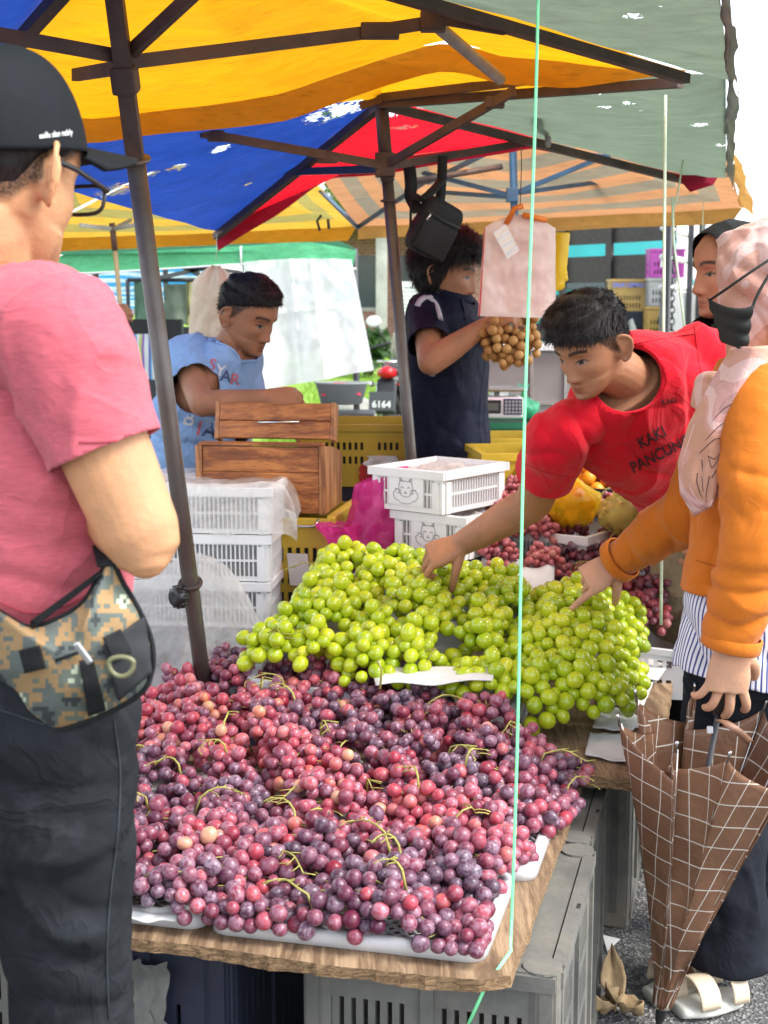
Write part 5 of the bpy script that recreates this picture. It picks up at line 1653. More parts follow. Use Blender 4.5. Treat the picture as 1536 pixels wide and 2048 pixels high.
a = at(955, 892, 5.3); b = at(1078, 892, 5.3); zt = at(1000, 845, 5.3).z
gb = crate('green slotted basket under the fruit scale', 'basket', ((a.x + b.x) / 2, 5.47, a.z), 0, b.x - a.x, .32, zt - a.z, m_greenc, name='plastic_basket', hole=(.012, .018), gap=(.012, .016), rim=.02)
q = MB(); q.cbox(((a.x + b.x) / 2, 5.47, a.z / 2 - .003), (b.x - a.x - .02, .3, a.z - .008), .01)
tag(q.build('support_crate', m_dcrate), 'dark crate under the green basket', 'crate')
sc_ = thing('fruit_scale', 'white electronic fruit scale with a dark keypad on the green basket', 'scale', (at(998, 830, 5.35).x, 5.4, zt))
Ms = Matrix.Translation((at(1000, 830, 5.35).x, 5.33, zt + .008))
mb = MB(); mb.cbox(V(Ms @ V((0, .08, .045))), (.17, .2, .08), .012); mb.build('body', m_white, sc_, True)
MB().cbox(V(Ms @ V((-.035, -.021, .05))), (.07, .006, .05), .002).build('display', m_dark, sc_)
MB().cbox(V(Ms @ V((-.035, -.0245, .05))), (.05, .003, .028), .001).build('screen', M_plain('lcd', (.12, .13, .11), .3, .1, bmp=0), sc_)
kpad = MB().cbox(V(Ms @ V((.045, -.021, .05))), (.07, .006, .06), .002).build('keypad', M_plain('navy_keypad', (.03, .05, .13), .5, .1), sc_)
mb = MB()
for i in range(5):
 for j in range(4): mb.box(V(Ms @ V((.019 + i * .013, -.0255, .03 + j * .013))), (.009, .003, .009))
mb.build('keys', m_gcrate, kpad)
mb = MB(); mb.cbox(V(Ms @ V((0, .09, .112))), (.2, .2, .014), .006); mb.build('pan', m_chrome, sc_)
mb = MB(); mb.tube([Ms @ V((0, .09, .085)), Ms @ V((0, .09, .105))], .04, 12); mb.build('pan_stem', m_chrome, sc_)
def lump_bag(name, label, cat, c, r, h, mt, seed, neck=.25, knot=True, fill=None, fillmat=None, squash=(1, 1), tilt=0.0, parent_group=None, ear=(0, 0)):
 t = thing(name, label, cat, c, 0, parent_group)
 mb = MB()
 def f(u, v):
  a = u * 2 * math.pi
  if v < .7:
   t_ = v / .7
   rr = r * (math.sin(math.pi * (.5 * t_ ** .75 + .0)) ** .55 if t_ < .5 else 1)
   prof = max(.02, math.sin(math.pi * min(.98, (t_ * .93 + .03)))) ** .55
   rr = r * prof
   z = h * .78 * t_
   if t_ > .6:
    k = (t_ - .6) / .4; rr = r * ((1 - k) * prof + k * neck * .5)
  else:
   k = (v - .7) / .3
   rr = r * (neck * .5 + neck * .9 * k ** 1.3)
   z = h * (.78 + .3 * k)
  pl = 1 + .10 * math.sin(a * 9 + seed) * max(0, v - .35) + .12 * noise.noise(V((math.cos(a) * 1.6, math.sin(a) * 1.6, v * 3 + seed)))
  fl = 1 - .45 * max(0, (v - .7) / .3)
  return V(c) + V((rr * pl * math.cos(a) * squash[0] + (tilt + ear[0]) * max(0, v - .6) * h, rr * pl * math.sin(a) * squash[1] * fl, z + .012 * noise.noise(V((math.cos(a) * 5, math.sin(a) * 5, v * 6)))))
 mb.grid(f, 60, 44)
 mb.build('film', mt, t, True)
 if fill:
  mb = MB()
  for k in range(fill[0]):
   for _ in range(40):
    p = V((random.uniform(-1, 1), random.uniform(-1, 1), random.uniform(0, 1)))
    if p.x ** 2 + p.y ** 2 < .75: break
   bm = bmesh.new(); bmesh.ops.create_icosphere(bm, subdivisions=2, radius=fill[1] * random.uniform(.85, 1.1)); bm.verts.ensure_lookup_table()
   cc = V(c) + V((p.x * r * .8 * squash[0], p.y * r * .8 * squash[1], fill[1] + p.z * h * .42))
   mb.add([v.co + cc for v in bm.verts], [tuple(v.index for v in f_.verts) for f_ in bm.faces]); bm.free()
  mb.build('fruit', fillmat, t, True)
 return t
m_orange = M_plain('orange_peel', (.85, .3, .02), .4, .12, 6, .3, 160)
m_brownfruit = M_plain('brown_fruit', (.3, .16, .08), .6, .25, 12, .2)
m_yfilm = M_film('yellow_film', (.97, .80, .03), .5, .22, .55, 16, .8)
m_yfilm2 = M_film('pale_yellow_film', (.9, .8, .25), .38, .2, .5, 16, .8)
m_greenfilm = M_film('green_film', (.12, .6, .35), .75, .3, .4, 16, .8)
p = at(1055, 880, 5.28)
lump_bag('plastic_bag', 'small green plastic bag on the green basket', 'bag', V((p.x, 5.45, zt + .003)), .06, .12, m_greenfilm, 4)
bA = at(1140, 1054, 3.9); lump_bag('fruit_bag', 'knotted yellow plastic bag full of oranges', 'fruit bag', bA, .086, .19, m_yfilm, 1, fill=(12, .026), fillmat=m_orange, ear=(.16, 0))
bB = at(1248, 1070, 3.85); lump_bag('fruit_bag', 'knotted pale yellow bag of brown fruit behind the orange sleeve', 'fruit bag', bB, .075, .18, m_yfilm2, 2, fill=(16, .018), fillmat=m_brownfruit, ear=(-.12, 0))
ob = at(1196, 1004, 4.5)
bowl = MB(); bowl.lathe([(.05, 0), (.085, .004), (.1, .05), (.106, .052), (.106, .056), (.096, .056), (.08, .012), (.001, .01)], 28, Matrix.Translation(ob))
tag(bowl.build('fruit_bowl', M_plain('black_bowl', (.02, .02, .02), .4, .1), None, True), 'black bowl heaped with oranges behind the yellow bags', 'bowl')
q = MB(); q.cbox((ob.x, ob.y + .05, ob.z / 2 - .002), (.3, .34, ob.z - .005), .01); tag(q.build('support_crate', m_dcrate), 'dark crate under the bowl of oranges', 'crate')
bm = bmesh.new(); bmesh.ops.create_uvsphere(bm, u_segments=20, v_segments=14, radius=.025)
for v in bm.verts:
 v.co.z *= .88
 if abs(v.co.x) + abs(v.co.y) < .006: v.co.z *= .93
me_or = bpy.data.meshes.new('orange'); bm.to_mesh(me_or); bm.free(); me_or.materials.append(m_orange)
for pl in me_or.polygons: pl.use_smooth = True
k = 0
for lay, (n_, rr) in enumerate(((7, .07), (7, .066), (5, .046), (3, .027), (1, 0))):
 for i in range(n_):
  a = i * 2 * math.pi / n_ + lay * .5
  o = bpy.data.objects.new('orange', me_or); col.objects.link(o)
  o.location = ob + V((rr * math.cos(a), rr * math.sin(a), .05 + lay * .034 + random.uniform(-.002, .002)))
  o.rotation_euler = (random.uniform(0, 6), random.uniform(0, 6), 0); o.scale = [random.uniform(.93, 1.06)] * 3
  tag(o, ['orange at the rim of the black bowl', 'orange in the second layer of the bowl', 'orange in the third layer of the bowl', 'orange near the top of the heap in the bowl', 'topmost orange on the heap in the bowl'][lay], 'orange', 'oranges heaped in the black bowl')
wc = at(1166, 1135, 3.78)
white_crate('white crate beside the small pink grapes, under the yellow bag', (bA.x + .005, bA.y + .02, bA.z - .108), R(-34), .22, .26, .105, emblem=False, fill=False)
q = MB(); q.cbox((bA.x, bA.y + .02, (bA.z - .108) / 2 - .001), (.24, .24, bA.z - .11), .01); tag(q.build('support_crate', m_dcrate), 'dark crate under the white crate with the yellow bag', 'crate')
white_crate('white crate under the bag of brown fruit', (bB.x + .02, bB.y + .02, bB.z - .105), R(-30), .18, .24, .10, emblem=False, fill=False)
q = MB(); q.cbox((bB.x + .02, bB.y + .04, (bB.z - .105) / 2 - .001), (.2, .2, bB.z - .107), .01); tag(q.build('support_crate', m_dcrate), 'dark crate under the white crate of the brown fruit', 'crate')
m_mag = M_film('magenta_film', (.85, .06, .4), .6, .2, .45, 15, .9)
mg = at(738, 1128, 3.90)
t = thing('drink_bag', 'crumpled magenta plastic bag holding a brown drink with a straw', 'bag', mg)
mb = MB()
def mgf(u, v):
 a = u * 2 * math.pi
 rr = .098 * (1 - .35 * v) * (1 + .25 * noise.noise(V((math.cos(a) * 1.8, math.sin(a) * 1.8, v * 2.5))) + .08 * noise.noise(V((math.cos(a) * 5, math.sin(a) * 5, v * 7))))
 rr *= 1 if v > .06 else v / .06
 return mg + V((rr * math.cos(a) + .035 * v, rr * math.sin(a) * .8, .25 * v * (1 + .1 * math.cos(a))))
mb.grid(mgf, 60, 40); mb.build('film', m_mag, t, True)
mb = MB()
def mg2(u, v):
 a = u * 2 * math.pi
 rr = .04 * (1 + .35 * noise.noise(V((math.cos(a) * 2.5, math.sin(a) * 2.5, v * 4 + 9)))) * (.4 + v)
 return mg + V((-.065 + rr * math.cos(a) - .02 * v, -.05 + rr * math.sin(a), .02 + .1 * v))
mb.grid(mg2, 40, 24); mb.build('twisted_top', m_mag, t, True)
mb = MB(); mb.lathe([(.03, 0), (.036, .03), (.034, .06), (.001, .061)], 20, Matrix.Translation(mg + V((.045, -.015, .02)))); mb.build('drink', M_plain('brown_drink', (.22, .08, .03), .2, .1, bmp=0), t, True)
mb = MB(); mb.tube([mg + V((.05, -.02, .04)), mg + V((.022, -.03, .17))], .003, 8); mb.build('straw', M_plain('pink_straw', (.85, .6, .7), .4, .05, bmp=0), t, True)
q = MB(); q.cbox((mg.x, mg.y + .05, mg.z / 2 - .002), (.28, .3, mg.z - .006), .01); tag(q.build('support_crate', m_dcrate), 'dark crate under the magenta bag', 'crate')
# ================================================================== GRAPES
def M_grape(name, stops, bloom, rough=.32, sss=.0, bloomcol=(.50, .36, .46), coat=.0):
 m, nt, b = new_mat(name)
 oi = nt.nodes.new('ShaderNodeObjectInfo')
 sx = nt.nodes.new('ShaderNodeSeparateColor')
 L(nt, oi.outputs['Color'], sx.inputs[0])
 tc = nt.nodes.new('ShaderNodeTexCoord')
 add = nt.nodes.new('ShaderNodeVectorMath'); add.operation = 'ADD'
 rnd = nt.nodes.new('ShaderNodeVectorMath'); rnd.operation = 'SCALE'
 rnd.inputs[0].default_value = (37, 91, 53); L(nt, oi.outputs['Random'], rnd.inputs['Scale'])
 L(nt, tc.outputs['Object'], add.inputs[0]); L(nt, rnd.outputs[0], add.inputs[1])
 vec = add.outputs[0]
 n1 = tex_noise(nt, vec, .9, 4, .6)
 f = mth(nt, 'ADD', sx.outputs[0], mth(nt, 'MULTIPLY', mth(nt, 'SUBTRACT', n1, .5), .35))
 colr = ramp(nt, f, stops)
 if bloom:
  n2 = tex_noise(nt, vec, 1.5, 6, .68, .8)
  bl = ramp(nt, n2, [(.42, (.12, .12, .12)), (.56, (1, 1, 1))])
  colr = mixc(nt, mth(nt, 'MULTIPLY', bl, mth(nt, 'MULTIPLY', sx.outputs[1], bloom)), colr, bloomcol)
 n3 = tex_noise(nt, vec, 4.5, 3, .5)
 colr = mixc(nt, ramp(nt, n3, [(.68, (0, 0, 0)), (.76, (.35,) * 3)]), colr, (.12, .06, .03))
 L(nt, colr, b.inputs['Base Color'])
 rr = mth(nt, 'ADD', rough, mth(nt, 'MULTIPLY', tex_noise(nt, vec, 2, 3), .25 if bloom else .1))
 L(nt, rr, b.inputs['Roughness'])
 b.inputs['Specular IOR Level'].default_value = .5
 if coat: b.inputs['Coat Weight'].default_value = coat; b.inputs['Coat Roughness'].default_value = .12
 if sss:
  b.inputs['Subsurface Weight'].default_value = sss
  b.inputs['Subsurface Radius'].default_value = (.9, 1.0, .25)
  b.inputs['Subsurface Scale'].default_value = .006
 return m
m_redg = M_grape('red_grape_skin', [(0, (.030, .012, .030)), (.25, (.085, .014, .040)), (.5, (.21, .016, .040)), (.72, (.42, .03, .05)), (.88, (.58, .13, .10)), (1, (.62, .30, .14))], .48, .22)
m_greeng = M_grape('green_grape_skin', [(0, (.26, .39, .010)), (.5, (.44, .54, .014)), (1, (.63, .64, .03))], 0, .2, .12, coat=.45)
m_darkg = M_grape('dark_red_grape_skin', [(0, (.05, .01, .02)), (.4, (.18, .015, .03)), (.7, (.36, .04, .05)), (1, (.5, .2, .13))], .3, .28)
m_pinkg = M_grape('pink_grape_skin', [(0, (.25, .03, .05)), (.5, (.42, .08, .08)), (1, (.55, .25, .16))], .25, .3)
m_longan = M_grape('longan_skin', [(0, (.3, .14, .04)), (.5, (.42, .21, .06)), (1, (.52, .3, .1))], 0, .55)
m_stem = M_plain('grape_stem', (.36, .34, .08), .6, .3, 30, .2, dirt=(.2, .12, .05), dirt_amt=.6)
def berry_mesh(name, mt, elong, seg=16):
 bm = bmesh.new()
 bmesh.ops.create_uvsphere(bm, u_segments=seg, v_segments=seg * 2 // 3, radius=1.0)
 for v in bm.verts:
  v.co.z *= elong
  v.co *= 1 + .035 * noise.noise(v.co * 1.2 + V((elong * 9, 0, 0)))
 me = bpy.data.meshes.new(name)
 bm.to_mesh(me); bm.free()
 me.materials.append(mt)
 me.polygons.foreach_set('use_smooth', [True] * len(me.polygons))
 return me
def relax(P, B, r, zf, iters=34, grav=.0012, coh=.02, bounds=None):
 n = len(P)
 nb = B.max() + 1
 for it in range(iters):
  P[:, 2] -= grav
  C = np.zeros((nb, 3)); cnt = np.bincount(B, minlength=nb).clip(1)
  for k in range(3): C[:, k] = np.bincount(B, P[:, k], nb) / cnt
  d = C[B] - P
  d[:, 2] *= .3
  P += d * coh
  for sub in range(3):
   kd = KDTree(n)
   for i in range(n): kd.insert(P[i], i)
   kd.balance()
   ii, jj = [], []
   rm = 2 * r.max()
   for i in range(n):
    for (_, j, dd) in kd.find_range(P[i], r[i] + r.max()):
     if j > i and dd < (r[i] + r[j]): ii.append(i); jj.append(j)
   if ii:
    ii, jj = np.array(ii), np.array(jj)
    d = P[jj] - P[ii]
    l = np.sqrt((d * d).sum(1)) + 1e-9
    pen = (r[ii] + r[jj]) * .965 - l
    pen = np.maximum(pen, 0) * .45
    mv = d / l[:, None] * pen[:, None]
    np.add.at(P, ii, -mv); np.add.at(P, jj, mv)
   zfl = np.array([zf(p[0], p[1]) for p in P]) + r * .97
   P[:, 2] = np.maximum(P[:, 2], zfl)
   if bounds is not None: bounds(P)
   if it < iters - 6: break
 return P
def stalk_mesh(berries, c, poke, seed, mt=None, visible=None):
 rs = random.Random(seed)
 mb = MB()
 c = V(c)
 top = max(b.z for b, _ in berries)
 for b, r in berries:
  b = V(b)
  d = (c - b); l = d.length
  if l < 1e-4: continue
  d /= l
  up = V((0, 0, .35))
  a0 = b + (d * .75 + up).normalized() * r * .96
  a1 = a0 + (d + up * .6).normalized() * min(l * .5, r * 1.0)
  mb.tube([b + (d * .75 + up).normalized() * r * .9, a0, a1], [.0016, .0011, .001], 4, caps=False)
 for k in range(poke):
  a = rs.uniform(0, 6.28)
  p = V((c.x + rs.uniform(-.03, .03), c.y + rs.uniform(-.03, .03), top + .004))
  pts = [p - V((0, 0, .03))]
  L_ = rs.uniform(.035, .10)
  bend = rs.uniform(-1.1, 1.1)
  for j in range(6):
   aa = a + bend * j / 5
   p = p + V((math.cos(aa), math.sin(aa), 0)) * L_ / 6 + V((0, 0, .009 * math.cos(j * .62) + rs.uniform(-.002, .003)))
   pts.append(p.copy())
   if rs.random() < .75 and j > 0:
    s = rs.choice((-1, 1)); q = p.copy(); tw = [q.copy()]
    for jj in range(3):
     q = q + V((math.cos(aa + s * (.8 + .3 * jj)), math.sin(aa + s * (.8 + .3 * jj)), -.15 * jj)) * rs.uniform(.006, .011); tw.append(q.copy())
    mb.tube(tw, [.0013, .0011, .0010, .0015], 4)
  mb.tube(pts, [.0024, .0021, .0019, .0017, .0015, .0012, .0014], 6)
 return mb
def bunch_pile(centres, per, rad, elong, zf, mt, name, group, labeller, jitter=(.05, .034, .026), tone=None, seg=16, each=True, bloomf=None, cull=3, poke=lambda k: 0, bounds=None, grow=None, coh=.02, grav=.0012):
 P, B, r = [], [], []
 for bi, (x, y, z, ang, sc, *_) in enumerate(centres):
  n = int(per * sc)
  for k in range(n):
   for _ in range(30):
    q = rng.normal(size=3)
    if (q * q).sum() < 4: break
   q = q / 2 * np.array(jitter) * 2 * sc ** .5
   ca, sa = math.cos(ang), math.sin(ang)
   P.append((x + q[0] * ca - q[1] * sa, y + q[0] * sa + q[1] * ca, z + q[2])); B.append(bi)
   r.append(rad * random.uniform(.80, 1.12))
 P, B, r = np.array(P, float), np.array(B), np.array(r)
 P = relax(P, B, r, zf, bounds=bounds, coh=coh, grav=grav)
 kd = KDTree(len(P))
 for i in range(len(P)): kd.insert((P[i][0], P[i][1], 0), i)
 kd.balance()
 keep = np.ones(len(P), bool)
 for i in range(len(P)):
  above = 0
  for (_, j, dd) in kd.find_range((P[i][0], P[i][1], 0), 1.5 * rad):
   if P[j][2] > P[i][2] + 1.3 * rad: above += 1
  near_edge = False
  if above >= cull: keep[i] = False
 meshes = [berry_mesh('grape', mt, e, seg) for e in elong]
 roots = []
 for bi, c in enumerate(centres):
  idx = [i for i in range(len(P)) if B[i] == bi and keep[i]]
  if not idx: continue
  ctr = P[idx].mean(0)
  zmin = min(P[i][2] - r[i] for i in idx)
  tn = tone(bi, c)
  label = labeller(bi, c, tn)
  t = thing(name, label, 'grapes', (ctr[0], ctr[1], zmin), 0, group)
  base = V((ctr[0], ctr[1], zmin))
  if not each:
   mb = MB()
  for i in idx[:100]:
   me = random.choice(meshes)
   q = V(P[i]); dirv = (q - V(ctr)) + V((random.gauss(0, .01), random.gauss(0, .01), random.gauss(0, .01)))
   qt = dirv.to_track_quat('Z', 'Y')
   s = r[i]
   tt = min(1, max(0, tn + random.gauss(0, .15) + (.35 if random.random() < .03 else 0)))
   if each:
    o = bpy.data.objects.new('grape', me)
    col.objects.link(o)
    o.parent = t
    o.location = q - base
    o.rotation_mode = 'QUATERNION'; o.rotation_quaternion = qt
    o.scale = (s, s, s)
    o.color = (tt, min(1, max(0, (bloomf(bi, c) if bloomf else .6) + random.gauss(0, .22))), 0, 1)
   else:
    M = Matrix.Translation(q) @ qt.to_matrix().to_4x4() @ Matrix.Diagonal((s, s, s, 1))
    mb.add([M @ v.co for v in me.vertices], [tuple(p.vertices) for p in me.polygons])
  if not each:
   o = mb.build('berries', mt, t, True); o.color = (tn, .5, 0, 1)
  zs = P[idx][:, 2]; zt = np.quantile(zs, .45)
  stalk_mesh([(V(P[i]), r[i]) for i in idx if P[i][2] >= zt], ctr + np.array([0, 0, -.005]), poke(bi), bi).build('stalk', m_stem, t, True)
  roots.append(t)
 return roots
cent = []
rs = random.Random(3)
def red_top(u, v):
 e = min(1, max(0, (v + .02) / .05)) * min(1, max(0, (-u + .03) / .10))
 h = .07 + .04 * min(1, v / .5) + .034 * noise.noise(V((u * 6, v * 6, 12))) + .02 * min(1, max(0, v - .5) / .4)
 h -= .045 * math.exp(-(((u + .42) / .10) ** 2 + ((v - .30) / .10) ** 2))      # hollow in the middle left
 h -= .02 * math.exp(-(((u + .2) / .14) ** 2 + ((v - .33) / .05) ** 2))
 return max(.018, h * e)
v = .022
row = 0
while v < 1.22:
 umax = -.035 + .05 * min(1, max(0, (v - .2) / .4)) - (.0 if v < .85 else (v - .85) * 1.35)
 umin = -.86 if v > .12 else -.80
 u = umin + (.05 if row % 2 else 0)
 while u < umax + .03:
  uu, vv = min(u + rs.uniform(-.018, .018), umax), v + rs.uniform(-.018, .018)
  p = T(uu, vv)
  h = red_top(uu, vv)
  for lay in range(1 if h < .045 else 2):
   cent.append((p.x, p.y, BZ + .02 + (h * .35 if lay == 0 else h * .85), TR + rs.uniform(-1.3, 1.3), rs.uniform(.85, 1.15)))
  u += .112
 v += .098
 row += 1
def tuv(c):
 d = V((c[0], c[1], 0)) - O2
 return d.dot(E1), d.dot(E2)
tones = {}
def red_tone(bi, c):
 u, v = tuv(c)
 t = .42 + .46 * noise.noise(V((u * 4.2, v * 4.2, 1.7))) + .16 * noise.noise(V((u * 11, v * 11, 4)))
 t += .16 * math.exp(-((u + .03) / .12) ** 2 - ((v - .40) / .16) ** 2)      # reddest along the open side
 t -= .22 * math.exp(-((u + .48) / .16) ** 2 - ((v - .36) / .14) ** 2)
 t += .10 * math.exp(-((u + .55) / .3) ** 2 - ((v - .75) / .25) ** 2)
 return min(.85, max(.12, t))
def zone(u, v):
 a = 'at the front edge of the heap' if v < .17 else ('in the front half of the heap' if v < .45 else ('in the middle of the heap' if v < .75 else 'at the back of the heap'))
 b = ', open side' if u > -.2 else (', centre' if u > -.5 else ', by the trousers')
 return a + b
def red_label(bi, c, tn):
 w = 'purple black' if tn < .3 else ('wine red' if tn < .45 else ('rosy red' if tn < .6 else 'bright red'))
 return f'{w} grape bunch {zone(*tuv(c))}'
def red_bounds(P):
 ux = (P[:, 0] - O2.x) * E1.x + (P[:, 1] - O2.y) * E1.y
 vy = (P[:, 0] - O2.x) * E2.x + (P[:, 1] - O2.y) * E2.y
 du = np.minimum(0, -.010 + .08 * np.clip((vy - .2) / .45, 0, 1) - ux) * .8
 dv = np.maximum(0, -.012 - vy) * .8
 P[:, 0] += du * E1.x + dv * E2.x
 P[:, 1] += du * E1.y + dv * E2.y
bunch_pile(cent, 35, .0127, (1.08, 1.16, 1.02), gz_red, m_redg, 'grape_bunch', 'red grape bunches heaped on the white trays', red_label,
   jitter=(.058, .042, .03), tone=red_tone, bloomf=lambda b_, c: .62 + .3 * noise.noise(V((c[0] * 5, c[1] * 5, 9))), poke=lambda k: (0, 1, 0, 0, 1, 0, 0, 0)[k % 8], bounds=red_bounds)
def green_label(side):
 def f(bi, c, tn):
  x, y = c[0], c[1]
  dpt = 'front' if c[5] == 0 else ('middle' if c[5] == 1 else 'back')
  return f'{"yellow" if tn > .55 else "fresh"} green grape bunch at the {dpt} of the {side} heap'
 return f
def fill_quad(q, nu, nv, top, zf, seed, sc=(.85, 1.1)):
 rs = random.Random(seed)
 out = []
 a, b, c, d = [V((*p, 0)) for p in q]
 for j in range(nv):
  for i in range(nu):
   u, v = (i + .5 + rs.uniform(-.22, .22)) / nu, (j + .5 + rs.uniform(-.22, .22)) / nv
   p = a.lerp(b, u).lerp(d.lerp(c, u), v)
   h = top(u, v)
   for lay in range(1 if h < .05 else 2):
    out.append((p.x, p.y, zf(p.x, p.y) + (h * .4 if lay == 0 else h * .9), rs.uniform(-1.2, 1.2), rs.uniform(*sc), 0 if j < nv * .34 else (1 if j < nv * .67 else 2)))
 return out
gl = fill_quad([(-.32, 3.08), (.245, 2.95), (.34, 3.48), (-.13, 3.68)], 5, 5, lambda u, v: .05 + .045 * math.sin(math.pi * min(1, .25 + v * .7)) * math.sin(math.pi * (.2 + .6 * u)), gz_left, 5)
bunch_pile(gl, 21, .0170, (1.1, 1.2, 1.05), gz_left, m_greeng, 'grape_bunch', 'green grape bunches on white paper', green_label('left'),
   jitter=(.058, .044, .034), coh=.035, tone=lambda b_, c: .5 + .35 * noise.noise(V((c[0] * 6, c[1] * 6, 3))), seg=18, poke=lambda k: k % 6 == 0)
gr = fill_quad([(.285, 2.93), (.46, 2.96), (.575, 3.36), (.41, 3.44)], 4, 5, lambda u, v: .06 + .045 * math.sin(math.pi * (.15 + .7 * v)), gz_right, 6)
bunch_pile(gr, 21, .0170, (1.1, 1.2, 1.05), gz_right, m_greeng, 'grape_bunch', 'green grape bunches on white paper', green_label('right'),
   jitter=(.056, .044, .034), coh=.035, tone=lambda b_, c: .5 + .35 * noise.noise(V((c[0] * 6, c[1] * 6, 3))), seg=18, poke=lambda k: 0)
def back_label(what):
 return lambda bi, c, tn: f'{"paler" if tn > .5 else "darker"} bunch of {what}, {["front", "middle", "back"][c[5]]} of that heap'
db = fill_quad([(.42, 3.50), (.70, 3.42), (.86, 4.05), (.50, 4.10)], 3, 5, lambda u, v: .07, gz_back, 7)
bunch_pile(db, 40, .0114, (1.1, 1.2), gz_back, m_darkg, 'grape_bunch', 'dark red grape bunches behind the green ones', back_label('small dark red grapes'),
   jitter=(.055, .045, .026), tone=lambda b_, c: .38 + .4 * noise.noise(V((c[0] * 7, c[1] * 7, 5))), seg=12, poke=lambda k: k % 3 == 0)
pb_ = fill_quad([(.26, 3.66), (.44, 3.62), (.50, 4.05), (.34, 4.10)], 2, 4, lambda u, v: .08, lambda x, y: gz_back(x, y) + .05, 8)
bunch_pile(pb_, 40, .0100, (1.25, 1.35), lambda x, y: gz_back(x, y) + .05, m_pinkg, 'grape_bunch', 'pink grape bunches in the back crate', back_label('oval pink grapes beside the white crate'),
   jitter=(.05, .045, .026), tone=lambda b_, c: .45 + .4 * noise.noise(V((c[0] * 7, c[1] * 7, 6))), seg=12, poke=lambda k: 0)
zpk = at(790, 1128, 3.74).z
pc_ = fill_quad([(-.03, 3.70), (.14, 3.66), (.14, 3.80), (-.02, 3.80)], 2, 1, lambda u, v: .045, lambda x, y: zpk - .01, 9)
bunch_pile(pc_, 42, .0100, (1.2, 1.3), lambda x, y: zpk - .01, m_pinkg, 'grape_bunch', 'pink grape bunches by the drink bag', lambda bi, c, tn: f'small pink grape bunch before the {"magenta bag" if bi < 1 else "lower emblem crate"}',
   jitter=(.045, .035, .024), tone=lambda b_, c: .6, seg=12)
q = MB(); q.cbox((.055, 3.76, (zpk - .014) / 2), (.24, .2, zpk - .016), .008); tag(q.build('support_crate', m_dcrate), 'dark crate under the small pink grapes by the magenta bag', 'crate')
slab_tray('fruit_crate', 'white crate under the dark red grapes at the open side', 'crate', [(.44, 3.46), (.735, 3.39), (.885, 4.06), (.50, 4.12)], lambda x, y: gz_back(x, y) - .004, .12, m_whitepl)
slab_tray('fruit_crate', 'white crate under the oval pink grapes', 'crate', [(.25, 3.63), (.43, 3.59), (.485, 4.05), (.34, 4.12)], lambda x, y: gz_back(x, y) + .045, .14, m_whitepl)
q = MB(); q.cbox((.36, 3.86, .33), (.2, .4, .3), .01); tag(q.build('support_crate', m_dcrate), 'dark crate under the white crate of oval pink grapes', 'crate')
q = MB(); q.cbox((.64, 3.85, .27), (.34, .44, .5), .01); tag(q.build('support_crate', m_dcrate), 'dark crate under the white crate of dark red grapes', 'crate')
mb = MB(); p = at(760, 1350, 2.86); mb.tube([p - V((0, 0, .03)), p + V((.004, 0, .012)), p + V((-.006, 0, .03))], [.0025, .002, .0024], 6)
tag(mb.build('twig', m_stem, None, True), 'short bare green stem standing before the white paper', 'stem')
# ================================================================== PEOPLE: BUILDERS
def sm(pts, k=5):
 return catmull(pts, k)
def limb(mb, pts, rad, k=5, n=18, flat=None):
 q = sm([(*p, r) for p, r in zip(pts, rad)], k)
 P = [V(x[:3]) for x in q]; Rr = [x[3] for x in q]
 d0 = (P[0] - P[1]).normalized(); d1 = (P[-1] - P[-2]).normalized()
 A = [P[0] + d0 * Rr[0] * math.sin(a) for a in (1.5, 1.1, .6)]; AR = [Rr[0] * math.cos(a) for a in (1.5, 1.1, .6)]
 Bq = [P[-1] + d1 * Rr[-1] * math.sin(a) for a in (.6, 1.1, 1.5)]; BR = [Rr[-1] * math.cos(a) for a in (.6, 1.1, 1.5)]
 mb.tube(A + P + Bq, AR + Rr + BR, n, flat=flat)
def loft(mb, rings, k=5, n=36, e=.85):
 q = sm([(*c, *a, *b) for c, a, b in rings], k)
 vs, fs = [], []
 for r in q:
  c, a, b = V(r[:3]), V(r[3:6]), V(r[6:9])
  for i in range(n):
   t = 2 * math.pi * i / n
   ct, st = math.cos(t), math.sin(t)
   vs.append(c + a * math.copysign(abs(ct) ** e, ct) + b * math.copysign(abs(st) ** e, st))
 m_ = len(q)
 for j in range(m_ - 1):
  for i in range(n): fs.append((j * n + i, j * n + (i + 1) % n, (j + 1) * n + (i + 1) % n, (j + 1) * n + i))
 fs.append(tuple(range(n - 1, -1, -1))); fs.append(tuple((m_ - 1) * n + i for i in range(n)))
 mb.add(vs, fs)
def basis(f, up=(0, 0, 1)):
 f = V(f).normalized(); r = f.cross(V(up)).normalized(); u = r.cross(f)
 return Matrix((r, f, u)).transposed()
def frame4(c, f, up=(0, 0, 1), s=1.0):
 return Matrix.Translation(V(c)) @ basis(f, up).to_4x4() @ Matrix.Scale(s, 4)
ZT = np.array([-.116, -.110, -.100, -.088, -.075, -.060, -.045, -.02, 0, .03, .06, .088, .104, .112, .1155])
YF = np.array([.062, .078, .088, .087, .086, .087, .088, .089, .089, .092, .086, .064, .040, .018, .0])
YB = np.array([.045, .02, -.004, -.022, -.042, -.062, -.076, -.094, -.102, -.108, -.101, -.075, -.047, -.022, -.004])
WT = np.array([.012, .026, .039, .049, .057, .063, .067, .071, .074, .077, .073, .057, .038, .018, .003])
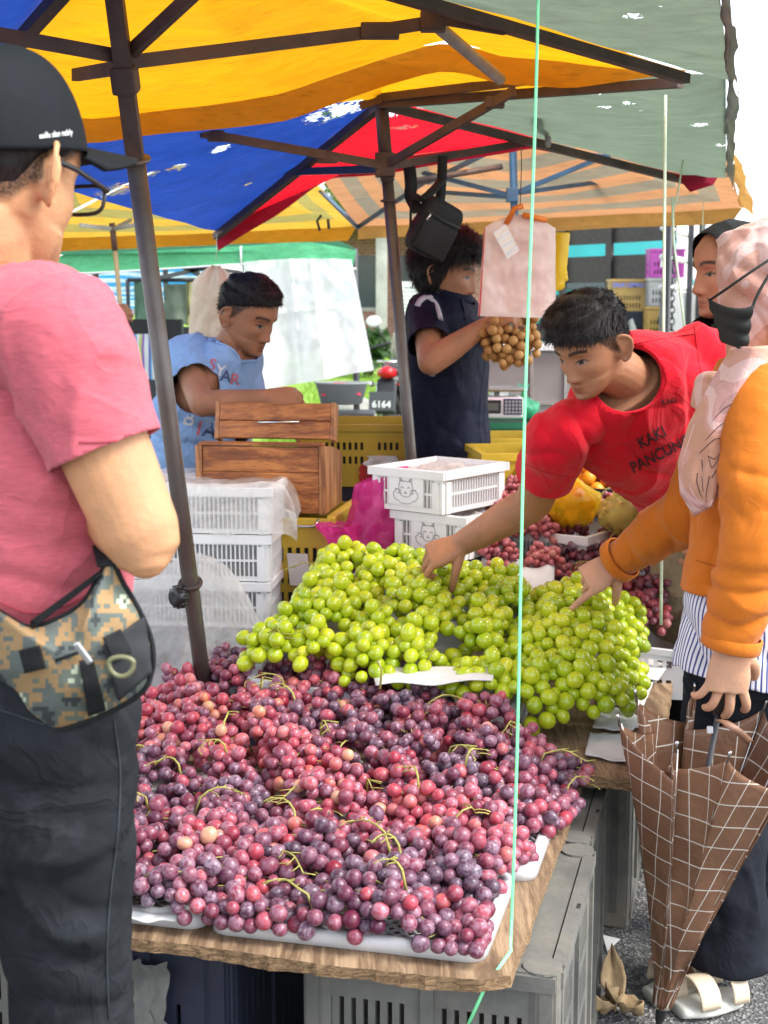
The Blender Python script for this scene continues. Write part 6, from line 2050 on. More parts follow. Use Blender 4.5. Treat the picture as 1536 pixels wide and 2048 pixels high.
def hp(a, z, off=0.0):
 w, yf, yb = np.interp(z, ZT, WT) + off, np.interp(z, ZT, YF) + off, np.interp(z, ZT, YB) - off
 yc = min(-.008, .45 * yf + .55 * yb) if z > -.06 else .5 * (yf + yb)
 s, c = math.sin(a), math.cos(a)
 x = w * math.copysign(abs(s) ** .88, s)
 y = yc + (yf - yc) * abs(c) ** .88 if c > 0 else yc + (yb - yc) * abs(c) ** .92
 return V((x, y, z + (off * .9 if z > .08 else 0)))
def g2(x, z, cx, cz, sx, sz): return math.exp(-((x - cx) / sx) ** 2 - ((z - cz) / sz) ** 2)
def head(mb, M, nose=1.0, lips=1.0, jaw=1.0, beard=0.0):
 na, zs = 96, list(np.linspace(-.1155, .1145, 78))
 vs, fs = [], []
 for z in zs:
  for i in range(na):
   a = 2 * math.pi * i / na
   p = hp(a, z)
   if math.cos(a) > .05:
    x = p.x; ax = abs(x); d = 0
    A = np.interp(z, [-.062, -.056, -.050, -.043, -.03, -.012, .004, .016], [0, .004, .017, .025, .019, .0125, .006, .002])
    sx = np.interp(z, [-.06, -.046, -.02, .01], [.0165, .0150, .0095, .010])
    d += nose * A * math.exp(-(x / sx) ** 2)
    d += nose * .007 * g2(ax, z, .014, -.048, .007, .007)
    d -= .0125 * g2(ax, z, .031, .000, .015, .012)
    d += .0075 * g2(ax, z, .032, -.003, .0125, .0085)
    d -= .0020 * g2(ax, z, .032, -.006, .012, .0018)
    d += .0055 * g2(ax, z, .030, .020, .024, .008)
    d += .005 * g2(ax, z, .047, -.026, .02, .016)
    d -= .004 * g2(ax, z, .045, -.062, .016, .018)
    d += lips * .0075 * g2(x, z, 0, -.0685, .019, .0045)
    d += lips * .0085 * g2(x, z, 0, -.0795, .016, .0050)
    d -= .0050 * g2(x, z, 0, -.0740, .021, .0016)
    d -= .003 * g2(x, z, 0, -.060, .004, .005)
    d -= .004 * g2(x, z, 0, -.088, .02, .004)
    d += jaw * .008 * g2(x, z, 0, -.103, .018, .010)
    p.y += d
   vs.append(M @ p)
 n = len(zs)
 for j in range(n - 1):
  for i in range(na): fs.append((j * na + i, j * na + (i + 1) % na, (j + 1) * na + (i + 1) % na, (j + 1) * na + i))
 fs.append(tuple(range(na - 1, -1, -1))); fs.append(tuple((n - 1) * na + i for i in range(na)))
 mb.add(vs, fs)
 for sx in (-1, 1):       # ears
  c = V((sx * .0745, -.012, -.014))
  def E(y, z, o): return M @ (c + V((sx * (o + .019 * (-y) / .02), y, z)))
  out = [(.004, -.030), (-.004, -.033), (-.012, -.022), (-.019, -.004), (-.021, .014), (-.014, .028), (-.002, .033), (.008, .026), (.010, .014)]
  mb.tube([E(y, z, .010) for y, z in [tuple(q) for q in sm(out, 4)]], .0042, 8)
  mb.tube([E(.004, -.026, .004), E(-.006, -.012, .003), E(-.008, .006, .002), E(-.002, .024, .003)], [.007, .011, .012, .008], 10, flat=.45)
  mb.tube([E(-.002, -.026, .003), E(-.006, -.01, .003), E(-.007, .008, .003), E(-.003, .026, .003)], [.010, .015, .016, .010], 12, flat=.4)
  mb.tube([E(.007, -.012, .004), E(.009, -.002, .004)], [.006, .005], 8)
  mb.tube([E(-.008, -.012, .008), E(-.011, .004, .008), E(-.006, .018, .008)], [.003, .004, .003], 8)
def hand(mb, W, dirv, nrm, side, curls, spread=.14, thumb=(.5, .5), s=1.0, fl=(.072, .080, .074, .058)):
 f = V(dirv).normalized(); n = V(nrm); n = (n - f * n.dot(f)).normalized(); r = n.cross(f) * side
 def P(x, y, z): return W + (r * x + f * y + n * z) * s
 loft(mb, [(P(0, -.01, 0), r * .027 * s, n * .020 * s), (P(.002, .02, 0), r * .034 * s, n * .0175 * s), (P(.003, .06, .001), r * .041 * s, n * .0155 * s), (P(.002, .088, .001), r * .040 * s, n * .0125 * s)], 4, 24, .8)
 xs = (.031, .010, -.011, -.030)
 for i in range(4):
  cx = xs[i]; L_ = fl[i]
  base = P(cx, .084 - .006 * abs(i - 1.2), .001)
  a = (1.5 - i) * spread * .5
  d = f * math.cos(a) + r * math.sin(a)
  c = curls[i] if isinstance(curls[i], (tuple, list)) else (curls[i],) * 3
  ang = 0; pts = [P(cx * .95, .055, 0), base]; p = base.copy()
  for seg, cu in zip((.44, .31, .25), c):
   ang += cu
   p = p + (d * math.cos(ang) - n * math.sin(ang)) * L_ * seg * s
   pts.append(p.copy())
  rr = (.0088, .0085, .0080)[0] * (1, 1.03, .98, .88)[i] * s
  limb(mb, pts, [rr * 1.05, rr * 1.08, rr, rr * .93, rr * .74], 4, 12)
 t0 = P(.024, .018, -.006); op, cu = thumb
 d1 = (r * math.sin(.75 + op * .5) + f * math.cos(.75 + op * .5) - n * (.25 + .5 * cu)).normalized()
 p1 = t0 + d1 * .040 * s
 d2 = (d1 + f * .5 * (1 - cu) - n * .8 * cu - r * .45 * cu).normalized(); p2 = p1 + d2 * .032 * s
 d3 = (d2 - n * .3 * cu - r * .25 * cu).normalized(); p3 = p2 + d3 * .024 * s
 limb(mb, [t0, p1, p2, p3], [.0145 * s, .0115 * s, .0098 * s, .0078 * s], 4, 12)
 return P
def remeshed(mb, name, mat, parent, voxel, smooth=2):
 o = mb.build(name, mat, parent, True)
 m = o.modifiers.new('fuse', 'REMESH'); m.mode = 'VOXEL'; m.voxel_size = voxel; m.use_smooth_shade = True
 if smooth:
  s = o.modifiers.new('soft', 'SMOOTH'); s.factor = .5; s.iterations = smooth
 evaluated(o)
 o.data.polygons.foreach_set('use_smooth', [True] * len(o.data.polygons))
 if not o.data.materials: o.data.materials.append(mat)
 return o
def features(o, M, beard=0, brow=1.0, cap=None, scalp=None, lipw=1.0):
 me = o.data; Mi = M.inverted(); s = M.to_scale().x
 at_ = me.color_attributes.new('feat', 'FLOAT_COLOR', 'POINT')
 n = len(me.vertices)
 co = np.empty(n * 3); me.vertices.foreach_get('co', co); co = co.reshape(-1, 3)
 mi = np.array(Mi); q = co @ mi[:3, :3].T + mi[:3, 3]
 x, y, z = q[:, 0], q[:, 1], q[:, 2]; ax = np.abs(x)
 front = (y > .045) & (z > -.13) & (z < .13) & (ax < .085)
 g = lambda cx, cz, sx, sz: np.exp(-((ax - cx) / sx) ** 2 - ((z - cz) / sz) ** 2)
 lip = np.clip(1.6 * (g(0, -.069, .019 * lipw, .0045) + g(0, -.0795, .017 * lipw, .0048)) - .25, 0, 1) * front
 bz = .021 + .005 * (1 - ((ax - .034) / .02) ** 2)
 br = np.clip((1 - np.abs(z - bz) / .0062) * 2.0, 0, 1) * (ax > .012) * (ax < .054) * front * brow
 eye = np.clip(1.6 * np.exp(-((ax - .032) / .0115) ** 4 - ((z + .005 - .0012 * np.cos((ax - .032) * 90)) / .0036) ** 2) - .12, 0, 1) * front
 mouth = np.clip(1.4 * np.exp(-(x / .021) ** 4 - ((z + .0742) / .0013) ** 2) - .1, 0, 1) * front
 nos = np.clip(1.5 * g(.0085, -.0525, .0042, .0024) - .2, 0, 1) * (y > .08)
 scl_ = np.clip((1 - ((ax - .032) / .0138) ** 2 - ((z + .0052) / .0050) ** 2) * 4, 0, 1) * front
 iris = np.clip((1 - ((ax - .0318) / .0056) ** 2 - ((z + .0056) / .0060) ** 2) * 3, 0, 1) * scl_
 lash = np.clip(1.8 * np.exp(-((ax - .0325) / .0150) ** 4 - ((z - .0002 + 22 * (ax - .032) ** 2) / .0019) ** 2) - .1, 0, 1) * front
 dark = np.maximum.reduce([br * .92, iris, lash, nos * .8, mouth * .8])  # nostril spots and mouth line are painted shade; brows, iris, lashes own colour
 st = np.zeros(n)
 inhead = (np.abs(x) < .1) & (y > -.13) & (y < .14) & (z > -.135) & (z < .14)
 if beard:
  st = np.maximum(st, beard * front * np.clip(g(0, -.100, .036, .016) * 1.3 + g(.0, -.060, .022, .0045) * 1.2 + g(.05, -.085, .02, .02) * .5, 0, 1))
 if scalp is not None:
  aa = np.arctan2(x, y)
  hl = np.interp(np.abs(aa), [a for a, _ in scalp], [h for _, h in scalp])
  st = np.maximum(st, inhead * np.clip((z - hl) / .012, 0, 1) * (ax < .0835) * .95)
 c = np.zeros((n, 4), np.float32); c[:, 0] = lip; c[:, 1] = dark; c[:, 2] = st; c[:, 3] = scl_
 at_.data.foreach_set('color', c.ravel())
def M_skin(name, c, lipc=None, hair=(.012, .010, .009)):
 m, nt, b = new_mat(name)
 vec = coords(nt)
 n1 = tex_noise(nt, vec, 14, 5, .6)
 n2 = tex_noise(nt, vec, 160, 3, .6)
 colr = ramp(nt, n1, [(.3, scl(c, .80)), (.7, (c[0] * 1.16, c[1] * 1.06, c[2] * 1.0))])
 colr = mixc(nt, ramp(nt, n2, [(.6, (0, 0, 0)), (.8, (.25,) * 3)]), colr, scl(c, .6))
 a = nt.nodes.new('ShaderNodeAttribute'); a.attribute_name = 'feat'
 sx = nt.nodes.new('ShaderNodeSeparateColor'); L(nt, a.outputs['Color'], sx.inputs[0])
 colr = mixc(nt, mth(nt, 'MULTIPLY', sx.outputs[0], .75), colr, lipc or (c[0] * .72, c[1] * .45, c[2] * .48))
 colr = mixc(nt, mth(nt, 'MULTIPLY', sx.outputs[2], ramp(nt, tex_noise(nt, vec, 420, 3), [(.3, (.55,) * 3), (.6, (1,) * 3)])), colr, hair)
 colr = mixc(nt, mth(nt, 'MULTIPLY', a.outputs['Alpha'], .8), colr, (.27, .23, .20))
 colr = mixc(nt, sx.outputs[1], colr, scl(hair, .9))
 L(nt, colr, b.inputs['Base Color'])
 b.inputs['Roughness'].default_value = .52
 b.inputs['Specular IOR Level'].default_value = .32
 b.inputs['Subsurface Weight'].default_value = .12
 b.inputs['Subsurface Radius'].default_value = (1, .35, .2)
 b.inputs['Subsurface Scale'].default_value = .008
 bump(nt, b, mth(nt, 'ADD', n2, mth(nt, 'MULTIPLY', n1, .5)), .45, .002)
 return m
def boundary_loops(bm):
 es = {}
 for e in bm.edges:
  if len(e.link_faces) == 1:
   for v in e.verts: es.setdefault(v, []).append(e)
 seen, out = set(), []
 for v0 in es:
  if v0 in seen: continue
  lp, v = [], v0
  while v is not None and v not in seen:
   seen.add(v); lp.append(v)
   v = next((e.other_vert(v) for e in es[v] if e.other_vert(v) not in seen), None)
  if len(lp) > 12: out.append(lp)
 return out
def garment(mb, name, mat, parent, voxel=.006, cuts=(), folds=(), fine=.0025, smooth=3, thick=.0025, seed=0, nscale=16, stretch=(1, 1, .45)):
 o = mb.build(name, mat, parent, True)
 m = o.modifiers.new('fuse', 'REMESH'); m.mode = 'VOXEL'; m.voxel_size = voxel
 s = o.modifiers.new('soft', 'SMOOTH'); s.factor = .5; s.iterations = smooth
 evaluated(o)
 bm = bmesh.new(); bm.from_mesh(o.data); bands = []
 for co, no, rad, *bd in cuts:
  co, no = V(co), V(no).normalized()
  if rad < .2:
   def inside(p):
    q = p - co; al = q.dot(no)
    return -.015 < al < .095 and (q - no * al).length < rad
  else:
   def inside(p): return (p - co).length < rad
  fs = [f for f in bm.faces if inside(f.calc_center_median())]
  geo = set(fs)
  for f in fs: geo.update(f.verts); geo.update(f.edges)
  bmesh.ops.bisect_plane(bm, geom=list(geo), plane_co=co, plane_no=no, clear_outer=True)
 seen = set(); big = []
 for v0 in bm.verts:
  if v0 in seen: continue
  st, isl = [v0], []
  seen.add(v0)
  while st:
   v = st.pop(); isl.append(v)
   for e in v.link_edges:
    w = e.other_vert(v)
    if w not in seen: seen.add(w); st.append(w)
  big.append(isl)
 mx_ = max(len(i) for i in big)
 bmesh.ops.delete(bm, geom=[v for i in big if len(i) < mx_ * .2 for v in i], context='VERTS')
 for lp in boundary_loops(bm):
  P = [v.co.copy() for v in lp]; n_ = len(P)
  for _ in range(10): P = [(P[i - 1] + P[i] * 2 + P[(i + 1) % n_]) / 4 for i in range(n_)]
  for v, q in zip(lp, P): v.co = q
  c_ = sum(P, V((0, 0, 0))) / n_
  for co, no, rad, *bd in cuts:
   if bd and (V(co) - c_).length < .1 and n_ > 20:
    bands.append((P[::2] + P[:1], bd[0]))
 bm.normal_update()
 for v in bm.verts:
  p = v.co
  wq = V((p.x * nscale * stretch[0], p.y * nscale * stretch[1], p.z * nscale * stretch[2])) * .55 + V((seed, 0, 0))
  wq += V((noise.noise(wq * .7), noise.noise(wq * .7 + V((5, 1, 3))), 0)) * .8
  d = fine * (1.5 * (min(1, abs(noise.noise(wq)) * 4.5) ** .6 - .75) * -1 + .35 * noise.noise(p * nscale * 2.6))
  for c, rad, axis, freq, amp in folds:
   q = p - c; l2 = q.length_squared / (rad * rad)
   if l2 < 5:
    ph = q.dot(axis) * freq + 2.2 * noise.noise(q * 9 + V((seed, 0, 0)))
    d += amp * math.exp(-l2) * (abs(math.sin(ph)) ** .7 - .5) * 2
  v.co = p + v.normal * d
 bm.to_mesh(o.data); bm.free()
 for pl in o.data.polygons: pl.use_smooth = True
 if not o.data.materials: o.data.materials.append(mat)
 if thick:
  q = o.modifiers.new('cloth', 'SOLIDIFY'); q.thickness = thick; q.offset = -1
 for P, br in bands:
  k = MB(); k.tube(P, br, 8, caps=False, flat=.6); k.build('neckband', mat, o, True)
 return o
M_HAIR = {}
def M_hair(name, c, rough=.6):
 m, nt, b = new_mat(name)
 n = tex_noise(nt, coords(nt, (1, 1, .3)), 140, 3, .6)
 L(nt, ramp(nt, n, [(.3, scl(c, .5)), (.7, scl(c, 1.7))]), b.inputs['Base Color'])
 b.inputs['Roughness'].default_value = rough
 b.inputs['Specular IOR Level'].default_value = .22
 return m
m_hair = M_hair('black_hair', (.012, .010, .010))
def hair(parent, M, line, thick, n, length, flow, mat=None, lift=.3, seed=0, bottom=-.12, width=.0011, wild=.25, lumps=.006, zlow=None):
 rs = random.Random(seed)
 mb = MB()
 la, lh = [a for a, _ in line], [h for _, h in line]
 na, nz = 84, 44
 def shell(a, t, extra=0):
  hl = np.interp(abs(a), la, lh)
  z = hl + (.1145 - hl) * t
  zz = max(-.1155, z)
  edge = min(1, t / .12)
  th = thick(a, z) * edge - .002 * (1 - edge)
  p = hp(a, zz, max(0, th) + extra if th > 0 else th)
  p.z += (z - zz)
  p += p.normalized() * lumps * edge * noise.noise(p * 38 + V((seed, 0, 0)))
  if t > .9: p.z += th * (t - .9) * 3
  return p
 vs = [M @ shell(-math.pi + 2 * math.pi * i / na, j / nz) for j in range(nz + 1) for i in range(na)]
 fs = [(j * na + i, j * na + (i + 1) % na, (j + 1) * na + (i + 1) % na, (j + 1) * na + i) for j in range(nz) for i in range(na)]
 fs.append(tuple(nz * na + i for i in range(na)))
 mb.add(vs, fs)
 R3 = M.to_3x3(); sc = M.to_scale().x
 for k in range(n):
  a = rs.uniform(-math.pi, math.pi); t = rs.random() ** .8
  p = shell(a, t, -.002)
  nrm = (p - V((0, -.01, .01))).normalized()
  d = flow(p, a) + V((rs.gauss(0, wild), rs.gauss(0, wild), rs.gauss(0, wild)))
  d = (d - nrm * d.dot(nrm)).normalized() + nrm * lift * rs.uniform(.4, 1.5)
  l_ = length * rs.uniform(.5, 1.2)
  side = nrm.cross(d).normalized() * width
  pts = []
  q = p.copy(); dd = d.normalized()
  for s in range(4):
   pts.append(q.copy()); q = q + dd * l_ / 3; dd = (dd - nrm * .22 + V((0, 0, -.10))).normalized()
  vv = []
  for s, w in ((0, 1), (1, .9), (2, .6)): vv += [M @ (pts[s] - side * w), M @ (pts[s] + side * w)]
  vv.append(M @ pts[3])
  mb.add(vv, [(0, 1, 3, 2), (2, 3, 5, 4), (4, 5, 6)])
 return mb.build('hair', mat or m_hair, parent, True)
def decal(target, px, py, s, hpx, rot, mat, par, Y0=.3, off=.0022, shear=0.0, name='lettering', geo=None, sx=1.0, bold=.0):
 bpy.context.view_layer.update()
 dg = bpy.context.evaluated_depsgraph_get(); dg.update()
 bv = BVHTree.FromObject(target, dg)
 Mi = target.matrix_world.inverted()
 vs, fs = geo if geo else text_geo(s, 1.0, 0, bold)
 C = V((0, 0, H)); out = []
 cr, sr_ = math.cos(rot), math.sin(rot)
 for v in vs:
  x, y = (v.x * sx + v.y * shear) * hpx, v.y * hpx
  p = at(px + x * cr + y * sr_, py + x * sr_ - y * cr, 2.0)
  d = (p - C).normalized()
  h = bv.ray_cast(Mi @ C, (Mi.to_3x3() @ d).normalized(), 30)
  if h[0] is None: out.append(None)
  else: out.append(target.matrix_world @ h[0] - d * off)
 good = [p for p in out if p is not None]
 if not good: return None
 med = sorted((p - C).length for p in good)[len(good) // 2]
 ok = [p is not None and abs((p - C).length - med) < .12 for p in out]
 fs = [f for f in fs if all(ok[i] for i in f)]
 mb = MB(); mb.add([p if p is not None else V((0, 0, 0)) for p in out], fs)
 return mb.build(name, mat, par)
def seam(target, pts, w, mat, par, name='seam', off=.0015, k=6):
 bpy.context.view_layer.update()
 dg = bpy.context.evaluated_depsgraph_get(); bv = BVHTree.FromObject(target, dg); Mi = target.matrix_world.inverted(); C = V((0, 0, H)); P = []
 for q in catmull(pts, k):
  d = (at(q[0], q[1], 2) - C).normalized(); h = bv.ray_cast(Mi @ C, Mi.to_3x3() @ d)
  if h[0] is not None:
   p = target.matrix_world @ h[0] - d * off
   if not P or (p - P[-1]).length < .08: P.append(p)
 if len(P) > 2:
  mb = MB(); mb.tube(P, w, 5); return mb.build(name, mat, par, True)
def leg_pair(mb, hips, knees, ankles, r0, r1, r2, k=5):
 for h, kn, an in zip(hips, knees, ankles): limb(mb, [h, kn, an], [r0, r1, r2], k, 20)
def shoe(parent, heel, toe, mat, w=.045, name='shoe', h=.06):
 d = (toe - heel); l_ = d.length; d.normalize(); r = d.cross(V((0, 0, 1)))
 mb = MB()
 loft(mb, [(heel + V((0, 0, h * .55)) - d * .004, r * w * .35, V((0, 0, h * .4))), (heel + d * l_ * .12 + V((0, 0, h * .55)), r * w * .75, V((0, 0, h * .55))), (heel + d * l_ * .45 + V((0, 0, h * .45)), r * w * .85, V((0, 0, h * .45))),
    (heel + d * l_ * .75 + V((0, 0, h * .32)), r * w, V((0, 0, h * .32))), (heel + d * l_ * .97 + V((0, 0, h * .22)), r * w * .6, V((0, 0, h * .2)))], 4, 20)
 o = mb.build(name, mat, parent, True)
 return o
# ================================================================== PEOPLE: THE SEVEN FIGURES
def person(label, loc):
 return thing('person', label, 'person', loc)
Z = V((0, 0, 1))
def pink_man():
 Y = 1.62
 th = R(63)
 f = V((math.cos(th), math.sin(th), 0)); r = V((math.sin(th), -math.cos(th), 0))
 ct = at(-120, 1000, Y)
 g = V((ct.x, ct.y, 0))
 t = person('man seen from behind in a pink t-shirt, black cap and dark trousers', g)
 Mh = frame4(at(2, 338, Y), f * math.cos(R(14)) - Z * math.sin(R(14)), s=1.0)
 m_sk = M_skin('warm_skin', (.54, .29, .15))
 sh_r, el, wr = at(122, 690, 1.49), at(280, 1068, 1.47), at(208, 955, 1.64)
 sh_l = sh_r - r * .40
 nb = at(-48, 592, Y)
 hipc = V((ct.x, ct.y, .93)); che = V((nb.x, nb.y, 1.32)) - f * .0
 mb = MB(); head(mb, Mh)
 limb(mb, [Mh @ V((0, -.025, -.07)), nb - Z * .02, nb - Z * .12], [.058, .062, .075], 5, 20)
 loft(mb, [(nb - Z * .03, r * .08, f * .06), (nb - Z * .10, r * .17, f * .09), (nb - Z * .3, r * .145, f * .09), (hipc + Z * .12, r * .13, f * .085), (hipc - Z * .05, r * .155, f * .1)])
 limb(mb, [sh_r, sh_r.lerp(el, .5) - r * .0, el], [.052, .049, .043], 5, 20)
 limb(mb, [el, el.lerp(wr, .35) , wr], [.040, .047, .031], 5, 18)
 limb(mb, [el + V((.006, -.01, -.018)), el + V((.0, -.004, .02))], [.028, .030], 4, 14)
 hand(mb, wr, (wr - el) + V((-.02, .05, .02)), V((.5, -.2, .5)), 1, (.5, .6, .65, .7), thumb=(.4, .5))
 el2 = sh_l - Z * .27 + f * .06; wr2 = el2 + f * .2 + Z * .08 + r * .08
 limb(mb, [sh_l, el2], [.05, .042]); limb(mb, [el2, wr2], [.042, .027])
 hand(mb, wr2, f + r * .5, Z, -1, (.5, .6, .6, .7))
 hips = [hipc + r * .085 - Z * .02, hipc - r * .085 - Z * .02]
 kr = at(150, 2180, 1.58); kl = V((hips[1].x - .02, hips[1].y + .06, .5))
 limb(mb, [at(70, 1400, 1.57), at(118, 1640, 1.56), kr], [.07, .07, .052], 5, 20)
 leg_pair(mb, [at(80, 1420, 1.56), hips[1]], [kr, kl], [V((kr.x + .01, kr.y - .02, .08)), V((kl.x, kl.y, .08))], .08, .052, .036)
 for an in (V((kr.x + .01, kr.y - .02, .05)), V((kl.x, kl.y, .05))): limb(mb, [an, an + f * .13 - Z * .02], [.035, .03])
 b = remeshed(mb, 'body', m_sk, t, .0036, 2)
 sl = [(0, .055), (.5, .05), (1.0, .02), (1.35, .0), (1.6, -.012), (2.2, -.055), (3.2, -.075)]
 features(b, Mh, beard=.55, scalp=sl)
 hair(t, Mh, [(0, .08), (.9, .06), (1.3, .012), (1.6, .0), (2.0, -.035), (3.2, -.06)], lambda a, z: .006, 1500, .012, lambda p, a: V((0, -.2, -1)), lift=.25, seed=1, lumps=.001, width=.0007)
 m_sh = M_fabric('pink_marl', (.42, .088, .112), .92, .08, 1100, 12, .5, heather=.55)
 mb = MB()
 ndrop = nb + Z * .035
 loft(mb, [(ndrop, r * .072, f * .066), (nb - Z * .018, r * .115, f * .085), (nb - Z * .06, r * .178, f * .108), (nb - Z * .2 , r * .192, f * .122), (nb - Z * .38, r * .165, f * .115),
    (at(-120, 1130, Y), r * .155, f * .115), (at(-115, 1225, Y), r * .160, f * .122), (at(-115, 1290, Y), r * .165, f * .126)], 5, 40)
 e1 = sh_r.lerp(el, .50); e2 = sh_r.lerp(el, .62)
 sv = MB(); limb(sv, [sh_r - r * .07 + Z * .012, sh_r + Z * .008, sh_r.lerp(el, .25), e1, e2], [.070, .071, .067, .064, .064], 5, 24)
 limb(mb, [sh_l + r * .06, sh_l, sh_l.lerp(el2, .55)], [.07, .07, .062])
 ax_ = (el - sh_r).normalized()
 hemp = at(-60, 1222, Y)
 so_ = garment(sv, 'sleeve', m_sh, t, .005, cuts=[(e1 + ax_ * .012, ax_, .1)], folds=[(at(190, 840, 1.45), .1, V((.4, 0, .9)), 60, .0012)], fine=.004, seed=4)
 ts = garment(mb, 't_shirt', m_sh, t, .005, cuts=[(hemp, V((0, -.05, -1)), .4), (ndrop - Z * .016, Z + f * .35 + r * .22, .085, .005)],
   folds=[(at(120, 900, 1.5), .12, V((.55, 0, .8)), 48, .003), (at(60, 1160, 1.48), .16, V((.1, 0, 1)), 75, .003), (at(190, 840, 1.45), .1, V((.4, 0, .9)), 60, .0012), (at(120, 700, 1.45), .15, V((.8, 0, -.5)), 40, .003)],
   fine=.004, seed=3)
 m_tr = M_fabric('washed_black_denim', (.013, .0150, .018), .85, .3, 900, 7, .7, fade=(.05, .056, .063))
 mb = MB()
 loft(mb, [(at(-110, 1190, Y), r * .165, f * .115), (at(-108, 1290, Y), r * .178, f * .125), (hipc - Z * .03, r * .19, f * .135), (hipc - Z * .12, r * .18, f * .13)], 5, 40)
 limb(mb, [at(92, 1430, 1.55), at(118, 1640, 1.55), at(140, 1880, 1.56), kr, V((kr.x + .01, kr.y - .02, .1))], [.102, .089, .072, .064, .058], 5, 28)
 limb(mb, [hips[1] - Z * .03, kl, V((kl.x, kl.y, .1))], [.105, .07, .058], 5, 24)
 tr_ = garment(mb, 'trousers', m_tr, t, .006, cuts=[(at(-110, 1215, Y), Z, .35), (V((kr.x + .01, kr.y - .02, .1)), -Z, .1), (V((kl.x, kl.y, .1)), -Z, .1)],
   folds=[(at(120, 1900, 1.5), .13, V((.3, 0, 1)), 36, .0035), (at(60, 1580, 1.46), .16, V((-.5, 0, .85)), 26, .005), (at(180, 1480, 1.46), .1, V((.6, 0, .8)), 40, .003), (at(130, 2010, 1.5), .1, V((-.25, 0, 1)), 48, .004)],
   fine=.005, seed=5, thick=.003)
 m_seam = M_plain('pale_seam', (.028, .033, .041), .9, .4, 40, .2)
 m_ps = M_plain('pink_seam', (.38, .045, .075), .9, .2, 40, .2)
 seam(so_, [(158, 884), (210, 884), (260, 878), (312, 862)], .0009, m_ps, so_)
 seam(ts, [(0, 1205), (60, 1226), (120, 1215), (180, 1188)], .0009, m_ps, ts)
 for ps in ([(228, 1440), (240, 1540), (236, 1660), (222, 1780), (214, 1900), (218, 2040)], [(0, 1420), (60, 1440), (90, 1450)]): seam(tr_, ps, .0010, m_seam, tr_)
 capm = M_fabric('black_cap_cloth', (.008, .010, .013), .7, .2, 1400, 8, .15)
 Mc = Mh @ Matrix.Translation((0, 0, -.010)) @ Matrix.Rotation(R(18), 4, 'X')
 mb = MB()
 def dome(u, v):
  a = u * 2 * math.pi; e = v * math.pi / 2
  rx, ry, rz = .092, .112, .112
  c_ = math.cos(e) ** .6
  return Mc @ (V((rx * math.sin(a) * c_, -.008 + ry * math.cos(a) * c_, .026 + rz * math.sin(e) ** 1.1)))
 mb.grid(dome, 72, 30)
 dm = mb.build('cap', capm, t, True)
 dm.modifiers.new('t', 'SOLIDIFY').thickness = .003
 mb = MB(); mb.lathe([(.001, .006), (.006, .005), (.009, 0)], 14, Mc @ Matrix.Translation((0, -.008, .138))); mb.build('button', capm, dm, True)
 mb = MB()
 def brim(u, v):
  x = (u - .5) * 2
  y0 = -.008 + .112 * math.sqrt(max(0, 1 - (x * .076 / .092) ** 2))
  y = y0 - .004 + (.118 * math.sqrt(max(0, 1 - x * x * .93)) + .004) * v
  return Mc @ V((x * .082 + .012 * x * v * (1 - abs(x)), y, .040 - .014 * v - .020 * x * x))
 mb.grid(brim, 40, 14); bo = mb.build('brim', capm, dm, True)
 q = bo.modifiers.new('t', 'SOLIDIFY'); q.thickness = .005
 for k in range(6):
  mb = MB(); mb.tube([dome(k / 6 + .0001, v / 16) * 1.0 + (dome(k / 6, v / 16) - (Mc @ V((0, 0, .04)))).normalized() * .0012 for v in range(17)], .0009, 4); mb.build('seam', capm, dm, True)
 decal(dm, 112, 268, 'aoillu alan nably', 17, R(-7), m_white, dm, sx=.62, bold=.01)
 mb = MB()
 for sx in (-1, 1):
  mb.tube([Mh @ V((sx * .080, -.02, .004)), Mh @ V((sx * .081, .03, .006)), Mh @ V((sx * .072, .099, .004))], .0024, 8, flat=1.4)
  lens = [Mh @ V((sx * .038 + .030 * math.copysign(abs(math.cos(a)) ** .6, math.cos(a)), .099, -.006 + .017 * math.copysign(abs(math.sin(a)) ** .6, math.sin(a)))) for a in np.linspace(0, 2 * math.pi, 24)]
  mb.tube(lens, .0024, 6, caps=False)
 mb.tube([Mh @ V((-.01, .101, .0)), Mh @ V((.01, .101, .0))], .002, 6)
 mb.build('glasses', m_knob, t, True)
 return t, f, r
pm, pf, pr_ = pink_man()
def M_camo():
 m, nt, b = new_mat('digital_camouflage')
 tc = nt.nodes.new('ShaderNodeTexCoord')
 mp = nt.nodes.new('ShaderNodeMapping'); L(nt, tc.outputs['UV'], mp.inputs['Vector'])
 sn = nt.nodes.new('ShaderNodeVectorMath'); sn.operation = 'SNAP'; sn.inputs[1].default_value = (.018, .026, 1)
 L(nt, mp.outputs[0], sn.inputs[0])
 n = tex_noise(nt, sn.outputs[0], 5.2, 2, .6)
 c = ramp(nt, n, [(0, (.035, .04, .042)), (.40, (.10, .12, .105)), (.49, (.30, .19, .085)), (.585, (.12, .14, .11)), (.64, (.45, .5, .36)), (.68, (.07, .075, .07))], 'CONSTANT')
 L(nt, c, b.inputs['Base Color']); b.inputs['Roughness'].default_value = .85
 bump(nt, b, tex_noise(nt, tc.outputs['UV'], 12, 3), .35, .006)
 return m
